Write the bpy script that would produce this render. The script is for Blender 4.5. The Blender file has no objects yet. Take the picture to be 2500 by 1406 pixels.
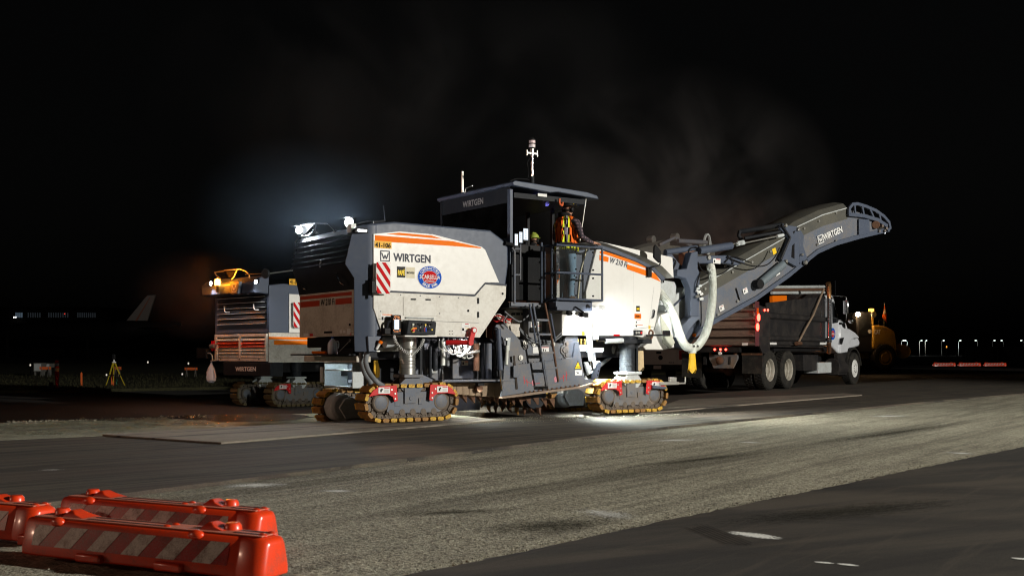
import bpy, bmesh, math, random
from mathutils import Vector, Matrix, Quaternion
random.seed(7)
sc = bpy.context.scene
COL = sc.collection
R = math.radians

# ------------------------------------------------------------------ camera
CAM_H, FPX, HX, HY = 1.1, 2700.0, 1250.0, 862.0      # eye height, focal length and horizon as surveyed in the photograph
cd = bpy.data.cameras.new('camera'); cam = bpy.data.objects.new('camera', cd); COL.objects.link(cam)
cam.location = (0, 0, CAM_H); cam.rotation_euler = (R(90), 0, 0)
cd.sensor_width = 36; cd.lens = 36 * FPX / 2500; cd.shift_y = (HY - 703) / 2500
cd.clip_start = .05; cd.clip_end = 5000
cd.dof.use_dof = True; cd.dof.focus_distance = 19.0; cd.dof.aperture_fstop = 5.0
sc.camera = cam

# ------------------------------------------------------------------ world: night
w = bpy.data.worlds.new('World'); sc.world = w; w.use_nodes = True
nt = w.node_tree; nt.nodes.clear()
sky = nt.nodes.new('ShaderNodeTexSky'); sky.sky_type = 'NISHITA'; sky.sun_disc = False
sky.sun_elevation = R(4); sky.sun_rotation = R(200); sky.dust_density = 4
hs = nt.nodes.new('ShaderNodeHueSaturation'); hs.inputs['Saturation'].default_value = .15
bg = nt.nodes.new('ShaderNodeBackground'); bg.inputs['Strength'].default_value = 0.0009
wo = nt.nodes.new('ShaderNodeOutputWorld')
nt.links.new(sky.outputs[0], hs.inputs['Color']); nt.links.new(hs.outputs[0], bg.inputs[0]); nt.links.new(bg.outputs[0], wo.inputs[0])
sc.view_settings.view_transform = 'Standard'; sc.view_settings.look = 'None'
sc.view_settings.exposure = 0; sc.view_settings.gamma = 1
try: sc.view_settings.use_curve_mapping = False
except Exception: pass
try: sc.cycles.filter_width = 1.15
except Exception: pass
sc.cycles.max_bounces = 5; sc.cycles.diffuse_bounces = 3; sc.cycles.glossy_bounces = 3
sc.cycles.transparent_max_bounces = 12; sc.cycles.volume_bounces = 0
sc.cycles.sample_clamp_indirect = 4; sc.cycles.use_light_tree = True

# ------------------------------------------------------------------ floodlight tower of the works, right of the frame
TOWER = Vector((30.0, -1.5, 10.0)); FILL_POS = Vector((-44.0, 3.0, 10.0))
def light(name, kind, loc, power, color, parent=None, size=.05, target=None, spot=None, blend=.5):
    ld = bpy.data.lights.new(name, kind); ld.energy = power; ld.color = color
    lo = bpy.data.objects.new(name, ld); COL.objects.link(lo)
    if kind in ('POINT', 'SPOT'): ld.shadow_soft_size = size
    if kind == 'SPOT': ld.spot_size = R(spot or 90); ld.spot_blend = blend
    if parent: lo.parent = parent
    lo.location = loc
    if target is not None:
        lo.rotation_euler = (Vector(target) - Vector(loc)).to_track_quat('-Z', 'Y').to_euler()
    return lo
light('floodlight', 'SPOT', TOWER, 62000, (1.0, .962, .875), size=.18, target=(-1, 16, 1), spot=98, blend=.35)
light('fill_light_far_left', 'SPOT', FILL_POS, 8200, (1.0, .60, .42), size=.3, target=(-1, 14, 1), spot=60, blend=.8)  # added warm fill for the rear-facing sides, not a known site lamp

# ------------------------------------------------------------------ helpers
class MB:
    def __init__(s): s.v = []; s.f = []; s.m = []; s.cur = 0
    def mat(s, i): s.cur = i; return s
    def add(s, vs, fs):
        b = len(s.v); s.v += [tuple(x) for x in vs]
        for f in fs: s.f.append(tuple(b + i for i in f)); s.m.append(s.cur)
        return s
    def box(s, x0, x1, y0, y1, z0, z1):
        return s.add([(x0,y0,z0),(x1,y0,z0),(x1,y1,z0),(x0,y1,z0),(x0,y0,z1),(x1,y0,z1),(x1,y1,z1),(x0,y1,z1)],
                     [(0,3,2,1),(4,5,6,7),(0,1,5,4),(1,2,6,5),(2,3,7,6),(3,0,4,7)])
    def prism(s, pts, c0, c1, ax=1):
        # pts: polygon in the two axes other than ax, extruded from c0 to c1 along ax
        def mk(p, c):
            return (p[0], c, p[1]) if ax == 1 else ((c, p[0], p[1]) if ax == 0 else (p[0], p[1], c))
        n = len(pts); vs = [mk(p, c0) for p in pts] + [mk(p, c1) for p in pts]
        fs = [tuple(range(n)), tuple(range(2*n-1, n-1, -1))] + [(i, i+n, (i+1) % n + n, (i+1) % n) for i in range(n)]
        return s.add(vs, fs)
    def loft(s, rings, cap=True, closed=True):
        n = len(rings[0]); vs = [p for r in rings for p in r]; fs = []
        for k in range(len(rings)-1):
            for i in range(n if closed else n-1):
                j = (i+1) % n; fs.append((k*n+i, k*n+j, (k+1)*n+j, (k+1)*n+i))
        if cap: fs += [tuple(range(n-1, -1, -1)), tuple(range((len(rings)-1)*n, len(rings)*n))]
        return s.add(vs, fs)
    def tube(s, pts, r, n=8):
        pts = [Vector(p) for p in pts]; rings = []; ref = None
        rr = r if isinstance(r, (list, tuple)) else [r]*len(pts)
        for i, p in enumerate(pts):
            t = (pts[min(i+1, len(pts)-1)] - pts[max(i-1, 0)]).normalized()
            if ref is None: ref = Vector((0,0,1)) if abs(t.z) < .9 else Vector((1,0,0))
            a = ref - t*ref.dot(t); a.normalize(); b = t.cross(a); ref = a
            rings.append([p + (a*math.cos(2*math.pi*k/n) + b*math.sin(2*math.pi*k/n))*rr[i] for k in range(n)])
        return s.loft(rings)
    def cyl(s, p0, p1, r, n=16, r2=None): return s.tube([p0, p1], [r, r if r2 is None else r2], n)
    def ellip(s, c, rx, ry, rz, n=12, m=8, z0=-1.0):
        rings = []
        for k in range(m+1):
            t = math.asin(z0) + (math.pi/2 - math.asin(z0))*k/m
            q = max(math.cos(t), .001)
            rings.append([(c[0]+rx*q*math.cos(2*math.pi*i/n), c[1]+ry*q*math.sin(2*math.pi*i/n), c[2]+rz*math.sin(t)) for i in range(n)])
        return s.loft(rings)
    def lathe(s, prof, c, axis=(0,1,0), n=24):
        ax = Vector(axis).normalized(); a = Vector((0,0,1)) if abs(ax.z) < .9 else Vector((1,0,0)); b = ax.cross(a)
        c = Vector(c)
        return s.loft(cap=False, rings=[[c + ax*h + (a*math.cos(2*math.pi*k/n) + b*math.sin(2*math.pi*k/n))*max(r, .0005) for k in range(n)] for r, h in prof])
    def poly(s, pts): return s.add(pts, [tuple(range(len(pts)))])
    def plate(s, pts, t):
        # a flat polygon of 3D points given thickness t along its normal
        P = [Vector(p) for p in pts]; nrm = (P[1]-P[0]).cross(P[2]-P[0]).normalized()
        n = len(P); vs = P + [p + nrm*t for p in P]
        return s.add(vs, [tuple(range(n-1, -1, -1)), tuple(range(n, 2*n))] + [(i, (i+1) % n, (i+1) % n+n, i+n) for i in range(n)])
    def mesh(s, name, mats, smooth=35):
        me = bpy.data.meshes.new(name); me.from_pydata(s.v, [], s.f)
        for mt in (mats if isinstance(mats, (list, tuple)) else [mats]): me.materials.append(mt)
        me.polygons.foreach_set('material_index', s.m)
        bm = bmesh.new(); bm.from_mesh(me); bmesh.ops.recalc_face_normals(bm, faces=bm.faces); bm.to_mesh(me); bm.free()
        if smooth:
            me.polygons.foreach_set('use_smooth', [True]*len(me.polygons)); me.set_sharp_from_angle(angle=R(smooth))
        me.update(); return me
    def build(s, name, mats, parent=None, bevel=0, smooth=35, loc=None, label=None, seg=2):
        o = bpy.data.objects.new(name, s.mesh(name, mats, smooth)); COL.objects.link(o)
        if parent: o.parent = parent
        if loc is not None: o.location = loc
        if bevel:
            md = o.modifiers.new('bevel', 'BEVEL'); md.width = bevel; md.segments = seg; md.limit_method = 'ANGLE'; md.angle_limit = R(35)
        if label: o['label'] = label
        return o
def thing(name, label, cat, loc=(0,0,0), rz=0, group=None):
    o = bpy.data.objects.new(name, None); COL.objects.link(o); o.empty_display_size = .2
    o.location = loc; o.rotation_euler = (0, 0, rz); o['label'] = label; o['category'] = cat
    if group: o['group'] = group
    return o
def tag(o, label, cat, group=None):
    o['label'] = label; o['category'] = cat
    if group: o['group'] = group
    return o
def kind(o, k): o['kind'] = k; return o
def copy_tree(o, parent=None):
    c = o.copy(); COL.objects.link(c); c.parent = parent
    for ch in list(o.children): copy_tree(ch, c)
    return c
def smoothpath(pts, k=6):
    P = [Vector(p) for p in pts]; out = []
    for i in range(len(P)-1):
        p0 = P[max(i-1, 0)]; p1 = P[i]; p2 = P[i+1]; p3 = P[min(i+2, len(P)-1)]
        for j in range(k):
            t = j/k
            out.append(.5*((2*p1) + (p2-p0)*t + (2*p0-5*p1+4*p2-p3)*t*t + (3*p1-p0-3*p2+p3)*t**3))
    out.append(P[-1]); return out
class Frame:
    # a machine's own frame: x ahead, y across (away from the camera side), z up; sight() finds the point of a plane of it that was measured in the photograph
    def __init__(s, ox, oy, deg, oz=0): s.o = (ox, oy); s.oz = oz; s.th = R(deg); s.c = math.cos(s.th); s.s = math.sin(s.th)
    def side(s, x, y, v=0.0):
        a = (x-HX)/FPX; u = (s.o[0]-v*s.s-a*(s.o[1]+v*s.c))/(a*s.s-s.c); Y = s.o[1]+u*s.s+v*s.c
        return Vector((u, v, CAM_H+(HY-y)/FPX*Y-s.oz))
    def rear(s, x, y, u=0.0):
        a = (x-HX)/FPX; v = (s.o[0]+u*s.c-a*(s.o[1]+u*s.s))/(a*s.c+s.s); Y = s.o[1]+u*s.s+v*s.c
        return Vector((u, v, CAM_H+(HY-y)/FPX*Y-s.oz))
    def world(s, u, v, z=0): return Vector((s.o[0]+u*s.c-v*s.s, s.o[1]+u*s.s+v*s.c, z+s.oz))
def G(x, y, z=0.0):
    Y = FPX*(CAM_H-z)/(y-HY); return ((x-HX)/FPX*Y, Y)
def at(x, y, Y): return Vector(((x-HX)/FPX*Y, Y, CAM_H+(HY-y)/FPX*Y))

# ------------------------------------------------------------------ materials
MATS = {}
def newmat(name):
    m = bpy.data.materials.new(name); m.use_nodes = True; MATS[name] = m
    return m, m.node_tree, m.node_tree.nodes['Principled BSDF']
def noise(nt, scale, detail=5, rough=.6, coord='Object', stretch=None, dist=0):
    tc = nt.nodes.new('ShaderNodeTexCoord'); n = nt.nodes.new('ShaderNodeTexNoise')
    n.inputs['Scale'].default_value = scale; n.inputs['Detail'].default_value = detail; n.inputs['Roughness'].default_value = rough
    n.inputs['Distortion'].default_value = dist
    src = tc.outputs[coord]
    if stretch:
        mp = nt.nodes.new('ShaderNodeMapping'); mp.inputs['Scale'].default_value = stretch[0]; mp.inputs['Rotation'].default_value = (0, 0, R(stretch[1]))
        mp.vector_type = 'POINT'
        # rotate first, then stretch
        m2 = nt.nodes.new('ShaderNodeMapping'); m2.inputs['Rotation'].default_value = (0, 0, R(stretch[1])); mp.inputs['Rotation'].default_value = (0,0,0)
        nt.links.new(src, m2.inputs[0]); nt.links.new(m2.outputs[0], mp.inputs[0]); src = mp.outputs[0]
    nt.links.new(src, n.inputs['Vector']); return n.outputs['Fac']
def ramp(nt, fac, stops):
    r = nt.nodes.new('ShaderNodeValToRGB'); e = r.color_ramp.elements
    while len(e) > 1: e.remove(e[-1])
    e[0].position = stops[0][0]; e[0].color = tuple(stops[0][1]) + ((1,) if len(stops[0][1]) == 3 else ())
    for p, c in stops[1:]:
        k = e.new(p); k.color = tuple(c) + ((1,) if len(c) == 3 else ())
    nt.links.new(fac, r.inputs[0]); return r.outputs[0]
def mix(nt, fac, a, b, mode='MIX'):
    m = nt.nodes.new('ShaderNodeMix'); m.data_type = 'RGBA'; m.blend_type = mode
    for sock, val in ((m.inputs[0], fac), (m.inputs[6], a), (m.inputs[7], b)):
        if isinstance(val, (int, float)): sock.default_value = val
        elif isinstance(val, tuple): sock.default_value = val + ((1,) if len(val) == 3 else ())
        else: nt.links.new(val, sock)
    return m.outputs[2]
def bump(nt, p, h, strength, dist=.01, prev=None):
    b = nt.nodes.new('ShaderNodeBump'); b.inputs['Strength'].default_value = strength; b.inputs['Distance'].default_value = dist
    nt.links.new(h, b.inputs['Height'])
    if prev: nt.links.new(prev, b.inputs['Normal'])
    nt.links.new(b.outputs[0], p.inputs['Normal']); return b.outputs[0]
def paint(name, col, rough=.45, metal=0.0, dirt=None, amt=.35, scale=2.2, coat=0, bmp=0, lo=.45, hi=.72, spec=.3):
    m, nt, p = newmat(name); p.inputs['Specular IOR Level'].default_value = .08 if (max(col) < .03 and not metal and 'glass' not in name) else (.5 if coat > .2 or metal else spec)
    p.inputs['Roughness'].default_value = rough; p.inputs['Metallic'].default_value = metal
    if coat: p.inputs['Coat Weight'].default_value = coat; p.inputs['Coat Roughness'].default_value = .15
    d = dirt or (.11, .09, .07)
    f = noise(nt, scale, 8, .68); f2 = noise(nt, scale*9, 4, .6)
    mask = ramp(nt, mix(nt, .35, f, f2), [(lo, (0,0,0)), (hi, (amt,)*3)])
    nt.links.new(mix(nt, mask, tuple(col), tuple(d)), p.inputs['Base Color'])
    rr = nt.nodes.new('ShaderNodeMapRange'); rr.inputs['To Min'].default_value = rough*.8; rr.inputs['To Max'].default_value = min(1, rough*1.35)
    nt.links.new(f2, rr.inputs['Value']); nt.links.new(rr.outputs[0], p.inputs['Roughness'])
    if bmp: bump(nt, p, f2, bmp, .01)
    return m
def emit(name, col, strength, base=(.02,.02,.02)):
    m, nt, p = newmat(name); p.inputs['Base Color'].default_value = base + (1,)
    p.inputs['Emission Color'].default_value = col + (1,); p.inputs['Emission Strength'].default_value = strength; return m
def glassmat(name, tint=(1,1,1), gloss=.12, haze=.06, hcol=(.5,.5,.48), rough=.03):
    m, nt, p = newmat(name); nt.nodes.remove(p); out = nt.nodes['Material Output']
    tr = nt.nodes.new('ShaderNodeBsdfTransparent'); tr.inputs[0].default_value = tint + (1,)
    gl = nt.nodes.new('ShaderNodeBsdfGlossy'); gl.inputs['Roughness'].default_value = rough
    df = nt.nodes.new('ShaderNodeBsdfDiffuse'); df.inputs[0].default_value = hcol + (1,)
    fr = nt.nodes.new('ShaderNodeFresnel'); fr.inputs[0].default_value = 1.45
    mth = nt.nodes.new('ShaderNodeMath'); mth.operation = 'MULTIPLY_ADD'; mth.inputs[1].default_value = .8; mth.inputs[2].default_value = gloss*.25
    nt.links.new(fr.outputs[0], mth.inputs[0])
    a = nt.nodes.new('ShaderNodeMixShader'); b = nt.nodes.new('ShaderNodeMixShader')
    f = ramp(nt, noise(nt, 3, 8, .7), [(.4, (haze*.5,)*3), (.75, (haze*2,)*3)])
    nt.links.new(mth.outputs[0], a.inputs[0]); nt.links.new(tr.outputs[0], a.inputs[1]); nt.links.new(gl.outputs[0], a.inputs[2])
    nt.links.new(f, b.inputs[0]); nt.links.new(a.outputs[0], b.inputs[1]); nt.links.new(df.outputs[0], b.inputs[2])
    nt.links.new(b.outputs[0], out.inputs[0]); return m

WHITE = paint('white_paint', (.70,.685,.645), .42, dirt=(.40,.37,.32), amt=.22, scale=1.1, coat=.25, lo=.5, hi=.75)
WHITE_DIRTY = paint('white_paint_grimy', (.58,.54,.47), .5, dirt=(.16,.11,.07), amt=.7, scale=3)
GREY = paint('slate_grey_paint', (.062,.077,.112), .42, dirt=(.12,.12,.12), amt=.25, scale=1.6)
GREYD = paint('slate_grey_paint_worn', (.098,.114,.148), .48, dirt=(.20,.165,.12), amt=.75, scale=3.2, lo=.42, hi=.7)
GREYM = paint('slate_grey_paint_muddy', (.12,.13,.145), .55, dirt=(.20,.135,.08), amt=.95, scale=4, lo=.4, hi=.66)
DARK = paint('dark_grey_paint', (.018,.02,.024), .45, dirt=(.06,.055,.05), amt=.35, scale=3)
BLACK = paint('black_plastic', (.012,.012,.013), .4, dirt=(.05,.045,.04), amt=.3, scale=5)
RUBBER = paint('tyre_rubber', (.022,.021,.020), .75, dirt=(.10,.09,.07), amt=.55, scale=5, bmp=.3)
STEEL = paint('bright_steel', (.55,.54,.50), .3, metal=.85, dirt=(.30,.25,.18), amt=.5, scale=6)
CHROME = paint('chrome', (.75,.75,.76), .12, metal=1, dirt=(.3,.28,.25), amt=.15, scale=6)
RUST = paint('rusty_steel', (.13,.06,.03), .7, metal=.2, dirt=(.05,.035,.025), amt=.8, scale=9, bmp=.3)
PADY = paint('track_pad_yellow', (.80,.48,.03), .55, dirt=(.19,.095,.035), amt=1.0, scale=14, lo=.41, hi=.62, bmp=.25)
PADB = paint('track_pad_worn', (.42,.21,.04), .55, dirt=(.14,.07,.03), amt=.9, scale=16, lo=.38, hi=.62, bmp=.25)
PADD = paint('track_pad_mud_shade', (.13,.095,.04), .65, dirt=(.05,.04,.025), amt=.9, scale=14)  # left machine's pads: mud, with their shade put into the colour
WHITE_LOW = paint('white_paint_dusty', (.645,.625,.57), .46, dirt=(.34,.29,.22), amt=.55, scale=2.6, lo=.44, hi=.72)
CHAIN = paint('track_chain', (.13,.10,.075), .6, metal=.3, dirt=(.05,.04,.03), amt=.8, scale=20, bmp=.3)
RED = paint('red_paint', (.55,.008,.010), .5, dirt=(.30,.10,.08), amt=.35, scale=8)
ORANGE = paint('orange_decal', (.85,.17,.003), .55, dirt=(.5,.18,.06), amt=.1, scale=3, spec=.1)
YELLOW = paint('yellow_decal', (.80,.52,.01), .45, dirt=(.35,.22,.04), amt=.2, scale=6)
YSLEEVE = paint('yellow_sleeve', (.85,.50,.02), .6, dirt=(.30,.18,.05), amt=.5, scale=8)
NAVY = paint('dark_lettering', (.02,.025,.045), .5, amt=.1)
INK = paint('black_lettering', (.006,.006,.007), .5, amt=.1)
LWHITE = paint('white_decal', (.72,.72,.70), .5, dirt=(.5,.45,.38), amt=.3, scale=12)
CREAM = paint('cream_decal', (.64,.58,.42), .5, amt=.1)
BLUE = paint('blue_decal', (.001,.075,.46), .55, amt=.05, spec=.08)
BRED = paint('bright_red_decal', (.50,.002,.006), .55, amt=.06, spec=.08)
BRICK = paint('brick_red_stripe', (.45,.045,.015), .45, amt=.3)
HOSEW = paint('pale_hose', (.64,.66,.60), .5, dirt=(.26,.24,.18), amt=.6, scale=7)
HOSEG = paint('grey_hose', (.16,.17,.18), .5, dirt=(.1,.09,.07), amt=.5, scale=8)
PALE = paint('dusty_pale_metal', (.50,.53,.53), .55, dirt=(.22,.20,.15), amt=.6, scale=3)
BELT = paint('conveyor_cover', (.062,.062,.055), .7, dirt=(.12,.11,.08), amt=.7, scale=2.4, lo=.38, hi=.7)
SKIRT = paint('dusty_skirt', (.28,.20,.13), .65, dirt=(.11,.08,.05), amt=.8, scale=6)
BED = paint('tipper_black', (.022,.021,.022), .38, dirt=(.10,.085,.07), amt=.55, scale=2.2)
TAILG = paint('tailgate_brown', (.12,.088,.072), .5, dirt=(.06,.045,.04), amt=.8, scale=2.5)
CABW = paint('cab_white', (.72,.74,.78), .3, dirt=(.25,.24,.22), amt=.3, scale=2, coat=.5)
LOADY = paint('loader_yellow', (.38,.23,.03), .5, dirt=(.12,.09,.05), amt=.6, scale=2)
CLEAR = glassmat('clear_guard_pane', (.92,.94,.94), .2, .03)
TINT = glassmat('tinted_screen', (.16,.16,.17), .3, .015, (.2,.18,.16))
WINDOW = paint('window_glass', (.01,.012,.014), .08, amt=.05)
LAMPW = emit('lamp_white', (.86,.93,1.0), 60)
LAMPS = emit('lamp_soft', (.9,.95,1.0), 14)
LAMPO = emit('lamp_amber', (1.0,.33,.02), 45)
LAMPR = emit('lamp_red', (1.0,.03,.018), 22)
RIMM = paint('dusty_shaded_rim', (.42,.39,.33), .5, dirt=(.09,.07,.05), amt=.85, scale=7)  # dust, plus the dish shading put into a darker base colour
SCREEN = emit('screen_white', (.75,.87,1.0), 1.3)

# ------------------------------------------------------------------ lettering
_tc = {}
def text_mesh_data(s, off=0.0):
    key = (s, off)
    if key not in _tc:
        c = bpy.data.curves.new('t', 'FONT'); c.body = s; c.size = 1; c.resolution_u = 3; c.offset = off; c.fill_mode = 'BOTH'; c.extrude = .0
        o = bpy.data.objects.new('t', c); COL.objects.link(o)
        me = bpy.data.meshes.new_from_object(o)
        vs = [v.co.copy() for v in me.vertices]; fs = [tuple(p.vertices) for p in me.polygons]
        bpy.data.objects.remove(o); bpy.data.curves.remove(c); bpy.data.meshes.remove(me)
        xs = [v.x for v in vs]; ys = [v.y for v in vs]
        _tc[key] = (vs, fs, min(xs), max(xs), min(ys), max(ys))
    return _tc[key]
def lettering(s, p0, p1, h, m, parent, name='lettering', off=.015, lift=.004, up=(0,0,1), slant=0, mb=None):
    # text running from p0 to p1 (bottom corners) with capital height h, printed on the surface
    vs, fs, x0, x1, y0, y1 = text_mesh_data(s, off)
    p0 = Vector(p0); p1 = Vector(p1); ud = (p1-p0); W = ud.length; ud.normalize(); up = Vector(up); up = (up-ud*up.dot(ud)).normalized(); n = ud.cross(up)
    out = []
    for v in vs:
        a = (v.x-x0)/(x1-x0)*W; b = (v.y-y0)/(y1-y0)*h
        out.append(p0 + ud*(a + b*slant) + up*b + n*lift)
    own = mb is None; mb = mb or MB(); mb.add(out, fs)
    return mb.build(name, m, parent, smooth=0) if own else None
def logo_w(c, size, m, parent, ud=Vector((1,0,0)), up=Vector((0,0,1)), lift=.004, name='emblem'):
    # a square outline with a W inside
    c = Vector(c); n = ud.cross(up); mb = MB(); t = .09
    def q(pts): mb.plate([c + ud*(a*size) + up*(b*size) + n*(lift) for a, b in pts], .001)
    q([(-.5,-.5),(.5,-.5),(.5,-.5+t),(-.5,-.5+t)]); q([(-.5,.5-t),(.5,.5-t),(.5,.5),(-.5,.5)])
    q([(-.5,-.5+t),(-.5+t,-.5+t),(-.5+t,.5-t),(-.5,.5-t)]); q([(.5-t,-.5+t),(.5,-.5+t),(.5,.5-t),(.5-t,.5-t)])
    for a, b in (((-.34,.28),(-.14,-.28)), ((-.14,-.28),(.0,.1)), ((.0,.1),(.14,-.28)), ((.14,-.28),(.34,.28))):
        d = .055; q([(a[0]-d, a[1]), (a[0]+d, a[1]), (b[0]+d, b[1]), (b[0]-d, b[1])] if a[1] < b[1] else [(b[0]-d, b[1]), (b[0]+d, b[1]), (a[0]+d, a[1]), (a[0]-d, a[1])])
    return mb.build(name, m, parent, smooth=0)
def disc(c, rx, rz, ud, up, lift, n=36):
    nn = ud.cross(up); return [Vector(c) + ud*(rx*math.cos(2*math.pi*k/n)) + up*(rz*math.sin(2*math.pi*k/n)) + nn*lift for k in range(n)]
def round_badge(c, r, rz, parent, ud=Vector((1,0,0)), up=Vector((0,0,1)), full=True, name='round_badge'):
    mb = MB(); c = Vector(c); n = ud.cross(up)
    mb.mat(0).plate(disc(c, r*1.03, rz*1.03, ud, up, .003), .001); mb.mat(1).plate(disc(c, r, rz, ud, up, .0045), .001)
    mb.mat(0).plate(disc(c, r*.66, rz*.6, ud, up, .006), .0005); mb.mat(2).plate(disc(c, r*.63, rz*.57, ud, up, .007), .001)
    def arc(s, rad, a0, a1, h, flip):
        for i, ch in enumerate(s):
            if ch == ' ': continue
            a = R(a0 + (a1-a0)*i/(len(s)-1)); pos = c + ud*(r*rad*math.cos(a)) + up*(rz*rad*math.sin(a))
            upd = (ud*math.cos(a) + up*math.sin(a)) * (-1 if flip else 1); rt = upd.cross(n)
            wd = h*(.3 if ch in 'I1' else .78)
            lettering(ch, pos - rt*wd/2 - upd*h/2, pos + rt*wd/2 - upd*h/2, h, None, None, up=upd, lift=.0075, off=.02, mb=mb)
    mb.mat(0)
    if full:
        arc('CONTRACTORS', .81, 150, 30, r*.21, False); arc('SINCE 1945', .80, 228, 312, r*.2, True)
        lettering('BROTHERS INC.', c - ud*r*.4 - up*rz*.42, c + ud*r*.4 - up*rz*.42, rz*.15, None, None, lift=.0095, mb=mb)
    lettering('SCARSELLA', c - ud*r*.87 - up*rz*.17, c + ud*r*.87 - up*rz*.17, rz*.38, None, None, up=up, lift=.0095, off=.015, mb=mb)
    return mb.build(name, [LWHITE, BLUE, BRED], parent, smooth=0)
HAZE_D = 0
SMOKE = 1
# ------------------------------------------------------------------ ground
def groundmat(name, c0, c1, c2, fine, streak=None, bmp=.5, rough=.85, grain=70, dist=.012, white=0, wet=False, groove=False):
    m, nt, p = newmat(name)
    big = noise(nt, .55, 7, .62); mid = noise(nt, 7, 6, .7)
    g = noise(nt, grain, 3, .75)
    col = mix(nt, ramp(nt, big, [(.38, (0,0,0)), (.66, (1,1,1))]), tuple(c0), tuple(c1))
    col = mix(nt, ramp(nt, mid, [(.45, (0,0,0)), (.75, (.6,.6,.6))]), col, tuple(c2))
    if streak:
        for sx, ang, lo, hi, amt, cc in streak:
            st = noise(nt, sx, 6, .6, stretch=((.06, 1.0, 1.0), ang))
            col = mix(nt, ramp(nt, st, [(lo, (0,0,0)), (hi, (amt,)*3)]), col, tuple(cc))
    gr = ramp(nt, g, [(.30, (1-fine,)*3), (.5, (1,)*3), (.72, (1+fine,)*3)])
    col = mix(nt, 1.0, col, gr, 'MULTIPLY')
    if white:
        wn = noise(nt, 1.6, 8, .8, stretch=((.35, 1, 1), white)); wn2 = noise(nt, 26, 4, .8)
        col = mix(nt, ramp(nt, mix(nt, .4, wn, wn2), [(.625, (0,0,0)), (.68, (.7,)*3)]), col, (.50,.50,.46))
    spk = noise(nt, grain*1.9, 2, .5)
    col = mix(nt, ramp(nt, spk, [(.66, (0,0,0)), (.72, (.55,)*3)]), col, tuple(min(1, q*2.6+.03) for q in c0)); col = mix(nt, ramp(nt, spk, [(.26, (.8,)*3), (.33, (0,0,0))]), col, (.02,.018,.014))
    nt.links.new(col, p.inputs['Base Color']); p.inputs['Roughness'].default_value = rough
    p.inputs['Specular IOR Level'].default_value = .3
    if wet:
        wm = noise(nt, .35, 6, .65)
        nt.links.new(ramp(nt, wm, [(.45, (.75,)*3), (.56, (.22,)*3)]), p.inputs['Roughness']); p.inputs['Specular IOR Level'].default_value = .6
    b0 = None
    if groove:
        tcg = nt.nodes.new('ShaderNodeTexCoord'); mg = nt.nodes.new('ShaderNodeMapping'); mg.inputs['Rotation'].default_value = (0,0,R(-38)); wg = nt.nodes.new('ShaderNodeTexWave'); wg.inputs['Scale'].default_value = 3.2; wg.inputs['Distortion'].default_value = 7; wg.inputs['Detail'].default_value = 3; wg.inputs['Detail Scale'].default_value = 4
        nt.links.new(tcg.outputs['Object'], mg.inputs[0]); nt.links.new(mg.outputs[0], wg.inputs[0]); b0 = bump(nt, p, wg.outputs[1], .13, .03)
    b1 = bump(nt, p, g, bmp, dist, b0); bump(nt, p, mid, bmp*.5, dist*2.5, b1)
    return m
M_MILL = groundmat('milled_asphalt', (.44,.41,.31), (.33,.305,.23), (.19,.175,.13), .8, bmp=1.0, grain=38, dist=.035,
                   streak=[(1.1, -54, .50, .62, .75, (.12,.11,.08)), (5, -54, .48, .60, .5, (.13,.12,.09)), (2.4, -52, .50, .60, .5, (.36,.335,.25))], groove=True)
M_LANE = groundmat('worn_asphalt', (.048,.043,.035), (.078,.067,.051), (.035,.032,.03), .35, bmp=.35, grain=60, dist=.007,
                   streak=[(2.2, -44, .46, .56, .85, (.095,.08,.058)), (6, -44, .47, .58, .85, (.02,.018,.017)), (.9, -40, .50, .60, .6, (.075,.055,.042)), (11, -43, .50, .58, .5, (.10,.085,.06))])
M_NEAR = groundmat('smooth_asphalt', (.034,.031,.027), (.048,.042,.034), (.03,.028,.026), .30, bmp=.35, grain=75, dist=.006,
                   streak=[(1.2, -24, .47, .60, .85, (.078,.065,.050)), (.5, 15, .50, .60, .7, (.022,.020,.018)), (3, -32, .50, .64, .7, (.020,.018,.017)), (9, -55, .55, .66, .5, (.075,.062,.048))])
M_TRENCH = groundmat('milled_trench', (.30,.30,.21), (.36,.35,.25), (.14,.135,.10), .6, bmp=1.0, grain=40, dist=.03,
                     streak=[(1.2, -38, .5, .7, .6, (.07,.066,.06))], wet=True)
M_DEEP = groundmat('deep_milled_floor', (.03,.029,.027), (.024,.022,.02), (.018,.018,.017), .5, bmp=.9, grain=40, dist=.02)
M_SOIL = groundmat('dark_soil', (.03,.028,.02), (.02,.02,.016), (.03,.028,.024), .4, bmp=.6, grain=12, dist=.05)
M_GRASSG = groundmat('turf', (.055,.052,.02), (.035,.035,.013), (.06,.052,.025), .5, bmp=1, grain=14, dist=.08)
M_PLATE = groundmat('steel_road_plate', (.25,.21,.165), (.19,.165,.13), (.14,.12,.095), .15, bmp=.15, grain=60, dist=.003,
                    streak=[(3.5, -48, .55, .62, .9, (.05,.045,.04)), (9, -48, .55, .8, .4, (.38,.31,.24))])

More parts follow.
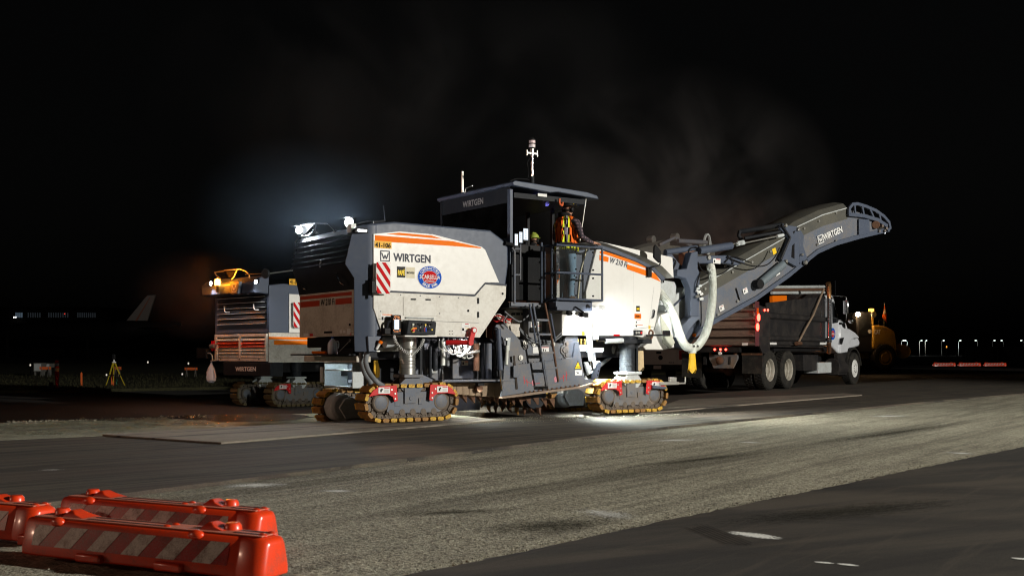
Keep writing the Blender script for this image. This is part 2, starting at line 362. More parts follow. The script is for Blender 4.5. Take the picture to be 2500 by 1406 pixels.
def jag(poly, step, amp, keep=lambda p: False):
    out = []; rnd = random.Random(3)
    for i, p in enumerate(poly):
        q = poly[(i+1) % len(poly)]; d = math.dist(p, q); mid = ((p[0]+q[0])/2, (p[1]+q[1])/2)
        near = min(math.hypot(*p), math.hypot(*q)) < 48 and max(abs(p[0]), abs(q[0])) < 62
        n = max(1, int(d/(step))) if near and d < 60 else 1
        nx, ny = (q[1]-p[1])/d, -(q[0]-p[0])/d; wob = 0
        for k in range(n):
            t = k/n; wob = wob*.8 + rnd.uniform(-1, 1)*amp*.6
            j = (wob + rnd.uniform(-amp, amp)) if 0 < k else 0
            out.append((p[0]+(q[0]-p[0])*t + nx*j, p[1]+(q[1]-p[1])*t + ny*j))
    return out
def slab(name, poly, z, m, thick=.4, step=.07, amp=.012, flare=.5):
    pts = jag(poly, step, amp); n = len(pts); rnd = random.Random(5)
    mb = MB(); zs = [rnd.uniform(.0, .012) for _ in pts]
    top = [(p[0], p[1], z - zs[i]*.0) for i, p in enumerate(pts)]
    # outward lip: crumbling edge leaning out by a few centimetres
    a = sum(pts[i][0]*pts[(i+1)%n][1]-pts[(i+1)%n][0]*pts[i][1] for i in range(n)); sg = 1 if a > 0 else -1
    low = []
    for i, p in enumerate(pts):
        q0 = pts[i-1]; q1 = pts[(i+1) % n]; dx, dy = q1[0]-q0[0], q1[1]-q0[1]; l = math.hypot(dx, dy) or 1
        o = rnd.uniform(.01, .07)*flare; low.append((p[0]+sg*dy/l*o, p[1]-sg*dx/l*o, z-.07-rnd.uniform(0, .02)))
    bot = [(p[0], p[1], z-thick) for p in low]
    b = len(mb.v); mb.add(top, [tuple(range(n))]); mb.loft([bot, low, top], cap=False)
    o = mb.build(name, m, smooth=40); kind(o, 'structure'); return o
F1 = Frame(-1.56, 17.2, 35)
c1 = F1.world(2.7, .62)[:2]; c2 = F1.world(2.7, 3.6)[:2]
L1 = [(-20.0, 3.2), G(0,1075), G(460,1055), (-2.86, 17.17), c1, c2, (4.17,28.83), (12.8,40.7), (27.5,59.4), (70,112)]
L2 = [(-11.5,-4), (-3.64,7.86), (-1.44,11.08), (2.41,16.69), (9.2,24.9), (16.5,33.2), (70,92)]
L3 = [(-4.4,-2), (-1.6,3.6), (-.51,5.52), (2.6,9.1), (6.03,13.03), (14,22.4), (70,84)]
g = MB().box(-2500, 2500, -200, 3000, -1.2, -.30).build('ground', M_SOIL, smooth=0); kind(g, 'structure')
slab('worn_asphalt_lane', L1[::-1] + L2, 0.0, M_LANE)
slab('milled_strip', L2[::-1] + L3, -.035, M_MILL, amp=.0)
slab('smooth_asphalt_lane', L3[::-1] + [(-4,-12), (70,-12)], 0.0, M_NEAR, amp=.014)
M_RIM = groundmat('pale_broken_rim', (.42,.39,.29), (.33,.30,.23), (.20,.18,.14), .6, bmp=1.0, grain=50, dist=.03)
rnd_ = random.Random(9); ra = []; rb_ = []
for (p, q) in zip(L3[1:-2], L3[2:-1]):
    d_ = math.dist(p, q); n_ = int(d_/.07); nx_, ny_ = (q[1]-p[1])/d_, -(q[0]-p[0])/d_
    for k_ in range(n_):
        t_ = k_/n_; bx_, by_ = p[0]+(q[0]-p[0])*t_, p[1]+(q[1]-p[1])*t_; w1 = .07+.05*math.sin(k_*.13)+rnd_.uniform(-.03,.03); ra.append((bx_+nx_*.05, by_+ny_*.05, -.032)); rb_.append((bx_-nx_*w1, by_-ny_*w1, -.032))
mbr = MB(); nn_ = len(ra); mbr.add(ra+rb_, [(i, i+1, nn_+i+1, nn_+i) for i in range(nn_-1)]); kind(mbr.build('broken_edge_rim', M_RIM, smooth=0), 'structure')
# trench behind the machine and the deeper cut beyond it
N = (-.616, .788)
off = lambda p, d: (p[0]+N[0]*d, p[1]+N[1]*d)
T1b = [off(L1[0], 5.4), off(L1[1], 5.4), off(L1[2], 5.2), off((-2.86,17.17), 4.6), off(c1, 4.3), off(c1, 2.0)]
slab('milled_trench_floor', [L1[0], L1[1], L1[2], L1[3], (c1[0]+.3, c1[1]+.2), (c2[0]+.3, c2[1]+.2)] + T1b[::-1][1:], -.085, M_TRENCH, amp=.03, flare=1.5)
slab('deep_milled_cut', [(-60,8), (-20,-6), (70,112-40), (90,150), (-30,62), (-60,40)], -.22, M_DEEP, amp=0, step=3)
gr = slab('grass_verge', [(-200,30), (-16,36.5), (-2,46), (6,62), (40,130), (-200,130)], -.12, M_GRASSG, amp=.05, step=.5)
M_WET = groundmat('wet_asphalt', (.02,.02,.02), (.03,.03,.03), (.015,.015,.015), .5, bmp=1.0, grain=55, dist=.02, rough=.16)
M_WET.node_tree.nodes['Principled BSDF'].inputs['Specular IOR Level'].default_value = 1.0
wp = [G(415,1021,-.08), G(560,1030,-.08), G(700,1026,-.08), G(770,1018,-.08), G(700,1010,-.08), G(560,1011,-.08), G(450,1013,-.08)]
wpo = MB().poly([(x, y, -.079) for x, y in jag(wp, .25, .09)]).build('wet_patch', M_WET, smooth=0); kind(wpo, 'structure')
# tufts on the verge
gm = MB(); rg = random.Random(11)
for i in range(9000):
    Y = 37.5 + 26*rg.random()**1.6; X = -.48*Y + (.5*Y)*rg.random()*.9 - 1
    if X > -16 and Y < 36.5 + (X+16)*.70: continue
    h = rg.uniform(.04, .13); a = rg.uniform(0, 6.28); dx, dy = math.cos(a)*.02, math.sin(a)*.02; lx, ly = rg.uniform(-.05,.05), rg.uniform(-.05,.05)
    gm.add([(X-dx,Y-dy,-.13), (X+dx,Y+dy,-.13), (X+lx,Y+ly,-.12+h)], [(0,1,2)])
gt = gm.build('grass', M_GRASSG, smooth=0); tag(gt, 'dim olive grass tufts on the verge behind the paving', 'grass'); kind(gt, 'stuff')
# loose rubble along the cut edges
rb = MB(); rg = random.Random(21)
def stone(mb, x, y, z, r, rg):
    a = rg.uniform(0, 6.28); vs = []
    for dx, dy, dz in ((1,0,0), (-1,0,0), (0,1,0), (0,-1,0), (0,0,1), (0,0,-.6)):
        k = r*rg.uniform(.6, 1.2); vs.append((x+(dx*math.cos(a)-dy*math.sin(a))*k, y+(dx*math.sin(a)+dy*math.cos(a))*k, z+dz*k*.75+r*.3))
    mb.add(vs, [(0,2,4),(2,1,4),(1,3,4),(3,0,4),(2,0,5),(1,2,5),(3,1,5),(0,3,5)])
def along(line, n, spread, z, r0, r1, side=0):
    seg = [(line[i], line[i+1]) for i in range(len(line)-1)]
    for _ in range(n):
        p, q = rg.choice(seg); t = rg.random(); d = rg.gauss(side, spread)
        l = math.dist(p, q); stone(rb, p[0]+(q[0]-p[0])*t - (q[1]-p[1])/l*d, p[1]+(q[1]-p[1])*t + (q[0]-p[0])/l*d, z, rg.uniform(r0, r1)*rg.uniform(.5, 1), rg)
along([(-.51,5.52), (2.6,9.1), (6.03,13.03)], 2600, .07, -.035, .004, .015, .07)
along([(-.51,5.52), (2.6,9.1)], 350, .5, -.035, .002, .010, .4)
along([(-3.64,7.86), (-1.44,11.08), (2.41,16.69)], 300, .06, -.035, .003, .012, -.04)
along(L1[1:4], 900, .12, -.085, .008, .035, .12)
along(L1[5:8], 500, .18, -.22, .01, .06, .2)
along([off(L1[1],5.4), off(L1[2],5.2), off((-2.86,17.17),4.6)], 500, .25, -.1, .01, .05, 0)
for i in range(1400):
    Y = rg.uniform(5, 24); X = rg.uniform(-.42, .46)*Y
    stone(rb, X, Y, -.03, rg.uniform(.002, .009), rg)
for i in range(1500):
    p_ = F1.world(rg.uniform(-1.3,6.2), rg.gauss(.0,.35)); stone(rb, p_.x, p_.y, .0, rg.uniform(.003,.018)*rg.uniform(.4,1), rg)
ro = rb.build('loose_rubble', M_MILL, smooth=0); tag(ro, 'crumbs of asphalt scattered along the milled edges', 'rubble'); kind(ro, 'stuff')
# chalky paint smears on the asphalt
def smearmat(name, colr, lo, hi, st=.25):
    m, _nt, _p = newmat(name)
    _nt.nodes.remove(_p); _out = _nt.nodes['Material Output']
    _d = _nt.nodes.new('ShaderNodeBsdfDiffuse'); _d.inputs[0].default_value = colr+(1,); _t = _nt.nodes.new('ShaderNodeBsdfTransparent')
    _mx = _nt.nodes.new('ShaderNodeMixShader'); _uv = _nt.nodes.new('ShaderNodeTexCoord')
    _g = _nt.nodes.new('ShaderNodeTexGradient'); _g.gradient_type = 'SPHERICAL'
    _m = _nt.nodes.new('ShaderNodeMapping'); _m.inputs['Location'].default_value = (-1, -1, 0); _m.inputs['Scale'].default_value = (2, 2, 0)
    _nt.links.new(_uv.outputs['Generated'], _m.inputs[0]); _nt.links.new(_m.outputs[0], _g.inputs[0])
    _n1 = noise(_nt, 22, 6, .85, stretch=((st,1,1), 0)); _n2 = noise(_nt, 60, 3, .8)
    _s = _nt.nodes.new('ShaderNodeMath'); _s.operation = 'MULTIPLY_ADD'; _s.inputs[1].default_value = .20; _s.inputs[2].default_value = -.09; _nt.links.new(_g.outputs[1], _s.inputs[0])
    _a = _nt.nodes.new('ShaderNodeMath'); _a.operation = 'ADD'; _nt.links.new(mix(_nt, .45, _n1, _n2), _a.inputs[0]); _nt.links.new(_s.outputs[0], _a.inputs[1])
    _m1 = mix(_nt, 1.0, ramp(_nt, _a.outputs[0], [(lo,(0,0,0)), (hi,(.9,.9,.9))]), ramp(_nt, _g.outputs[1], [(0,(0,0,0)), (.12,(1,1,1))]), 'MULTIPLY')
    _nt.links.new(_m1, _mx.inputs[0]); _nt.links.new(_t.outputs[0], _mx.inputs[1]); _nt.links.new(_d.outputs[0], _mx.inputs[2]); _nt.links.new(_mx.outputs[0], _out.inputs[0]); return m
M_CHALK = smearmat('chalk_smear', (.80,.80,.76), .49, .57); M_CHALKB = smearmat('bold_chalk', (.85,.85,.80), .40, .50); M_DIRT = smearmat('dark_dirt', (.045,.042,.034), .46, .66, .3)
def smear(x0, y0, x1, y1, wid, z, label, m=None, nm='chalk_smear', ct='paint smear', gp='white chalky smears on the asphalt'):
    a = Vector(G(x0, y0, z)); b = Vector(G(x1, y1, z)); L = (b-a).length; c = (a+b)/2; ang = math.atan2(b.y-a.y, b.x-a.x)
    mb = MB(); n = 12
    for i in range(n):
        for j in range(2): pass
    mb.add([(-L/2,-wid/2,0), (L/2,-wid/2,0), (L/2,wid/2,0), (-L/2,wid/2,0)], [(0,1,2,3)])
    o = mb.build(nm, m or M_CHALK, smooth=0, loc=(c.x, c.y, z+.004)); o.rotation_euler = (0,0,ang)
    tag(o, label, ct, gp)
smear(1775,1298,1912,1317,.17,0,'bold white smear on the smooth dark lane right of the black skid mark', M_CHALKB)
smear(500,1190,740,1180,.55,-.035,'longest pale smear beyond the right end of the striped barricades')
smear(760,1198,885,1200,.3,-.035,'pale smear on the milled strip just right of the longest one')
smear(1400,1240,1570,1272,.45,-.035,'pale patch at the milled edge left of the bold white smear')
smear(1560,1078,1730,1072,.5,-.035,'faint smear at the far border of the milled strip mid picture')
smear(1780,1078,1880,1082,.35,-.035,'small faint smear next to the far border of the milled strip')
smear(2110,1018,2230,1014,.6,-.035,'faint white smear far out on the milled strip at right')
smear(2290,1103,2400,1110,.35,-.035,'white smear by the milled edge near the right side')
smear(1985,1372,2040,1376,.05,0,'tiny white dash on the dark lane in the lower right', M_CHALKB)
smear(2040,1376,2100,1382,.06,0,'short cream dash on the dark lane in the lower right', M_CHALKB)
smear(2465,1362,2530,1368,.07,0,'white dash cut off by the lower right corner', M_CHALKB)
smear(80,1148,170,1146,.12,0,'thin star shaped scratch on the lane above the barricades')
dk = dict(m=M_DIRT, nm='dirt_trail', ct='dirt trail', gp='dark dirt trails on the milled strip')
smear(1460,1150,1900,1100,.35,-.035,'dark dirt trail on the milled strip, left half of the long one', **dk)
smear(1840,1106,2420,1022,.5,-.035,'dark dirt trail on the milled strip running out to the right', **dk)
smear(1100,1300,1560,1268,.8,-.035,'broad dark stain at the near border of the milled strip', **dk)
smear(900,1262,1300,1240,.4,-.035,'faint dark stain on the milled strip right of the barricades', **dk)
smear(1650,1290,2400,1215,.7,0,'long dull tyre trail across the smooth near lane', **dk)
# skid mark
M_SKID = paint('skid_rubber', (.022,.020,.018), .8, amt=.1)
sk = MB(); a0 = Vector(G(1695,1283)); b0 = Vector(G(1830,1338)); dd = (b0-a0).normalized(); nn = Vector((-dd.y, dd.x))
for k in range(6):
    o_ = nn*(k-2.5)*.032; t0 = random.uniform(0,.15); t1 = random.uniform(.8,1)
    p = a0.lerp(b0, t0)+o_; q = a0.lerp(b0, t1)+o_
    sk.add([(p.x,p.y,.004), (q.x,q.y,.004), (q.x+nn.x*.007,q.y+nn.y*.007,.004), (p.x+nn.x*.007,p.y+nn.y*.007,.004)], [(0,1,2,3)])
tag(sk.build('skid_mark', M_SKID, smooth=0), 'short black tyre skid mark on the smooth dark lane', 'skid mark')
# road plates
def plate(poly, label, z=.004, th=.024):
    o = MB().prism(poly, z, z+th, 2).build('road_plate', M_PLATE, bevel=.004); tag(o, label, 'road plate', 'flat road plates lying on the lane')
    e = MB()
    return o
plate([G(540,1085), (-.10,17.95), (-.95,18.6), (-2.35,18.0), G(250,1065)], 'tan road plate under the rear crawlers of the lit milling machine')
plate([G(1560,1012), G(2105,966), G(2060,962), G(1660,978)], 'long tan road plate in front of the front crawlers towards the tipper truck')
st = MB(); stone(st, *G(829,1141,-.035), -.03, .028, random.Random(4)); so = st.build('stone', WHITE_DIRTY, smooth=60); tag(so, 'single pale pebble lying on the border of lane and milled strip', 'stone')
md = so.modifiers.new('s', 'SUBSURF'); md.levels = 2; md.render_levels = 2
# ------------------------------------------------------------------ crawler unit (local: x ahead, y across, z up, near lower middle at origin)
PAD_MESH = {}
def crawler(parent, u, v, z, mud=0, fender=(True, True), tw=.33, label=None, arm=False, cover=False, dull=False):
    L, r = 1.66, .245; ca = L/2 - r - .045
    fr = MB()
    # side frame plate with cut corners, rollers, hanger
    for y0, y1 in ((.035, .065), (tw-.065, tw-.035)):
        fr.prism([(-.36,.46), (-.44,.16), (-.38,.13), (.50,.13), (.62,.20), (.66,.34), (.60,.44), (.30,.46)], y0, y1)
    fr.box(-.36, .55, .066, tw-.066, .16, .44)
    fr.box(-.14, .06, .005, .034, .28, .52); fr.cyl((-.03,-.004,.36), (-.03,.012,.36), .032, 14)
    fr.box(.12, .19, .02, .034, .26, .36)
    fr.box(-.30, -.20, .028, .036, .24, .34)
    o = fr.build('crawler', [GREYM if mud else GREYD], parent, bevel=.006, loc=(u, v, z))
    if label: o['label'] = label
    # sprocket and idler
    for cx, nm in ((-ca, 'sprocket'), (ca, 'idler')):
        s = MB(); s.lathe([(.0,.03),(.13,.03),(.15,.045),(.15,.07),(.185,.08),(.19,.20),(.0,.2)], (cx, 0, r+.055), (0,1,0), 28)
        if cx < 0:
            for k in range(10):
                a = k*math.pi/5; s.cyl((cx+.165*math.cos(a), .05, r+.055+.165*math.sin(a)), (cx+.165*math.cos(a), .074, r+.055+.165*math.sin(a)), .013, 8)
        s.build(nm, CHAIN, o, bevel=.004)
        MB().lathe([(0,.022),(.085,.022),(.112,.03),(.118,.05)], (cx, 0, r+.055), (0,1,0), 8).build('hub_cover', GREYD, o, bevel=.004)
    for k in range(5):
        s = MB(); s.lathe([(.0,.03),(.05,.03),(.055,.045),(.075,.05),(.075,.10),(.05,.11),(.05,.2),(0,.2)], (-.36+k*.19, 0, .145), (0,1,0), 18); s.build('roller', CHAIN, o)
    # chain: ring of links
    def path(t, rad):
        # closed path length fraction -> point and tangent angle
        st = 2*ca; arc = math.pi*rad; P = 2*st+2*arc; d = t*P
        if d < st: return (-ca+d, .055+r-rad, 0.0)
        d -= st
        if d < arc: a = -math.pi/2+d/rad; return (ca+rad*math.cos(a), .055+r+rad*math.sin(a), a+math.pi/2)
        d -= arc
        if d < st: return (ca-d, .055+r+rad-.02*math.sin(math.pi*d/st), math.pi)
        d -= st; a = math.pi/2+d/rad; return (-ca+rad*math.cos(a), .055+r+rad*math.sin(a), a+math.pi/2)
    n = 27; ch = MB()
    for k in range(n):
        x, zz, a = path(k/n, r-.03); c, s_ = math.cos(a), math.sin(a)
        for yy in (.055, tw-.10):
            vs = [(x+dx*c-dz*s_, yy+dy, zz+dx*s_+dz*c) for dx, dy, dz in ((-.062,0,-.028),(.062,0,-.028),(.062,.045,-.028),(-.062,.045,-.028),(-.05,0,.032),(.05,0,.032),(.05,.045,.032),(-.05,.045,.032))]
            ch.add(vs, [(0,3,2,1),(4,5,6,7),(0,1,5,4),(1,2,6,5),(2,3,7,6),(3,0,4,7)])
            for q in (-.03, .03): ch.cyl((x+q*c, yy-.012, zz+q*s_), (x+q*c, yy, zz+q*s_), .014, 6)
    ch.build('chain', CHAIN, o)
    if 'pad' not in PAD_MESH:
        p = MB(); w2 = tw/2; h = .043; hl = .058
        prof = [(-hl,.0),(-hl+.012,-h),(hl-.012,-h),(hl,0),(hl-.02,.012),(-hl+.02,.012)]
        p.mat(1).prism([(a, b) for a, b in prof], .03, tw-.03); p.mat(0).prism([(a*.98, b*.98) for a, b in prof], -.005, .0299); p.mat(0).prism([(a*.98, b*.98) for a, b in prof], tw-.0299, tw+.005)
        PAD_MESH['pad'] = p.mesh('track_pad', [PADY, PADB], 30)
        p = MB(); p.mat(1).prism([(a, b) for a, b in prof], .03, tw-.03); p.mat(1).prism([(a*.98, b*.98) for a, b in prof], -.005, .0299); p.mat(0).prism([(a*.98, b*.98) for a, b in prof], tw-.0299, tw+.005)
        PAD_MESH['padm'] = p.mesh('track_pad', [PADY, PADB], 30)
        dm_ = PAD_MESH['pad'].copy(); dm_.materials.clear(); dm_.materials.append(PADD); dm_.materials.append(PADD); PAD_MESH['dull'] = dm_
    for k in range(n):
        x, zz, a = path((k+.5)/n, r+.012)
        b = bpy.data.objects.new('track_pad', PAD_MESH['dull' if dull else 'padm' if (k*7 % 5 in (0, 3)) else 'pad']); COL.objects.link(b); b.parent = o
        b.location = (x, random.uniform(-.004,.004), zz); b.rotation_euler = (0, -a, 0)
    for side, on in ((-1, fender[0]), (1, fender[1])):
        if not on: continue
        f = MB(); sx = side
        pts = [(sx*.78,.40), (sx*.70,.50), (sx*.60,.555), (sx*.30,.57), (sx*.28,.33), (sx*.34,.31), (sx*.37,.39), (sx*.44,.425), (sx*.60,.43)]
        if side < 0: pts = pts[::-1]
        f.prism(pts, -.03, -.015); f.build('fender', RED, o, bevel=.004)
        d = MB(); a0, a1 = sorted((sx*.42, sx*.62)); d.mat(0).box(a0, a1, -.035, -.0305, .445, .54); d.mat(1).box(a0+.10, a1-.01, -.038, -.0352, .52, .533); d.mat(2).box(a0+.03, a0+.055, -.038, -.0352, .47, .51); d.box(a0+.045, a0+.07, -.038, -.0352, .495, .52)
        for k in range(3): d.box(a0+.10, a1-.015, -.038, -.0352, .465+k*.016, .468+k*.016)
        d.build('warning_sticker', [LWHITE, RED, INK], o, smooth=0)
        for bx, bz in ((.33,.36), (.33,.44), (.39,.50)):
            MB().cyl((sx*bx,-.04,bz), (sx*bx,-.0302,bz), .014, 10).build('bolt', STEEL, o)
    # hanger bracket on top
    h = MB(); h.prism([(-.24,.56), (-.10,.68), (.14,.68), (.24,.56), (.14,.44), (-.12,.44)], .03, .06); h.prism([(-.24,.56), (-.10,.68), (.14,.68), (.24,.56), (.14,.44), (-.12,.44)], tw-.03, tw)
    h.box(-.16, .18, -.02, tw+.02, .68, .73); h.box(-.08, .10, .061, tw-.031, .44, .679)
    h.build('hanger_bracket', PALE if mud else GREYD, o, bevel=.006)
    if cover:
        c = MB(); c.lathe([(0,-.30),(.17,-.30),(.22,-.25),(.23,.0),(.0,.0)], (-ca, .02, r+.055), (0,1,0), 28)
        c.prism([(-ca+.0,.12), (-ca+.34,.12), (-ca+.36,.36), (-ca+.10,.47), (-ca-.02,.44), (-ca-.12,.30)], -.34, -.30)
        c.build('drive_motor_cover', PALE, o, bevel=.012)
    return o
def column(parent, u, v, z0, z1, m=STEEL, r=.125):
    c = MB(); c.lathe([(r*1.0,0), (r,.06), (r*1.0,z1-z0-.22), (r*1.15,z1-z0-.21), (r*1.15,z1-z0)], (u, v, z0), (0,0,1), 28)
    for k in range(4): c.lathe([(r+.001,0),(r+.006,.006),(r+.001,.012)], (u, v, z0+.12+.05*k+.01*(k % 2)), (0,0,1), 28)
    return c.build('lift_column', m, parent)

# ------------------------------------------------------------------ the hull shared by both milling machines
W = 2.62
S = F1.side
def uz(x, y, v=0.0): p = S(x, y, v); return (p.x, p.z)
def plist(pts, v=0.0): return [uz(x, y, v) for x, y in pts]
UB = -.75
def hull(root):
    top = plist([(909,545),(966,541),(1199,562),(1230,586),(1242,604),(1242,650),(1236,697),(1236,728),(1225,743),(1171,824),(932,818),(909,818)])
    top = [(max(a, -.66), b) for a, b in top]
    h = MB(); h.prism(top[::-1], .012, W); hood = h.build('engine_hood', GREY, root, bevel=.03, seg=3)
    # rear corner pillar with its bulged inner edge
    zr = lambda y: F1.rear(880, y, UB).z
    p = MB(); rings = []
    for y, U_ in ((859,-.93), (820,-.94), (679,-.94), (646,-1.09), (573,-.98), (553,-.90), (548,-.80)):
        z = min(S(880, y, .1).z, top[0][1]-.002)
        rings.append([(-.655, .0, z), (-.755, .035, z), (U_, .125, z), (U_+.05, .175, z), (-.60, .20, z), (-.60, .012, z)])
    p.loft(rings); p.build('rear_pillar', GREY, root, bevel=.012)
    # white side panels, proud of the hull
    up = plist([(911,571),(976,565),(1056,572),(1176,603),(1184,610),(1218,690),(1183,690),(1158,719),(950,710),(911,708)])
    a = MB(); a.prism(up[::-1], -.012, .011); pu = a.build('side_panel', WHITE, root, bevel=.006)
    lo = plist([(911,711),(950,713),(1158,723),(1184,694),(1235,698),(1234,728),(1224,743),(1171,824),(933,818),(911,752)])
    a = MB(); a.prism(lo[::-1], -.012, .011); pl = a.build('side_panel', WHITE_LOW, root, bevel=.006)
    sm = MB()
    e1 = plist([(950,711.5),(1158,721.5),(1183,691.5),(1235,696)])
    for i in range(3):
        (a0, b0), (a1, b1) = e1[i], e1[i+1]; sm.plate([(a0,-.020,b0-.012), (a1,-.020,b1-.012), (a1,-.020,b1+.012), (a0,-.020,b0+.012)], .008)
    sm.build('seam_trim', NAVY, root)
    # orange flashes
    f = MB(); f.prism(plist([(914,574.5),(1104,589),(1174,604.5),(1172,606.5),(1120,602),(914,589)])[::-1], -.0145, -.0125)
    f.prism(plist([(942,571.5),(973,568.5),(1053,575.5),(1079,583.5)])[::-1], -.0145, -.0125)
    f.build('orange_stripe', ORANGE, pu, smooth=0)
    return hood, pu, pl
def lab(root, x, y, wpx, hpx, v, mats, items=(), name='sticker', t=.002):
    a = S(x, y+hpx, v); b = S(x+wpx, y, v); mb = MB(); mb.mat(0).box(a.x, b.x, v-t, v, a.z, b.z)
    for (fx0, fz0, fx1, fz1, mi) in items:
        mb.mat(mi).box(a.x+(b.x-a.x)*fx0, a.x+(b.x-a.x)*fx1, v-t-.0015, v-t-.0002, a.z+(b.z-a.z)*fz0, a.z+(b.z-a.z)*fz1)
    return mb.build(name, mats, root, smooth=0)
def txt(s, x0, y0, x1, y1, v, m, parent, **k):
    # text between two measured corners: lower left (x0,y0), upper right (x1,y1)
    a = S(x0, y0, v); b = S(x1, y0, v); t = S(x0, y1, v)
    return lettering(s, (a.x, v, a.z), (b.x, v, a.z), t.z-a.z, m, parent, **k)
def stripe_board(parent, pts, v, u=None):
    # red and white warning board with diagonal bars
    (x0, z0), (x1, z1) = pts; b = MB(); r = .05
    out = [(x0+r,z0),(x1-r,z0),(x1,z0+r),(x1,z1-r),(x1-r,z1),(x0+r,z1),(x0,z1-r),(x0,z0+r)]
    b.mat(0).prism(out, v-.02, v); Wd = x1-x0; H = z1-z0; n = 4; per = H/2.6
    def clip(poly):
        for ax, lim, sg in ((0,x0+.005,1),(0,x1-.005,-1),(1,z0+.005,1),(1,z1-.005,-1)):
            o = []
            for i in range(len(poly)):
                p, q = poly[i], poly[(i+1) % len(poly)]; ip = (p[ax]-lim)*sg >= 0; iq = (q[ax]-lim)*sg >= 0
                if ip: o.append(p)
                if ip != iq: t = (lim-p[ax])/(q[ax]-p[ax]); o.append((p[0]+(q[0]-p[0])*t, p[1]+(q[1]-p[1])*t))
            poly = o
            if not poly: return poly
        return poly
    for k in range(-1, 6):
        zb = z0 + k*per - .1; sl = 1.35
        pl_ = clip([(x0, zb+Wd*sl), (x1, zb), (x1, zb+per*.5), (x0, zb+Wd*sl+per*.5)])
        if len(pl_) > 2: b.mat(1).prism(pl_[::-1], v-.0225, v-.0205)
    return b.build('striped_warning_board', [LWHITE, BRED], parent, bevel=0, smooth=0)

# ================================================================== MILLING MACHINE (near, lit)
LO_ = 0
M1 = thing('milling_machine', 'white and grey road milling machine in the middle with its operator cage and raised conveyor', 'milling machine', (F1.o[0], F1.o[1], 0), F1.th, 'road milling machines')
hood, pu, pl = hull(M1)
V0 = -.0125
lab(M1, 914, 590, 42, 15, V0-.002, [ORANGE and paint('number_plate_amber', (.80,.42,.02), .5, amt=.1)], name='number_label')
txt('41-106', 916, 603.5, 954, 591.5, V0-.006, INK, M1, off=.02)
txt('WIRTGEN', 960, 638, 1051, 617.5, V0, NAVY, pu, off=.03)
q = S(940, 625, V0); logo_w(q, .165, NAVY, pu)
o = lab(M1, 969, 651.5, 20.5, 25.5, V0, [BLACK], name='dealer_plate'); txt('PAPÉ', 971, 672, 988, 656, V0-.003, paint('yellow_lettering', (.85,.6,.01), .5, amt=.05), o, off=.05)
o = lab(M1, 991.5, 653, 21, 25.5, V0, [CREAM], name='dealer_plate'); txt('MACHINERY', 993, 668, 1012, 663, V0-.003, INK, o, off=.02)
q = S(1049, 677, V0); round_badge((q.x, V0, q.z), .215, .175, M1)
# warning board on its bracket
a = S(917, 717, -.09); b = S(952, 641, -.09); stripe_board(M1, ((a.x, a.z), (b.x, b.z)), -.09)
q = S(910, 700, -.03); MB().box(q.x-.05, q.x+.04, -.10, .0, q.z-.10, q.z+.08).cyl((q.x-.02,-.06,q.z-.16), (q.x-.02,-.06,q.z+.12), .016).build('board_bracket', BLACK, M1, bevel=.005)
# lower panel: hatch, hinges, screws, rail
a = S(984, 770, V0); b = S(1068, 728, V0)
MB().box(a.x, b.x, V0-.008, V0, a.z, b.z).build('access_hatch', WHITE_LOW, pl, bevel=.006)
for x, y in ((1003,729), (1039,730)):
    a = S(x, y+3, V0-.008); b = S(x+12, y, V0-.008); MB().box(a.x, b.x, -.033, V0-.0085, a.z, b.z).build('hinge', DARK, pl)
def knob(x, y, r=.018, v=-.0128, nm='screw', m=INK, d=.006):
    q = S(x, y, v); MB().cyl((q.x, v-d, q.z), (q.x, v, q.z), r, 8).build(nm, m, pl)
for x, y in ((978,720),(1026,722),(1073,724.5),(1119,727),(1073,765),(929,760)): knob(x, y, .010, m=GREYD)
for x, y in ((1027,763),(1227,717),(1143,758.5)): knob(x, y, .020)
for x, y in ((1098,808),(1104,808),(1098,815),(1104,815)): knob(x, y, .007)
for y0, y1 in ((727,741), (761,775)):
    a = S(1167, y1, -.03); b = S(1170, y0, -.03); MB().box(a.x, b.x, -.03, V0-.0005, a.z, b.z).build('hinge', DARK, pl)
sm = MB()
for (x0, y0, x1, y1) in ((1168,716,1167,786), (922,720,924,779), (924,779,1168,788), (924,779,1168,788)):
    a = S(x0, y0, V0); b = S(x1, y1, V0); sm.plate([(a.x-.003,V0-.001,a.z-.003), (b.x+.003,V0-.001,b.z-.003), (b.x+.003,V0-.001,b.z+.003), (a.x-.003,V0-.001,a.z+.003)], .0012)
sm.build('panel_gap', GREYD, pl, smooth=0)
lab(pl, 930, 767, 30, 16, V0, [LWHITE, ORANGE, INK], [(.1,.85,.9,.97,1), (.05,.1,.2,.6,2), (.4,.2,.95,.3,2), (.4,.45,.95,.52,2)], 'sticker')
lab(pl, 1127, 789, 20, 24, V0, [LWHITE, RED, INK, YELLOW], [(.4,.88,.85,.96,1), (.05,.25,.3,.5,2), (.4,.45,.9,.5,3), (.35,.65,.9,.68,2), (.35,.2,.9,.23,2)], 'sticker')
# light strip on the pillar
a = S(866, 568, -.02); q = S(881, 561, .05)
MB().prism([(-.98, q.z-.05), (-.70, q.z-.05), (-.75, q.z+.03), (-.94, q.z+.03)], .03, .09).build('marker_lamp', BLACK, M1, bevel=.008).name = 'marker_lamp'
MB().box(-.92, -.77, .024, .029, q.z-.03, q.z).build('lamp_lens', LAMPS, M1)
# lower rear corner box under the pillar
MB().prism(plist([(898,820),(932,820),(914,858),(900,859)])[::-1], .001, .30).build('corner_skirt', GREY, M1, bevel=.01)
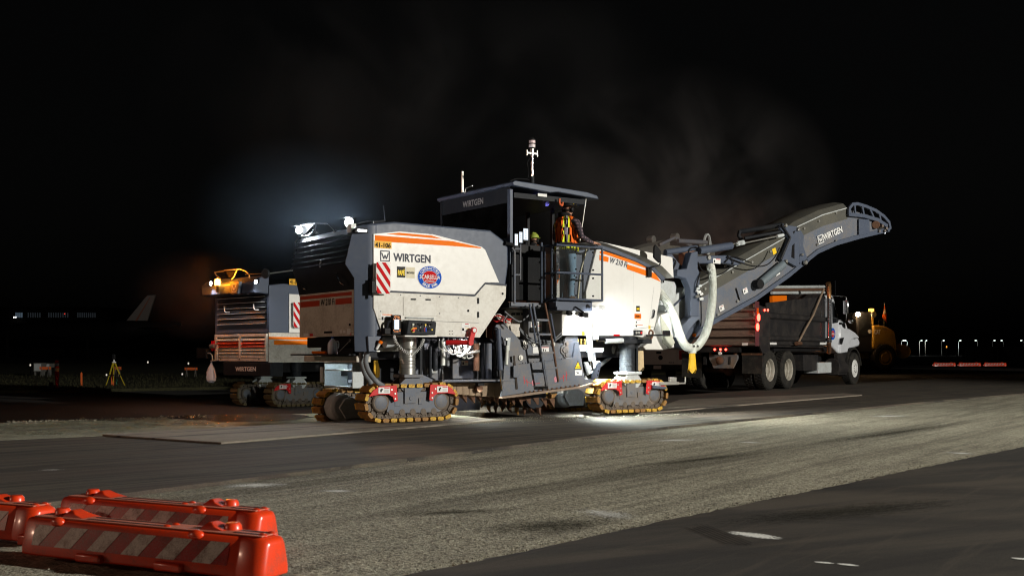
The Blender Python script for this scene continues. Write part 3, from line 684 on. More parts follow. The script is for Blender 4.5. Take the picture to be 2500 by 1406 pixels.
# display and control box hung on the side
def box3(x0, y0, x1, y1, va, vb, nm, m, par, bev=.01):
    a = S(x0, y1, va); b = S(x1, y0, va); return MB().box(a.x, b.x, va, vb, a.z, b.z).build(nm, m, par, bevel=bev)
dsp = box3(958, 769, 980, 817, -.16, -.09, 'display_unit', BLACK, M1, .015)
a = S(963, 804, -.161); b = S(974, 780, -.161); MB().box(a.x, b.x, -.165, -.1605, a.z, b.z).build('screen', SCREEN, dsp)
KEYO = emit('orange_key', (1,.25,.03), .35, (.6,.2,.03)); KEYW = paint('pale_key', (.6,.6,.5), .5)
kb = MB()
for (x, y) in [(963,773),(966,772),(969,773),(972,773),(975,774),(965,777),(972,777),(961,779),(976,779),(961,806),(964,809),(968,809),(971,809),(976,808),(976,804)]:
    q = S(x, y, -.161); kb.box(q.x-.008, q.x+.008, -.167, -.1605, q.z-.008, q.z+.006)
kb.build('keypad', KEYO, dsp)
MB().tube(smoothpath([S(957,783,-.12), S(948,787,-.11), S(945,797,-.1), S(945,808,-.08)]), .02).build('display_arm', DARK, M1)
q = S(943, 808, -.08); MB().box(q.x-.05, q.x+.07, -.12, .0, q.z-.05, q.z+.05).build('arm_clamp', BLACK, M1, bevel=.01)
a = S(990, 817, -.2); b = S(1062, 782, -.2)
cb = MB().prism([(a.x, a.z), (b.x, a.z), (b.x+.02, b.z-.02), (a.x+.04, b.z)], -.22, -.03).build('control_box', DARK, M1, bevel=.018)
kcols = [(1008,792,KEYW,.018),(1013,792,INK,.016),(1022,791,INK,.018),(1026,794,INK,.016),(1031,791,INK,.018),(1038,793,YELLOW,.014),(1046,791,INK,.018),(1053,792,INK,.018),
         (1046,803,INK,.018),(1054,805,YELLOW,.013),(1028,806,INK,.022),(1007,797,KEYW,.008),(1026,799,KEYW,.008),(1020,806,GREY,.008),(1036,802,RED,.010),(1036,807,RED,.009),(1038,797,KEYW,.009),(1048,796,KEYW,.007)]
for x, y, m, r in kcols:
    q = S(x, y, -.222); MB().cyl((q.x, -.222-.016, q.z), (q.x, -.2205, q.z), r, 10).build('switch', m, cb)
q = S(1008, 806, -.222); MB().cyl((q.x,-.232,q.z), (q.x,-.2205,q.z), .034, 20).build('stop_button_ring', YELLOW, cb); MB().cyl((q.x,-.255,q.z), (q.x,-.2325,q.z), .022, 16).build('stop_button', RED, cb)
q = S(1013, 801, -.222); MB().box(q.x-.03, q.x+.03, -.226, -.2205, q.z-.012, q.z+.010).build('switch', ORANGE, cb); q = S(1040, 805, -.222); MB().box(q.x-.01, q.x+.01, -.226, -.2205, q.z-.03, q.z+.03).build('switch', BLUE, cb)
MB().tube([S(991,775,-.03), S(1059,777,-.03), S(1059,784,-.06)], .012).build('grab_rail', PALE, M1)
MB().box(S(985,818,-.2).x, S(1064,818,-.2).x, -.24, .02, S(990,822,-.2).z, S(990,818.5,-.2).z).build('box_shelf', WHITE, M1, bevel=.004)
# red crank arm
r0 = S(1156, 806, -.10); r1 = S(1148, 836, -.10)
MB().cyl((r0.x,-.13,r0.z), (r0.x,-.07,r0.z), .05, 18).cyl((r1.x,-.13,r1.z), (r1.x,-.07,r1.z), .05, 18).plate([(r0.x-.045,-.12,r0.z), (r1.x-.045,-.12,r1.z), (r1.x+.045,-.12,r1.z), (r0.x+.045,-.12,r0.z)], -.04).cyl((r1.x,-.10,r1.z), (r1.x-.30,.15,r1.z), .04).build('red_crank_arm', RED, M1, bevel=.006)
MB().cyl((r0.x,-.135,r0.z), (r0.x,-.1305,r0.z), .032, 18).build('crank_pin', LWHITE, M1)
# ---- rear face
def RR(x, y, u=UB): return F1.rear(x, y, u)
panel_z0, panel_z1 = RR(790, 822).z, RR(790, 714).z
bp = MB().box(UB, UB+.05, .21, 2.52, panel_z0, panel_z1).build('rear_panel', WHITE_DIRTY, M1, bevel=.008)
def rbox(x0, y0, x1, y1, u, m, nm, par, t=.004):
    # flat rectangle on the rear face: v runs to the left in the picture
    a = RR(x0, y0, u); b = RR(x1, y1, u); zt = RR((x0+x1)/2, y0, u).z; zb = RR((x0+x1)/2, y1, u).z
    return MB().box(u-t, u, min(a.v if 0 else a.y, b.y), max(a.y, b.y), zb, zt).build(nm, m, par, smooth=0)
HP = panel_z1-panel_z0
def rl(va, vb, fa, fb, m, nm, par, u=UB, t=.003): return MB().box(u-t, u-.0005, va, vb, panel_z0+HP*fa, panel_z0+HP*fb).build(nm, m, par, smooth=0)
rl(.56, 2.48, .88, .955, BRICK, 'stripe', bp); rl(1.72, 2.48, .70, .83, BRICK, 'stripe', bp); rl(.56, 1.13, .70, .83, BRICK, 'stripe', bp)
lettering('W 210 Fi', (UB-.001, 1.68, panel_z0+HP*.70), (UB-.001, 1.17, panel_z0+HP*.70), HP*.15, INK, bp, off=.015, slant=.12)
for va, vb, fa, fb, m in ((1.25,1.55,.075,.12,INK), (2.15,2.35,.02,.09,LWHITE), (1.98,2.10,.02,.08,RED), (.60,.72,.04,.16,LWHITE), (.78,.86,.07,.13,LWHITE), (.90,.98,.07,.14,LWHITE), (.58,.62,.02,.07,RED)): rl(va, vb, fa, fb, m, 'sticker', bp)
rl(.60, .66, .22, .27, INK, 'latch', bp)
# louvred hood between the pillars and the sloping shelf below it
zs0, zs1, zt = RR(790,717).z, RR(790,651).z, RR(790,572).z
lv = MB().loft([[(UB+.02,.21,zs0),(UB+.02,2.58,zs0),(-.3,2.58,zs0),(-.3,.21,zs0)], [(UB-.02,.21,zs0+.18),(UB-.02,2.58,zs0+.18),(-.3,2.58,zs0+.18),(-.3,.21,zs0+.18)],
                [(UB-.10,.21,zs1),(UB-.10,2.58,zs1),(-.3,2.58,zs1),(-.3,.21,zs1)], [(UB+.03,.21,zt),(UB+.03,2.58,zt),(-.3,2.58,zt),(-.3,.21,zt)]]).build('rear_hood', DARK, M1, bevel=.012)
nsl = 6
for k in range(nsl):
    f0 = (k+.1)/nsl; f1 = (k+1)/nsl; za = zs1+(zt-zs1)*f0; zb_ = zs1+(zt-zs1)*f1; ua = UB-.10+.13*f0; ub = UB-.10+.13*f1
    MB().add([(ua-.055,.24,za), (ua-.055,2.55,za), (ub-.012,2.55,zb_), (ub-.012,.24,zb_), (ua-.045,.24,za-.012), (ua-.045,2.55,za-.012)], [(0,1,2,3),(0,4,5,1)]).build('slat', DARK, lv, smooth=0)
    MB().cyl((ua-.056,.24,za), (ua-.056,2.55,za), .006, 6).build('slat_edge', DARK, lv)
# bent handles
def bent(pts, m=CHROME, r=.014, par=None, nm='handle'): return MB().tube(smoothpath(pts, 4), r).build(nm, m, par or M1)
bent([RR(822,665,UB-.06), RR(823,672,UB-.12), RR(830,688,UB-.14), RR(838,694,UB-.06)]); bent([RR(733,690,UB-.04), RR(734,695,UB-.09), RR(742,704,UB-.09), RR(748,705,UB-.04)])
bent([RR(784,634,UB-.12), RR(782,643,UB-.14), RR(781,652,UB-.12)], m=STEEL)
# work lamp rails on top: bright bent tubes
tubes = [[(719,656),(720,592),(732,572),(736,568)], [(732,576),(745,578),(757,574),(768,563),(772,545),(800,545),(806,549),(819,564)], [(766,560),(773,570),(777,572)], [(816,566),(817,584)]]
for i, t in enumerate(tubes):
    MB().tube([RR(x, y, UB+.05) for x, y in t], .017 if i != 1 else .02).build('lamp_rail', CHROME, M1)
MB().plate([RR(744,576,UB+.07), RR(770,546,UB+.07), RR(735,551,UB+.07), RR(728,560,UB+.07)], .02).build('deflector_plate', INK, M1)
MB().tube([RR(735,551,UB+.05), RR(752,546,UB+.05), RR(772,545,UB+.05)], .012).build('lamp_rail', DARK, M1)
MB().tube(smoothpath([RR(866,551,UB+.2), RR(878,545,UB+.3), RR(900,541,UB+.5), RR(912,541,UB+.6)]), .012).build('cable', BLACK, M1)
def worklamp(root, pos, d, m=LAMPW, r=.05, power=0, col=(.84,.92,1), spot=None, par_name='work_lamp', tgt=None):
    pos = Vector(pos); d = Vector(d).normalized()
    b = MB(); b.lathe([(0,-.07),(r*.7,-.07),(r*1.15,-.02),(r*1.15,.0),(0,.0)], pos, d, 16); bo = b.build(par_name, BLACK, root)
    l = MB(); l.lathe([(0,.002),(r,.002),(r*.9,.012),(0,.018)], pos, d, 16); l.build('lens', m, bo)
    if power: light('lamp_light', 'SPOT' if spot else 'POINT', pos+d*.06, power, col, root, size=.03, target=pos+d*2 if spot else None, spot=spot, blend=.7)
    return bo
pA = RR(852, 543, UB+.05); pB = RR(730, 562, UB+.02)
q = RR(857, 566, UB+.02); MB().box(UB-.03, UB+.06, q.y-.10, q.y+.05, q.z-.05, pA.z-.04).build('lamp_bracket', LWHITE, M1, bevel=.006)
worklamp(M1, pA, (-.85,-.5,.05), r=.075, power=180, spot=172); worklamp(M1, pB, (-.85,-.5,.05), r=.065, power=80, spot=172)
for p_ in (pA, pB): MB().box(p_.x-.10, p_.x+.08, p_.y-.10, p_.y+.10, p_.z+.062, p_.z+.070).build('light_blocker', INK, M1)  # added plates blocking the halo lights from the louvres
light('lamp_light', 'POINT', pA+Vector((-.02,0,.095)), 110, (.80,.90,1), M1, size=.03); light('lamp_light', 'POINT', pB+Vector((-.02,0,.095)), 70, (.80,.90,1), M1, size=.03)  # extra point lights added for the halos around both rear lamps
MB().tube([RR(937,503,-.3), RR(940,541,-.3)], [.004,.010]).build('whip_antenna', DARK, M1)
MB().cyl(S(912,543,.1), S(938,540,.1), .02).build('antenna_mount', DARK, M1)
# underside at the rear: beam, step, cabinet, hanging tail hoses
MB().box(-.62, -.2, .45, 2.5, RR(790,848).z, panel_z0-.002).build('rear_beam', BLACK, M1, bevel=.01)
stp = MB().box(-1.10, -.66, .60, 2.1, RR(790,868,-1.1).z, RR(790,864,-1.1).z).build('rear_step', DARK, M1, bevel=.005)
MB().tube([(-1.0,.95,RR(790,864,-1.1).z+.02), (-1.0,1.45,RR(790,864,-1.1).z+.025)], .022, 8).build('tool_grip', ORANGE, M1)
MB().box(-.7, -.45, .5, 2.45, RR(790,883,-.7).z, RR(790,869,-.7).z).build('frame_beam', WHITE_DIRTY, M1, bevel=.008)
cz0, cz1 = RR(820,944,-.2).z, RR(820,885,-.2).z
ca_, cb_ = RR(861,900,-.3).y, RR(779,900,-.3).y
cab = MB(); cab.box(.15,.18,ca_,cb_,cz0,cz1); cab.box(-.3,.15,ca_,ca_+.02,cz0,cz1); cab.box(-.3,.15,cb_-.22,cb_-.2,cz0,cz1); cab.box(-.3,.15,ca_+.021,cb_-.221,cz0,cz0+.02); cab.box(-.3,.149,ca_+.021,cb_-.221,cz1-.02,cz1); cab.box(-.28,.149,ca_+.021,cb_-.221,(cz0+cz1)/2+.07,(cz0+cz1)/2+.09)
cabo = cab.build('tool_cabinet', PALE, M1)
MB().box(-.30,-.27,cb_-.14,cb_-.03,cz0+.07,cz1-.08).build('cabinet_door', PALE, M1, bevel=.006)
MB().box(.10,.148,ca_+.04,ca_+.16,cz0+.05,cz0+.13).build('sticker', LWHITE, cabo)
MB().box(.0,.05,ca_+.03,cb_-.24,(cz0+cz1)/2-.02,(cz0+cz1)/2+.065).build('drawer', BLACK, cabo)
light('cabinet_lower_fill', 'POINT', (-.24, (ca_+cb_)/2-.1, (cz0+cz1)/2+.03), 5, (.72,.88,1), M1, size=.03)  # added fill under the shelf, no lamp of its own there
light('lane_patch_fill', 'SPOT', (-.75,-.02,2.45), 150, (1,.62,.42), M1, size=.04, target=tuple((Matrix.Rotation(-F1.th,3,'Z') @ (Vector((-1.17,12.55,0))-Vector((F1.o[0],F1.o[1],0))))), spot=13, blend=.35)  # added spot for the warm patch on the lane, not a machine lamp
light('cabinet_light', 'POINT', (-.14, (ca_+cb_)/2-.1, cz1-.05), 10, (.75,.92,1), M1, size=.03)
# chassis seen between the crawlers
ch = MB(); ch.box(-.55, 5.1, .55, 2.1, 1.02, 1.34); ch.build('chassis_frame', DARK, M1, bevel=.01)
MB().prism(plist([(915,880),(1240,872),(1240,958),(1130,955),(915,940)], 1.2)[::-1], 1.2, 2.2).build('drum_housing', DARK, M1, bevel=.01)
MB().box(.55, 1.9, .95, 1.15, .12, 1.0).build('drum_housing', GREYD, M1, bevel=.01)
sk_a = [S(1113,932,.35), S(1240,936,.35)]
nsk = 9
for k in range(nsk):
    x0 = 1100+ (1238-1100)*k/nsk; x1 = 1100+(1238-1100)*(k+1)/nsk-.8
    a = S(x0, 962+ (972-962)*k/nsk, .35); b = S(x1, 934, .35)
    MB().box(a.x, b.x, .35, .37, a.z, b.z).build('skirt_segment', SKIRT, M1, bevel=.003)
MB().box(S(1060,930,.3).x, S(1240,930,.3).x, .05, .36, S(1150,931.5,.1).z, S(1150,927,.1).z).build('side_step', GREYD, M1, bevel=.003)
# cutting teeth below the skirt
for k in range(13):
    x = 1108+k*19.5; y = 966+k*1.2; q = S(x, y, .5)
    t = MB(); t.add([(q.x-.07,.42,q.z+.05),(q.x+.05,.42,q.z+.06),(q.x+.05,.55,q.z+.06),(q.x-.07,.55,q.z+.05),(q.x+.075,.46,q.z-.11),(q.x+.075,.49,q.z-.11)], [(0,3,2,1),(0,1,4),(1,2,5,4),(2,3,5),(3,0,4,5)])
    t.build('cutting_tooth', RUST, M1, smooth=0)
dr = MB(); dr.cyl((2.72,.45,.36), (2.72,2.2,.36), .22, 28); dro = dr.build('milling_drum', DARK, M1)
for k in range(44):
    a_ = k*2.4; vv = .30+.045*k; ca2, sa2 = math.cos(a_), math.sin(a_)
    MB().tube([(2.72+.20*ca2,vv,.36+.20*sa2), (2.72+.27*ca2,vv,.36+.27*sa2), (2.72+.35*math.cos(a_+.12),vv,.36+.35*math.sin(a_+.12))], [.05,.04,.008], 6).build('cutting_tooth', RUST if k % 3 else PADB, dro)
# crawlers, columns
crawler(M1, .02, .0, .04, label='near rear crawler with rusty yellow pads', cover=False)
c3 = crawler(M1, .05, 1.62, -.083, cover=True, fender=(False, False), label='far rear crawler with grey drive cover')
crawler(M1, 4.56, .0, .04, mud=1, label='muddy near front crawler')
crawler(M1, 4.62, 1.58, .0, mud=1, cover=True, fender=(False, False), label='far front crawler')
column(M1, .02, .17, .75, 1.38); column(M1, .05, 1.78, .64, 1.2, PALE); column(M1, 4.56, .17, .75, 1.40, DARK, .14); column(M1, 4.62, 1.75, .7, 1.2, DARK)
MB().box(4.72, 4.76, .10, .16, .76, 1.4).box(.21, .25, .10, .16, .76, 1.38).build('guide_rail', DARK, M1)
# tow bracket sticking out of the front crawler
MB().plate([S(1595,940,-.08), S(1628,944,-.08), S(1628,950,-.08), S(1595,948,-.08)], .03).build('tow_arm', GREY, M1, bevel=.005)
MB().box(5.16, 5.62, -.06, .0, .52, .575).box(5.62, 5.80, -.05, -.01, .53, .56).box(5.40, 5.56, -.06, -.0, .577, .66).cyl((5.80,-.03,.56),(5.80,-.03,.66),.018).build('tow_arm', STEEL, M1, bevel=.004)
# ---- hoses under the body
def hose(pts, r, m, par, nm='hose', n=8, k=6, ribs=0):
    P = smoothpath(pts, k)
    if not ribs: return MB().tube(P, r, n).build(nm, m, par)
    # corrugated: resample and modulate the radius
    L = [0]
    for i in range(1, len(P)): L.append(L[-1]+(P[i]-P[i-1]).length)
    N_ = int(L[-1]/ribs)*2; out = []; rr = []; j = 0
    for i in range(N_+1):
        d = L[-1]*i/N_
        while j < len(L)-2 and L[j+1] < d: j += 1
        t = (d-L[j])/max(1e-6, L[j+1]-L[j]); out.append(P[j].lerp(P[j+1], t)); rr.append(r*(1.0 if i % 2 else .86))
    return MB().tube(out, rr, n).build(nm, m, par, smooth=60)
hose([S(883,862,.35), S(884,885,.3), S(893,915,.25), S(905,935,.2), S(898,955,.3), S(886,962,.5)], .045, HOSEG, M1, n=14, ribs=.03)
hose([S(896,862,.2), S(893,885,.12), S(902,910,.05), S(920,932,-.02), S(938,944,.05)], .042, HOSEG, M1, n=14, ribs=.03)
hose([S(1448,860,.3), S(1450,880,.3), S(1444,905,.2), S(1460,895,.5), S(1490,870,.6), S(1500,845,.5)], .04, HOSEG, M1, ribs=.03, n=10)
hose([S(1523,930,.5), S(1518,900,.5), S(1526,870,.4), S(1560,842,.3), S(1585,830,.2)], .045, HOSEG, M1, ribs=.03, n=10)
coil = []
cp = smoothpath([S(962,820,-.15), S(968,838,-.16), S(985,856,-.17), S(1003,864,-.18), S(1018,856,-.17), S(1030,840,-.14), S(1034,828,-.1)], 26)
for i, p in enumerate(cp):
    a = i*1.15; t = (cp[min(i+1, len(cp)-1)]-cp[max(i-1, 0)]).normalized(); n1 = Vector((0,1,0)); n2 = t.cross(n1); coil.append(p+(n1*math.cos(a)+n2*math.sin(a))*.022)
MB().tube(coil, .006, 5).build('coiled_cable', LWHITE, M1)
rg = random.Random(33)
for k in range(16):
    x0 = rg.uniform(1072, 1140); x1 = rg.uniform(1095, 1165); v_ = rg.uniform(.05, .5)
    hose([S(x0, 826, v_), S(x0+rg.uniform(-5,14), 845+rg.uniform(-4,6), v_-.05), S((x0+x1)/2+rg.uniform(-6,10), rg.uniform(858,876), v_-.08), S(x1, rg.uniform(850,872), v_-.03), S(x1+rg.uniform(5,15), rg.uniform(835,860), v_+.1)], rg.choice([.009,.012,.016]), rg.choice([LWHITE, LWHITE, HOSEW, BLACK, STEEL]), M1)
for k in range(9):
    x = 1106+k*5.2+rg.uniform(-1,1); v_ = .3+rg.uniform(0,.1); q = S(x, 845, v_); MB().cyl(S(x,826,v_), S(x+1,rg.uniform(846,858),v_), .018, 8).build('hydraulic_fitting', STEEL, M1)
for k in range(5):
    a = S(1115+k*9, 868-k*2, .2); MB().cyl(a, a+Vector((.16,.02,.02)), .03, 10).build('valve_block', STEEL, M1, bevel=.004)
for x, y0, y1, r, m in ((1081,832,892,.04,HOSEW),(1093,832,893,.028,HOSEG),(1050,845,920,.03,DARK),(1061,850,905,.05,DARK),(1163,838,905,.05,RUST),(1180,838,930,.035,DARK),(1192,838,925,.06,GREYD),(1205,835,925,.03,DARK)):
    MB().cyl(S(x,y0,.32), S(x,y1,.32), r, 12).build('hydraulic_cylinder' if r > .03 else 'pipe', m, M1)
for x, y0, y1 in ((1082,893,938), (1167,905,945)): MB().cyl(S(x,y0,.32), S(x,y1,.32), .015, 8).build('piston_rod', CHROME, M1)
MB().cyl(S(1167,948,.32)+Vector((0,-.06,0)), S(1167,948,.32)+Vector((0,.06,0)), .06, 14).build('rod_joint', RUST, M1)
MB().prism(plist([(1036,838),(1048,838),(1048,880),(1044,893),(1062,904),(1076,900),(1080,880),(1072,930),(1040,915),(1036,880)], .4), .4, .5).build('linkage_plate', GREYD, M1, bevel=.006)
MB().cyl(S(1046,905,.35), S(1064,905,.35), .05, 14).build('linkage_pin', PALE, M1)
MB().box(S(1105,924,.6).x, S(1192,924,.6).x, .6, .66, S(1150,924,.6).z, S(1150,862,.6).z).build('inspection_cover', GREYD, M1, bevel=.01)
lab(M1, 1127, 880, 16, 12, .598, [CREAM, ORANGE, INK], [(.5,.7,.95,.85,1), (.1,.2,.35,.7,2)], 'sticker')
MB().cyl(S(938,836,.3), S(965,832,.3), .09, 16).build('air_tank', PALE, M1); MB().box(S(905,852,.5).x, S(1000,852,.5).x, .5, .56, S(950,858,.5).z, S(950,846,.5).z).build('cross_beam', STEEL, M1)
# orange flashlight stuck in the frame
MB().cyl(S(919,852,-.02), S(927,838,-.05), .022).build('torch_handle', LWHITE, M1); MB().cyl(S(927,838,-.05), S(931,832,-.06), .032, r2=.036).build('torch_cap', ORANGE, M1)
# yellow hanging strap between the rear crawlers
MB().loft([[S(918,880,.6)+Vector((d,0,0)) for d in (-.03,.03)]+[S(918,880,.6)+Vector((d,.03,0)) for d in (.03,-.03)], [S(921,905,.6)+Vector((d,0,0)) for d in (-.05,.05)]+[S(921,905,.6)+Vector((d,.04,0)) for d in (.05,-.05)], [S(923,922,.6)+Vector((d,0,0)) for d in (-.02,.02)]+[S(923,922,.6)+Vector((d,.03,0)) for d in (.02,-.02)]]).build('yellow_strap', YSLEEVE, M1)
light('engine_bay_light', 'SPOT', (1.1, -.06, 1.285), 26, (1,.93,.95), M1, size=.04, target=(.95,.45,1.0), spot=130)
worklamp(M1, (1.1,.05,1.30), (0,.3,-1), r=.03, m=LAMPS)

# ---- drum side plates
SP = [(1224,966),(1236,862),(1228,826),(1208,800),(1212,792),(1229,791),(1252,811),(1268,829),(1293,838),(1340,836),(1375,838),(1391,801),(1417,786),(1410,815),(1408,840),(1404,865),(1404,872),(1272,889)]
MB().prism(plist([(1224,962),(1236,862),(1228,826),(1208,800),(1212,792),(1229,791),(1252,811),(1268,829),(1293,838),(1340,836),(1375,838),(1391,801),(1417,786),(1412,815),(1408,870),(1408,920)], .10)[::-1], .10, .14).build('drum_side_plate', GREYD, M1, bevel=.005)
lp = MB().prism(plist([(1232,950),(1236,880),(1272,889),(1340,882),(1404,872),(1409,838),(1418,834),(1432,924),(1448,924),(1458,929),(1425,941),(1278,960),(1228,968)])[::-1], .055, .098).build('drum_side_plate', GREYD, M1, bevel=.005)
MB().prism(plist([(1448,912),(1461,884),(1466,881),(1471,884),(1470,893),(1463,924),(1450,926)])[::-1], .03, .08).build('lifting_hook', GREY, M1, bevel=.006)
for x, y in ((1461,905), (1459,915)): 
    q = S(x, y, .03); MB().cyl((q.x,.02,q.z), (q.x,.0295,q.z), .014, 10).build('bolt', INK, M1)
MB().prism(plist([(1228,968),(1278,961),(1425,941.5),(1458,931),(1462,934),(1426,947),(1280,967),(1228,973)])[::-1], .02, .12).build('skid_shoe', paint('muddy_skid', (.26,.19,.14), .65, dirt=(.14,.10,.07), amt=.8, scale=6), M1, bevel=.004)
for k in range(13):
    q = S(1282+k*11, 957.5-k*1.5, .05); MB().cyl((q.x,.035,q.z), (q.x,.0545,q.z), .016, 8).build('bolt', RUST, lp)
def slotted(x0, y0, x1, y1, w_, nm, m, v=.03, v1=.054):
    a, b = S(x0,y0,v), S(x1,y1,v); d = Vector((b.x-a.x, 0, b.z-a.z)).normalized(); n_ = Vector((d.z,0,-d.x))*w_
    MB().plate([a-n_, a+n_, b+n_, b-n_], v1-v).build(nm, m, M1, bevel=.004)
slotted(1258,892,1258,921,.055,'wear_plate',GREYD,.02,.05)
for y in (899,908): q = S(1259,y,.01); MB().cyl((q.x,.0,q.z), (q.x,.019,q.z), .022, 12).build('bolt', STEEL, M1)
slotted(1254,868,1262,950,.022,'slot',paint('dark_slot',(.03,.022,.018),.8),.048,.054)
slotted(1242,824,1240,855,.03,'latch_rail',PALE,.085,.099)
for x, y in ((1236,828),(1236,846)): q = S(x,y,.085); MB().cyl((q.x,.07,q.z), (q.x,.0845,q.z), .02, 10).build('bolt', STEEL, M1)
for x, y, r in ((1271,873,.045),(1264,921,.03),(1270,945,.04),(1241,944,.035),(1378,854,.09),(1382,866,.06),(1382,838,.055),(1282,837,.05),(1283,845,.055),(1302,840,.04),(1350,840,.04)):
    q = S(x,y,.09); MB().lathe([(0,-.03),(r*.55,-.03),(r*.6,-.012),(r,-.012),(r,.009),(0,.009)], (q.x,.09,q.z), (0,1,0), 18).build('pivot_boss', GREYM if r > .05 else STEEL, M1)
for x in (1276,1283,1294,1303,1317,1330,1355,1371,1381): q = S(x,886-(x-1276)*.11,.05); MB().cyl((q.x,.045,q.z), (q.x,.0545,q.z), .008, 6).build('bolt', INK, lp)
lab(M1, 1301, 847, 39, 15, .098, [LWHITE, RED, INK], [(.4,.88,.98,.97,1), (.62,.3,.68,.7,2), (.75,.3,.8,.6,2)], 'sticker')
# triangular warning sign and note on the side plate
q = S(1411, 893, .05)
t = MB(); t.mat(0).prism([(q.x-.078,q.z-.055),(q.x+.078,q.z-.055),(q.x,q.z+.09)], .050, .054); t.mat(1).prism([(q.x-.060,q.z-.045),(q.x+.060,q.z-.045),(q.x,q.z+.068)], .047, .0495)
t.mat(0).cyl((q.x-.022,.045,q.z-.02), (q.x-.022,.0465,q.z-.02), .014, 10).cyl((q.x+.02,.045,q.z-.02), (q.x+.02,.0465,q.z-.02), .012, 10)
t.build('warning_triangle', [INK, YELLOW], lp, smooth=0)
lab(lp, 1404, 903, 17, 13, .054, [LWHITE, YELLOW, INK], [(.1,.55,.3,.62,2), (.3,.3,.5,.6,2)], 'sticker')
# red and pink paint scrawls
sc_ = MB(); rg = random.Random(5)
for x, y0, y1 in ((1279,918,937),(1286,925,942),(1375,915,931),(1382,906,928)):
    a = S(x,y0,.054); b = S(x+1.5,y1,.054); sc_.plate([(a.x-.006,.0535,a.z),(a.x+.006,.0535,a.z),(b.x+.004,.0535,b.z),(b.x-.004,.0535,b.z)], .001)
for pp in ([(1279,927),(1290,933),(1303,937),(1318,935)], [(1367,925),(1376,920),(1386,914)]):
    for i in range(len(pp)-1):
        a = S(*pp[i],.054); b = S(*pp[i+1],.054); sc_.plate([(a.x,.0535,a.z-.004),(b.x,.0535,b.z-.004),(b.x,.0535,b.z+.004),(a.x,.0535,a.z+.004)], .001)
sc_.build('paint_scrawl', RED, lp, smooth=0)
PINK = paint('pink_spray', (.62,.22,.27), .6, dirt=(.10,.105,.12), amt=1, scale=10)
for x, y in ((1302,934),(1356,926)):
    q = S(x,y,.054); MB().prism([(q.x+.035*math.cos(a_*.7)*(1-.3*(a_%2)), q.z+.055*math.sin(a_*.7)) for a_ in range(9)][::-1], .0525, .054).build('spray_dot', PINK, lp, smooth=0)
# hydraulic lift cylinders
def cylpair(p0, p1, p2, r, m=GREY, rod=CHROME, par=None, rr=.45):
    MB().tube([p0, p1], r, 14).build('hydraulic_cylinder', m, par or M1, bevel=.004)
    MB().tube([p1, p2], r*rr, 10).build('piston_rod', rod, par or M1)
cylpair(S(1216,803,-.03), S(1221,903,-.03), S(1226,950,-.03), .045)
MB().tube(smoothpath([S(1216,803,-.03), S(1209,800,.0), S(1203,810,.05), S(1206,830,.08)]), .012).build('hose', BLACK, M1)
cylpair(S(1436,789,-.02), S(1443,881,-.02), S(1447,905,-.02), .055, m=PALE)
MB().tube([S(1434,783,-.02), S(1436,800,-.02)], .075, 14).build('cylinder_head', PALE, M1, bevel=.008)
MB().tube(smoothpath([S(1428,790,-.05), S(1427,778,-.05), S(1436,771,-.05), S(1444,780,-.05), S(1443,800,-.05)]), .012).build('hose', LWHITE, M1)
MB().cyl(S(1212,908,.1), S(1222,908,.02), .10, 20).build('roller_motor', DARK, M1, bevel=.01)
MB().tube([S(1238,843,.05), S(1236,890,.05)], .03, 12).build('hose_bundle', HOSEW, M1)
MB().prism(plist([(1428,884),(1437,884),(1444,905),(1441,914),(1436,912)])[::-1], .0, .05).build('cylinder_bracket', PALE, M1, bevel=.005)
for pts in ([(1268,800),(1282,815),(1300,828),(1330,832),(1350,830),(1380,803),(1395,795)], [(1268,804),(1282,820),(1300,834),(1330,837),(1352,833),(1382,810)], [(1232,760),(1250,775),(1270,785),(1290,770)], [(1330,752),(1350,765),(1370,762),(1385,752)], [(1240,800),(1230,785),(1238,770)]):
    hose([S(x,y,.02) for x, y in pts], .013, HOSEG, M1)
rg = random.Random(8)
for k in range(9):
    x = rg.uniform(1200,1222); y = rg.uniform(768,782); hose([S(x,y,.15), S(x+rg.uniform(5,20),y+rg.uniform(-6,8),.1), S(x+rg.uniform(20,40),y+rg.uniform(-4,14),.2)], .008, rg.choice([RED, RED, STEEL, HOSEW]), M1)
# engine compartment block seen behind the ladder
box3(1290, 757, 1372, 838, .45, 1.2, 'engine_cover', GREYD, M1)
box3(1235, 745, 1290, 838, .7, 1.3, 'engine_block', RUST, M1)
box3(1236, 757, 1290, 822, .62, .69, 'perforated_plate', WHITE_DIRTY, M1)
for x in (1250,1262,1274): box3(x, 764, x+8, 769, .60, .619, 'slot', DARK, M1, 0)
lab(M1, 1296, 780, 14, 28, .449, [LWHITE, RED, INK], [(.1,.5,.9,.54,1), (.3,.1,.6,.3,2)], 'sticker'); lab(M1, 1306, 782, 17, 26, .447, [LWHITE, RED, INK, YELLOW], [(.1,.45,.9,.5,1), (.1,.2,.5,.35,2), (.3,.6,.9,.64,3)], 'sticker')
box3(1255, 745, 1266, 752, .02, .1, 'amber_reflector', ORANGE, M1)
for x, y, r in ((1358,778,.05),(1372,776,.045)): pass
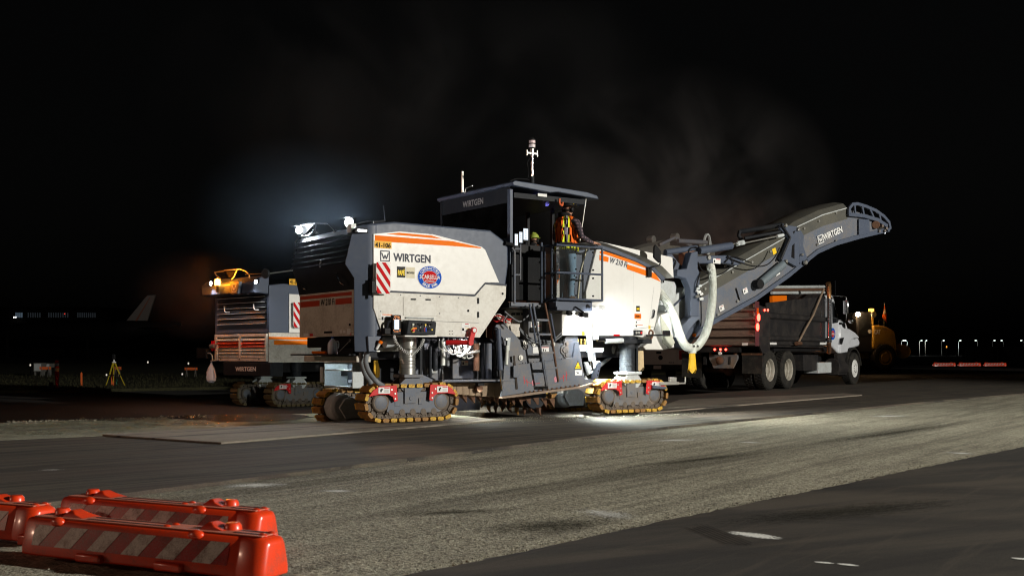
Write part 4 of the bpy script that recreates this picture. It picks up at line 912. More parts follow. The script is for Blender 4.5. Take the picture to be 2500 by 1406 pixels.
# ---- ladder
VL = -.16
ld = MB(); ld.tube([S(1301,741,VL), S(1317,834,VL), S(1334,942,VL)], .020, 8); rail1 = ld.build('ladder_rail', GREYD, M1)
MB().tube([S(1330,740,VL), S(1349,838,VL), S(1363,932,VL)], .020, 8).build('ladder_rail', RUST, M1)
MB().tube([S(1292.7,742,VL), S(1308.6,836,VL)], .018, 8).build('ladder_rail', GREY, M1); MB().tube([S(1344,766,VL), S(1356,834,VL)], .018, 8).build('ladder_rail', GREY, M1)
for y in (781, 816, 861, 898, 939):
    t_ = (y-741)/(942-741); xa = 1301+33*t_; xb = 1330+33*(y-740)/(932-740); a = S(xa,y,VL); b = S(xb,y,VL)
    MB().box(a.x, b.x, VL-.03, VL+.05, a.z-.018, a.z+.018).build('ladder_rung', GREYD, M1, bevel=.004)
# ---- operator platform
zf = S(1290,738,0).z
MB().box(S(1243,740,0).x, S(1480,740,0).x, .0, 2.4, zf-.10, zf-.01).build('platform_floor', DARK, M1, bevel=.006)
box3(1257, 604, 1330, 733, .35, .40, 'doorway_dark_sheet', INK, M1)  # black sheet standing in for the unlit depth of the doorway
MB().box(S(1246,740,.0).x, S(1335,740,0).x, -.02, .0, zf-.07, zf-.005).build('floor_edge', GREYD, M1, bevel=.003)
box3(1244, 620, 1256, 735, .05, .4, 'door_jamb', DARK, M1)
for x, y0, y1, r in ((1256,606,741,.022), (1270,596,684,.018)):
    MB().tube([S(x-6,y0-2,-.02)] * (x == 1256) + [S(x,y0+8 if x == 1256 else y0,-.02), S(x,y1,-.02)], r, 8).build('handrail', GREYD, M1)
for y in (608, 671): MB().tube([S(1256,y,-.02), S(1270,y,-.02)], .016, 8).build('handrail', GREYD, M1)
MB().tube([S(1233,594,-.02), S(1250,597,-.02), S(1256,606,-.02)], .03, 8).build('handrail', BLACK, M1)
# cage of clear panes in tube frames, bulging out of the machine side
VC = -.34
cgp = lambda x, y: S(x, y, VC)
zt_, zm_, zb2 = cgp(1400,600).z, cgp(1400,667).z, cgp(1400,731).z
uA = S(1329,660,.02).x; uB = cgp(1358,660).x; uC = cgp(1472,660).x
def cagering(z): return [(uA, .02, z), (uA+.02, -.14, z), (uA+.10, -.27, z), (uB, VC, z), (uC-.05, VC, z), (uC, VC+.02, z)]
for z in (zt_, zm_, zb2): MB().tube(cagering(z), .019, 8).build('cage_rail', GREY, M1)
for p in ((uA,.02), (uA+.03,-.15), (uC,VC+.02)): MB().tube([(p[0],p[1],zb2-.0), (p[0],p[1],zt_)], .019, 8).build('cage_post', GREY, M1)
MB().tube([(uA-.06,.02,zb2-.15), (uA-.06,.02,zt_+.06)], .022, 8).build('cage_post', GREY, M1)
MB().tube([(uC,VC+.02,zt_), (uC,.0,zt_)], .019).build('cage_rail', GREY, M1); MB().tube([(uC,VC+.02,zb2), (uC,.0,zb2)], .019).build('cage_rail', GREY, M1)
for z0, z1 in ((zm_+.03, zt_-.025), (zb2+.025, zm_-.03)):
    ring = cagering(0); pn = MB(); inner = [(x, y+.006) for x, y, _ in ring]; P2 = [(x, y) for x, y, _ in ring[1:]]
    rings = [[(x, y, z0) for x, y in P2] , [(x, y, z1) for x, y in P2]]
    pn.loft(rings, cap=False, closed=False); pn.build('cage_pane', CLEAR, M1, smooth=60)
for z in (zt_-.09, zm_+.07, zm_-.07, zb2+.07):
    for u_, v_ in ((uA+.04,-.17), (uC-.22,VC-.006), (uB+.42,VC-.006)):
        MB().cyl((u_,v_-.01,z), (u_,v_+.014,z), .015, 8).build('pane_clip', BLACK, M1)
MB().box(cgp(1362,600).x, uC-.2, VC-.05, VC+.12, zt_+.015, zt_+.045).build('arm_rest', BLACK, M1, bevel=.012)
box3(1360, 733, 1446, 757, -.26, .0, 'cage_support', GREY, M1, .006); box3(1357, 735, 1362, 748, -.30, -.1, 'cage_support', GREY, M1, .004)
def pod(x, y, v, d=(0,0,-1), lit=False):
    p = S(x, y, v); worklamp(M1, p, d, LAMPS if lit else GREY, r=.05); return p
pod(1390,768,-.2,(.3,0,-1)); pod(1419,772,-.2,(.3,.2,-1)); pod(1434,752,-.24,(.3,-.3,-1))
pL = S(1398,776,-.45)
light('platform_lamp_light', 'SPOT', (3.02, -.50, 1.72), 560, (.92,.97,1), M1, size=.05, target=(3.62, .0, 1.42), spot=112, blend=.9)
MB().box(2.95,3.09,-.56,-.47,1.70,1.78).build('work_lamp', BLACK, M1, bevel=.01); MB().cyl((3.02,-.50,1.78),(3.02,-.28,1.88),.015).build('lamp_stalk', BLACK, M1)
q = S(1452,857,.1); MB().box(q.x-.13,q.x+.13,.0,.2,q.z,q.z+.06).build('work_lamp', LWHITE, M1, bevel=.01); MB().box(q.x-.11,q.x+.11,.02,.18,q.z-.012,q.z-.001).build('lens', LAMPW, M1)
light('far_side_light', 'SPOT', (2.6, 2.75, 1.55), 650, (.95,1,.93), M1, size=.06, target=(2.3, 3.9, 0), spot=140, blend=.7)
MB().box(2.52,2.68,2.62,2.72,1.56,1.66).build('work_lamp', BLACK, M1)
light('underbody_light', 'SPOT', (1.4, .20, .56), 60, (.93,1,.93), M1, size=.06, target=(1.45,.0,0), spot=145, blend=.7)
MB().box(1.34,1.46,.16,.24,.57,.61).build('work_lamp', BLACK, M1)
light('ground_lamp_light', 'SPOT', (q.x, .10, q.z-.03), 1100, (.90,1,.93), M1, size=.06, target=(q.x+.6, -.5, 0), spot=150, blend=.6)
light('front_lamp_light', 'SPOT', (4.9, -.55, 1.45), 170, (.95,1,.97), M1, size=.06, target=(6.6, .5, 2.1), spot=75, blend=.9)
MB().box(4.8,4.9,-.6,-.5,1.40,1.50).build('work_lamp', BLACK, M1, bevel=.01); MB().cyl((4.85,-.5,1.42),(4.85,-.02,1.42),.015).build('lamp_stalk', BLACK, M1)
light('front_ground_light', 'SPOT', (4.9, -.62, 1.40), 420, (1,.98,.90), M1, size=.06, target=(6.4, -2.2, 0), spot=105, blend=.9)
# inner grey console behind the panes, valve bank below
MB().prism(plist([(1402,612),(1457,606),(1428,733),(1402,733)], .05)[::-1], .05, .5).build('console', GREY, M1, bevel=.01)
MB().tube([S(1432,609,.03), S(1417,666,.03), S(1411,731,.03)], .012).build('console_strip', CREAM, M1)
for k in range(4): MB().cyl(S(1410+k*9,827,.12), S(1410+k*9,842,.12), .022, 10).build('hydraulic_fitting', paint('brass', (.6,.42,.12), .35, metal=.7) if k == 0 else MATS['brass'], M1)
box3(1405, 842, 1436, 858, .08, .4, 'valve_block', PALE, M1)
# ---- canopy
zR = S(1248,446,0).z
ua, ub = S(1247,445,0).x, S(1458,479,0).x
def roofz(u): return S(1248,446,0).z + (u-ua)*((S(1458,479,0).z-S(1248,446,0).z)/(ub-ua))
rf = MB(); pr = [(ua,0), (ua+.06,.035), (ua+.5,.035), (ub-.25,.03), (ub-.04,.0), (ub,-.06), (ub-.3,-.055), (ua+.95,-.045), (ua+.78,-.075), (ua+.25,-.06), (ua+.02,-.05)]
farV = F1.rear(1066, 485, ua).y
rf.prism([(u_, roofz(u_)+dz) for u_, dz in pr][::-1], -.05, farV); rf.build('canopy_roof', GREY, M1, bevel=.012)
MB().box(ua+.1, ub-.2, .05, farV-.05, roofz(ub)-.16, roofz(ub)-.075).build('canopy_lining', DARK, M1)
gz0 = 2.75; gz1 = roofz(ua)-.05
MB().box(ua+.055, ua+.065, .14, farV-.1, gz0, gz1-.26).build('windscreen', TINT, M1)
wb = MB().box(ua+.05, ua+.07, .10, farV-.1, gz1-.26, gz1).build('canopy_band', DARK, M1)
a = F1.rear(1130, 500, ua+.05); b = F1.rear(1180, 489, ua+.05)
lettering('WIRTGEN', (ua+.049, a.y, gz1-.20), (ua+.049, b.y, gz1-.20), .11, paint('dull_lettering', (.30,.27,.25), .6), wb, off=.02, lift=.002)
p0 = S(1244,462,.05); p1 = S(1226,600,.05)
MB().box(p0.x-.005, p0.x+.055, .03, .11, p1.z-.3, p0.z).build('canopy_post', GREY, M1, bevel=.006)
MB().box(ua+.04, ua+.09, farV-.12, farV-.06, 2.7, gz1).build('canopy_post', DARK, M1, bevel=.006)
for x in (1130, 1143): q = F1.rear(x, 520, ua+.09); MB().cyl((ua+.09, q.y, gz0), (ua+.09, q.y, gz1-.2), .008, 6).build('wiper_rod', GREYD, M1)
for v_ in (.75, 1.5): MB().box(3.3, 3.36, v_, v_+.05, zf, roofz(3.3)-.1).build('canopy_post', BLACK, M1, bevel=.006)
MB().tube([S(1431,482,.05), S(1415,595,.05)], .010, 6).build('front_stay', STEEL, M1)
MB().box(S(1315,478,.0).x, S(1337,478,.0).x, .02, .06, S(1320,477,.03).z-.02, S(1320,470,.03).z-.02).build('ceiling_latch', LWHITE, M1)
q = S(1310, 478, .5); MB().box(q.x-.06, q.x+.06, .45, .52, q.z-.02, q.z).build('ceiling_lamp', emit('lamp_blue', (.25,.25,1), 7), M1)
light('ceiling_light', 'POINT', (q.x+.3, .6, q.z-.12), 6, (.28,.25,1), M1, size=.05)
hose([S(1366,485,-.02), S(1366,496,-.02), S(1372,502,-.02), S(1374,494,-.02)], .018, paint('orange_strap', (.65,.12,.03), .6), M1, 'hanging_strap')
# mast with beacon, stub antenna, roof trims
q = S(1299, 441, .3)
MB().tube([(q.x,.3,q.z-.02), (q.x,.3,S(1299,376,.3).z)], .025, 12).build('mast', CHROME, M1)
MB().cyl((q.x,.3,q.z-.05), (q.x,.3,q.z+.07), .04, 14).build('mast_base', DARK, M1)
zb3 = S(1298,361,.3).z; zt3 = S(1298,343,.3).z
MB().cyl((q.x,.3,zb3), (q.x,.3,zt3), .055, 20).build('mast_sensor', paint('sensor_white', (.75,.68,.68), .4, dirt=(.7,.1,.1), amt=.5, scale=5), M1, bevel=.006)
for z_ in (zb3-.012, (zb3+zt3)/2, zt3+.001): MB().cyl((q.x,.3,z_-.006), (q.x,.3,z_+.012), .058, 20).build('sensor_ring', BLACK, M1)
MB().cyl((q.x,.3,zt3+.012), (q.x,.3,zt3+.04), .05, 20, .03).build('sensor_cap', BLACK, M1)
MB().cyl((q.x,.3,S(1298,380,.3).z), (q.x,.3,zb3-.018), .035, 12).box(q.x-.11, q.x+.11, .28, .32, S(1298,375,.3).z-.012, S(1298,375,.3).z+.012).cyl((q.x+.11,.3,S(1298,377,.3).z-.03), (q.x+.11,.3,S(1298,371,.3).z+.03), .014).cyl((q.x-.11,.3,S(1298,377,.3).z-.03), (q.x-.11,.3,S(1298,371,.3).z+.02), .014).build('mast_crossbar', STEEL, M1)
MB().tube(smoothpath([(q.x-.03,.3,S(1298,385,.3).z), (q.x-.10,.3,S(1298,400,.3).z), (q.x-.07,.3,S(1298,420,.3).z), (q.x-.09,.3,S(1298,436,.3).z)]), .006, 5).build('mast_cable', BLACK, M1)
MB().tube(smoothpath([S(1248,441,.2), S(1262,437,.25), S(1285,438,.3), S(1292,441,.3)]), .012).build('cable', BLACK, M1)
q = F1.rear(1129, 462, ua+.2); MB().cyl((ua+.2, q.y, roofz(ua)+.03), (ua+.2, q.y, F1.rear(1129,419,ua+.2).z), .024, 12).build('stub_antenna', STEEL, M1)
q = F1.rear(1150, 458, ua+.05); MB().tube([(ua,q.y+.12,roofz(ua)-.02), (ua,q.y+.1,roofz(ua)+.07), (ua,q.y-.12,roofz(ua)+.09)], .010, 6).build('roof_grip', STEEL, M1)
# ---- monitors at the driving desk
for x0, x1, y0, y1, v_, m in ((1257,1264,572,599,.25,'a'), (1268,1275,567,592,.3,'b'), (1278,1289,559,588,.35,'c')):
    a = S(x0,y1,v_); b = S(x1,y0,v_); o = MB().box(a.x-.01, b.x+.03, v_, v_+.03, a.z-.01, b.z+.015).build('monitor', BLACK, M1, bevel=.004)
    MB().box(a.x, b.x, v_-.002, v_-.0005, a.z+.02 if m == 'c' else a.z, b.z).build('screen', SCREEN, o)
    dk = MB()
    for i in range(4): z_ = a.z+(b.z-a.z)*(.25+.17*i); dk.box(a.x+(b.x-a.x)*.35, a.x+(b.x-a.x)*.65, v_-.004, v_-.0022, z_, z_+.012)
    dk.build('screen_symbols', RED if m == 'a' else NAVY, o)
box3(1246, 600, 1330, 616, .25, 1.0, 'driving_desk', BLACK, M1)
MB().tube([S(1284,590,.4), S(1284,606,.4)], .02).build('monitor_stalk', DARK, M1)
# ---- front body
FB = plist([(1457,606),(1500,621),(1560,641),(1592,658),(1614,683),(1614,709),(1600,795),(1591,816),(1570,824),(1548,820),(1372,819),(1372,757),(1426,733)])
MB().prism(FB[::-1], .0, 2.35).build('front_body', WHITE, M1, bevel=.012)
MB().prism(plist([(1448,597),(1460,597),(1500,609),(1552,630),(1596,652),(1624,680),(1616,686),(1592,660),(1556,641),(1500,619),(1457,605)])[::-1], -.02, .10).build('hood_edge', GREY, M1, bevel=.008)
MB().prism(plist([(1437,591),(1548,615),(1621,630),(1624,680),(1596,652),(1552,630),(1460,597)], .35)[::-1], .12, 2.2).build('front_hood', WHITE, M1, bevel=.02)
MB().plate([S(1541,625,.34), S(1552,617,.34), S(1569,622,.34), S(1563,637,.34)], .004).build('hood_gap', DARK, M1)
f = MB(); f.prism(plist([(1478,614),(1586,650),(1588,659),(1478,621)])[::-1], -.003, -.0005)
f.prism(plist([(1464,613),(1478,614),(1478,621),(1464,619)])[::-1], -.003, -.0005)
f.prism(plist([(1463,622),(1486,628),(1485,640),(1463,635)])[::-1], -.003, -.0005); f.prism(plist([(1531,645),(1588,663),(1600,668),(1613,688),(1590,678),(1530,657)])[::-1], -.003, -.0005)
f.build('orange_stripe', ORANGE, M1, smooth=0)
a = S(1487,641,-.001); b = S(1529,654,-.001)
lettering('W 210 Fi', (a.x,-.001,a.z), (b.x,-.001,b.z), .105, NAVY, M1, off=.02, slant=.12)
sm = MB()
for (x0,y0,x1,y1) in ((1547,640,1547,820), (1548,803,1600,797), (1597,700,1583,800)):
    a = S(x0,y0,-.001); b = S(x1,y1,-.001); sm.plate([(a.x-.003,-.002,a.z-.003), (b.x+.003,-.002,b.z-.003), (b.x+.003,-.002,b.z+.003), (a.x-.003,-.002,a.z+.003)], .0012)
sm.build('panel_gap', GREYD, M1, smooth=0)
o = lab(M1, 1553, 747, 9, 13, -.001, [BLACK], name='dealer_plate'); txt('PAPÉ', 1554, 757, 1561, 750, -.004, MATS['yellow_lettering'], o, off=.04)
o = lab(M1, 1549, 766, 16, 12, -.001, [ORANGE], name='sticker'); txt('ORM-C', 1550.5, 774.5, 1563.5, 769, -.004, INK, o, off=.02)
lab(M1, 1551, 781, 14, 8, -.001, [LWHITE, RED, INK], [(.2,.8,.9,.95,1), (.1,.1,.25,.6,2)], 'sticker'); lab(M1, 1551, 790, 20, 9, -.001, [LWHITE, ORANGE, INK], [(.2,.6,.9,.75,1), (.05,.1,.2,.6,2)], 'sticker')
lab(M1, 1583, 795, 5, 8, -.001, [YELLOW]); lab(M1, 1498, 816, 15, 4, -.001, [BRED]); lab(M1, 1420, 808, 8, 10, -.001, [YELLOW])
cb2 = box3(1549, 806, 1569, 818, -.03, .0, 'socket_panel', DARK, M1, .004)
for x in (1553,1559,1565): q = S(x,812,-.03); MB().cyl((q.x,-.045,q.z), (q.x,-.0305,q.z), .022, 10).build('socket', RED if x == 1565 else STEEL, cb2)
MB().tube([S(1596,756,-.03), S(1598,760,-.03), S(1596,772,-.03), S(1593,776,-.03)], .014).build('door_handle', BLACK, M1)
MB().tube(smoothpath([S(1592,823,.0), S(1584,815,.0), S(1588,806,.0), S(1594,812,.0), S(1590,826,.0), S(1582,834,.0)], 5), .018).build('tow_hook', RUST, M1)
MB().tube([S(1478,833,.0), S(1520,831,.0)], .045, 14).build('hydraulic_cylinder', PALE, M1, bevel=.005); MB().tube([S(1458,831,.0), S(1545,830,.0)], .022, 10).build('piston_rod', CHROME, M1)
box3(1520, 828, 1592, 838, -.03, .3, 'axle_beam', DARK, M1); box3(1460, 822, 1548, 826, .02, .4, 'body_sill', DARK, M1)
MB().box(S(1446,829,0).x, S(1459,829,0).x, -.03, -.01, S(1450,829,0).z, S(1450,818,0).z).build('marker_plate', LWHITE, M1)
# mirror on its bent stem
m0 = S(1603,619,-.12)
MB().tube(smoothpath([S(1585,675,-.02), S(1585,658,-.04), S(1590,652,-.08), S(1608,648,-.12), S(1612,640,-.12), S(1611,625,-.12)], 4), .014).build('mirror_stem', BLACK, M1)
MB().prism(plist([(1599,597),(1612,613),(1611,640),(1607,642),(1594,629),(1595,602)], -.14)[::-1], -.17, -.13).build('mirror', BLACK, M1, bevel=.012)
box3(1582, 652, 1592, 676, -.05, -.01, 'mirror_clamp', BLACK, M1)
# ---- discharge conveyor
CV, CW = .70, 1.72
bot = [(1668,842),(1694,824),(1739,792),(1844,734),(1924,677),(1960,647),(1993,620),(2038,600),(2097,583),(2168,566)]
seam = [(1672,733),(1712,697),(1749,676),(1830,630),(1912,583),(1948,553),(2008,525),(2068,508)]
tip = [(2100,512),(2150,538),(2172,556)]
side = MB()
side.prism(plist(seam + [(2072,512),(2120,525),(2160,548),(2168,566)][0:] + bot[::-1][1:], CV)[::-1], CV, CV+.03)
side.prism(plist(seam + [(2072,512),(2120,525),(2160,548),(2168,566)] + bot[::-1][1:], CV)[::-1], CW-.03, CW)
cv = side.build('discharge_conveyor', GREYD, M1, bevel=.006)
# dusty cover wrapped over the top, with a folded strip along its edge
rings = []
for (x, y) in seam:
    p = S(x, y, CV); rings.append([(p.x, CV-.012, p.z-.24), (p.x, CV-.014, p.z), (p.x-.02, CV+.10, p.z+.11), (p.x-.03, CV+.32, p.z+.155), (p.x-.03, CW-.32, p.z+.155), (p.x-.02, CW-.10, p.z+.11), (p.x, CW+.014, p.z), (p.x, CW+.012, p.z-.24)])
r_lo, r_hi = rings[:5], rings[5:]
MB().loft(r_lo, cap=False, closed=False).build('conveyor_cover', BELT, cv, smooth=25); MB().loft([rings[4]]+r_hi, cap=False, closed=False).build('conveyor_cover', BELT, cv, smooth=25)
e = MB(); e.tube([S(x,y,CV-.02) for x, y in seam], .012, 6); e.build('cover_edge_strip', PALE, cv)
fl = [(S(x,y,CV), S(x-3,y-13,CV)) for x, y in bot]
f = MB(); f.loft([[(a.x,CV-.05,a.z),(a.x,CV-.05,a.z+.10),(a.x,CV-.001,a.z+.10),(a.x,CV-.001,a.z)] for a, b in fl]); f.build('conveyor_flange', GREY, cv, bevel=.004)
MB().loft([[(a.x,CV+.04,a.z+.03),(a.x,CW-.04,a.z+.03),(a.x,CW-.04,a.z+.06),(a.x,CV+.04,a.z+.06)] for a, b in fl]).build('conveyor_belt', RUBBER, cv)
for x, y in ((1787,664),(1835,640),(1880,614),(1962,558),(1998,540),(2040,520),(1905,652),(1879,677),(1800,735),(1752,768),(1995,597),(2040,588),(1770,650),(1720,705)):
    q = S(x,y,CV-.016); MB().cyl((q.x,CV-.045,q.z),(q.x,CV-.0165,q.z),.026,12).build('bolt', STEEL, cv)
for x, y, w_, h_ in ((1758,746,14,15),(1816,705,14,14),(1895,661,12,13),(2110,565,10,9)):
    a = S(x,y+h_,CV); b = S(x+w_,y,CV); d = (S(x+w_,y-7,CV)-S(x,y,CV)).normalized(); n_ = Vector((-d.z,0,d.x)); c = S(x,y+h_,CV-.018)
    lb = MB(); lb.mat(0).plate([c, c+d*.135, c+d*.135+n_*.11, c+n_*.11], .002); c2_ = c+d*.05+n_*.085+Vector((0,-.003,0)); lb.mat(1).plate([c2_, c2_+d*.07, c2_+d*.07+n_*.01, c2_+n_*.01], .001)
    c3_ = c+d*.02+n_*.03+Vector((0,-.003,0)); lb.mat(2).plate([c3_, c3_+d*.03, c3_+d*.05+n_*.04, c3_+d*.02+n_*.05], .001); lb.build('sticker', [LWHITE, RED, INK], cv, smooth=0)
for x, y in ((1888,622),(2105,577)):
    c = S(x,y,CV-.018); d = (S(x+12,y-6,CV-.018)-c).normalized(); n_ = Vector((-d.z,0,d.x)); MB().plate([c, c+d*.11, c+d*.11+n_*(.12 if y > 600 and x < 2000 else .03), c+n_*(.12 if x < 2000 else .03)], .003).build('sticker', YELLOW if x < 2000 else ORANGE, cv)
a = S(2011,588,CV-.016); b = S(2057,567,CV-.016); dd_ = (b-a).normalized(); up_ = Vector((-dd_.z,0,dd_.x))
lettering('WIRTGEN', a, a+dd_*((b-a).length), .14, LWHITE, cv, off=.03, up=up_, lift=.006)
c = S(2003,584,CV-.016); logo_w(c, .18, LWHITE, cv, ud=dd_, up=up_, lift=.008)
MB().tube([S(1797,703,CV-.02), S(1806,733,CV-.02)], .012).build('support_rod', BLACK, cv)
# hinge bracket with the lattice of braces
br = MB()
def brace(pts, t, m, nm, par, v0, v1):
    return MB().prism(plist(pts, v0)[::-1], v0, v1).build(nm, m, par, bevel=.006)
brace([(1906,552),(1911,546),(1922,550),(1945,553),(1952,560),(1952,648),(1945,651),(1925,640),(1908,636),(1905,630),(1928,582),(1906,560)], 0, GREY, 'hinge_bracket', M1, CV-.09, CV-.02)
brace([(1936,565),(1943,563),(1938,572)], 0, INK, 'cutout', M1, CV-.095, CV-.089); brace([(1934,600),(1940,594),(1940,632),(1932,628)], 0, INK, 'cutout', M1, CV-.095, CV-.089)
MB().tube([S(1908,549,CV-.12), S(1929,580,CV-.12), S(1906,634,CV-.12)], .028, 8).build('bracket_rib', DARK, M1)
brace([(1957,565),(1963,575),(1961,600),(1970,628),(1975,640),(1960,650),(1952,640),(1952,560)], 0, GREY, 'hinge_plate', M1, CV-.05, CV-.017)
for x, y, r in ((1916,551,.045),(1947,560,.045),(1956,622,.03),(1965,641,.05),(1917,638,.04)):
    q = S(x,y,CV-.09); MB().lathe([(0,-.05),(r*.7,-.05),(r,-.03),(r,.0),(0,.0)], (q.x,q.y,q.z), (0,1,0), 16).build('hinge_pin', STEEL, M1)
MB().tube([S(1806,566,CV+.5), S(1910,549,CV-.05)], .05, 10).build('cross_tube', DARK, M1); MB().tube([S(1806,564,CV+.45), S(1803,575,CV+.45), S(1815,592,CV+.4)], .04, 10).build('cross_tube', DARK, M1)
MB().tube([S(1818,582,CV+.3), S(1905,566,CV-.05)], .035, 10).build('cross_tube', DARK, M1)
# pull ropes and their hooks
for (p, q_) in ((S(1745,608,.5), S(1912,574,.6)), (S(1700,617,.8), S(1815,590,.9))):
    MB().tube([p, q_], .016, 6).build('steel_rope', STEEL, M1)
    d = (q_-p).normalized()
    for s_ in (.30,.34): MB().tube([p.lerp(q_, s_), p.lerp(q_, s_)+d*.16], .035, 8).build('rope_shackle', PALE, M1)
    MB().tube([q_-d*.2, q_], .035, 8).build('rope_shackle', PALE, M1)
# blue grey swing boom and cylinders
MB().tube([S(1624,616,.45), S(1700,605,.5)], .055, 12).build('swing_cylinder', GREY, M1, bevel=.004); MB().tube([S(1706,612,.4), S(1785,600,.45)], .075, 12).build('swing_cylinder', GREY, M1, bevel=.004); MB().tube([S(1785,600,.45), S(1803,597,.5)], .012, 8).build('piston_rod', CHROME, M1)
cylpair(S(1858,690,CV-.10), S(1912,645,CV-.10), S(1920,640,CV-.10), .085, m=paint('cylinder_blue_grey', (.13,.16,.18), .4, dirt=(.1,.09,.07), amt=.4))
q = S(1852,694,CV-.10); MB().cyl((q.x,CV-.16,q.z),(q.x,CV-.02,q.z),.10,16).build('cylinder_eye', BLACK, M1, bevel=.01)
MB().prism(plist([(1629,619),(1638,617),(1656,640),(1668,652),(1651,672),(1629,668)], .45)[::-1], .45, .6).build('swing_bracket', GREY, M1, bevel=.01)
MB().prism(plist([(1700,625),(1772,623),(1800,628),(1822,641),(1800,648),(1772,643),(1700,644)], .45)[::-1], .45, .62).build('ring_guard', GREY, M1, bevel=.02)
lab(M1, 1741, 632, 18, 11, .448, [LWHITE, RED, INK], [(.4,.8,.95,.95,1), (.1,.2,.25,.7,2)], 'sticker'); q = S(1730,629,.44); MB().lathe([(.0,-.03),(.04,-.03),(.05,0),(.03,.01),(.03,-.02)], (q.x,q.y,q.z), (0,1,0), 16).build('ring_bolt', STEEL, M1)
MB().prism(plist([(1688,616),(1704,613),(1704,655),(1709,667),(1707,772),(1677,806),(1668,824),(1661,797),(1686,772),(1686,706),(1675,680),(1653,675),(1654,658),(1677,656)], .25)[::-1], .25, .42).build('support_arm', GREY, M1, bevel=.014)
MB().prism(plist([(1661,797),(1686,772),(1707,774),(1677,808),(1670,826)], .22)[::-1], .19, .249).build('support_arm', paint('arm_blue_grey', (.10,.12,.16), .4, amt=.3), M1, bevel=.01)
MB().tube(smoothpath([S(1710,665,.24), S(1702,690,.2), S(1702,705,.2), S(1710,725,.2), S(1712,770,.3), S(1711,796,.3)]), .013).build('hose', BLACK, M1)
rg = random.Random(17)
for k in range(7):
    x = 1701+rg.uniform(0,12); y = 700+k*5; q = S(x,y,.2); MB().cyl((q.x-.03,q.y,q.z),(q.x+.03,q.y-.02,q.z+rg.uniform(-.02,.03)), rg.uniform(.018,.03), 8).build('hydraulic_fitting', rg.choice([STEEL, PALE, LWHITE]), M1)
for pts in ([(1704,640),(1715,660),(1745,672),(1772,662),(1790,640),(1776,625)], [(1775,628),(1830,648),(1868,648),(1890,630),(1903,605)], [(1770,640),(1790,627),(1830,640)], [(1680,625),(1684,608),(1700,604),(1712,612)], [(1640,630),(1650,640),(1640,662)], [(1600,645),(1615,665),(1620,690)]):
    hose([S(x,y,.42) for x, y in pts], .013, BLACK, M1, k=8)
# foot of the conveyor: dusty hoods and skirts
MB().prism(plist([(1612,690),(1622,684),(1648,688),(1652,700),(1650,732),(1640,742),(1614,745)], .45)[::-1], .45, 1.7).build('intake_hood', PALE, M1, bevel=.02)
MB().prism(plist([(1640,728),(1672,702),(1688,702),(1688,770),(1664,800),(1650,825),(1625,800),(1622,762)], .50)[::-1], .50, 1.75).build('intake_chute', PALE, M1, bevel=.02)
MB().tube([S(1626,763,.48), S(1684,712,.48)], .02, 6).build('chute_flange', GREY, M1)
MB().prism(plist([(1560,846),(1575,835),(1600,770),(1622,762),(1630,800),(1636,848),(1610,854),(1566,854)], .52)[::-1], .40, 1.7).build('front_apron', WHITE, M1, bevel=.015)
MB().plate([S(1612,768,.38), S(1632,800,.36), S(1648,836,.34), S(1636,852,.38), S(1618,836,.38)], .01).build('rubber_flap', paint('dusty_flap', (.42,.42,.34), .7, amt=.5), M1)
MB().prism(plist([(1660,828),(1690,796),(1708,780),(1712,800),(1700,820),(1680,850)], .45)[::-1], .45, 1.6).build('arm_foot', GREY, M1, bevel=.01)
q = S(1695,818,.44); MB().box(q.x-.04,q.x+.04,.43,.449,q.z-.03,q.z+.03).build('amber_reflector', ORANGE, M1)
MB().cyl(S(1676,612,1.3), S(1676,650,1.3), .16, 20).build('exhaust_drum', paint('red_brown_drum', (.42,.20,.12), .5, amt=.4), M1, bevel=.02)  # red-brown is the drum's own colour
# big corrugated hose and its yellow sleeve
hose([S(1606,712,.25), S(1614,718,.10), S(1631,742,.02), S(1647,776,.0), S(1659,815,.02), S(1672,842,.06), S(1690,850,.10), S(1707,840,.15), S(1724,810,.2), S(1735,765,.25), S(1740,719,.3), S(1739,674,.35), S(1736,656,.42), S(1734,648,.6)], .082, HOSEW, M1, 'suction_hose', n=18, k=14, ribs=.022)
q = S(1690,849,.08); MB().lathe([(.0,-.10),(.075,-.10),(.08,.0),(.085,.06),(0,.06)], q, (0,0,1), 18).build('hose_clamp', HOSEW, M1)
for dx in (-.05,.05): MB().cyl((q.x+dx,q.y-.10,q.z+.03),(q.x+dx,q.y-.06,q.z+.03),.022,12).build('clamp_bolt', CHROME, M1)
def sleeve(q, L, r0, r1, m, nm):
    rg = random.Random(int(q.x*100)); rings = []
    for k in range(7):
        t = k/6; r = r0+(r1-r0)*t; rings.append([(q.x+r*math.cos(a*math.pi/8)*(1+.10*math.sin(a*2.2+t*3)*t), q.y+r*.5*math.sin(a*math.pi/8), q.z-L*t-(.04*math.sin(a*1.3) if k == 6 else 0)) for a in range(16)])
    return MB().loft(rings, cap=False).build(nm, m, M1, smooth=60)
sleeve(S(1690,857,.08), .38, .065, .105, YSLEEVE, 'yellow_sleeve'); sleeve(S(1562,856,.35), .34, .08, .10, paint('tan_sleeve', (.62,.48,.28), .7, amt=.4), 'tan_sleeve')
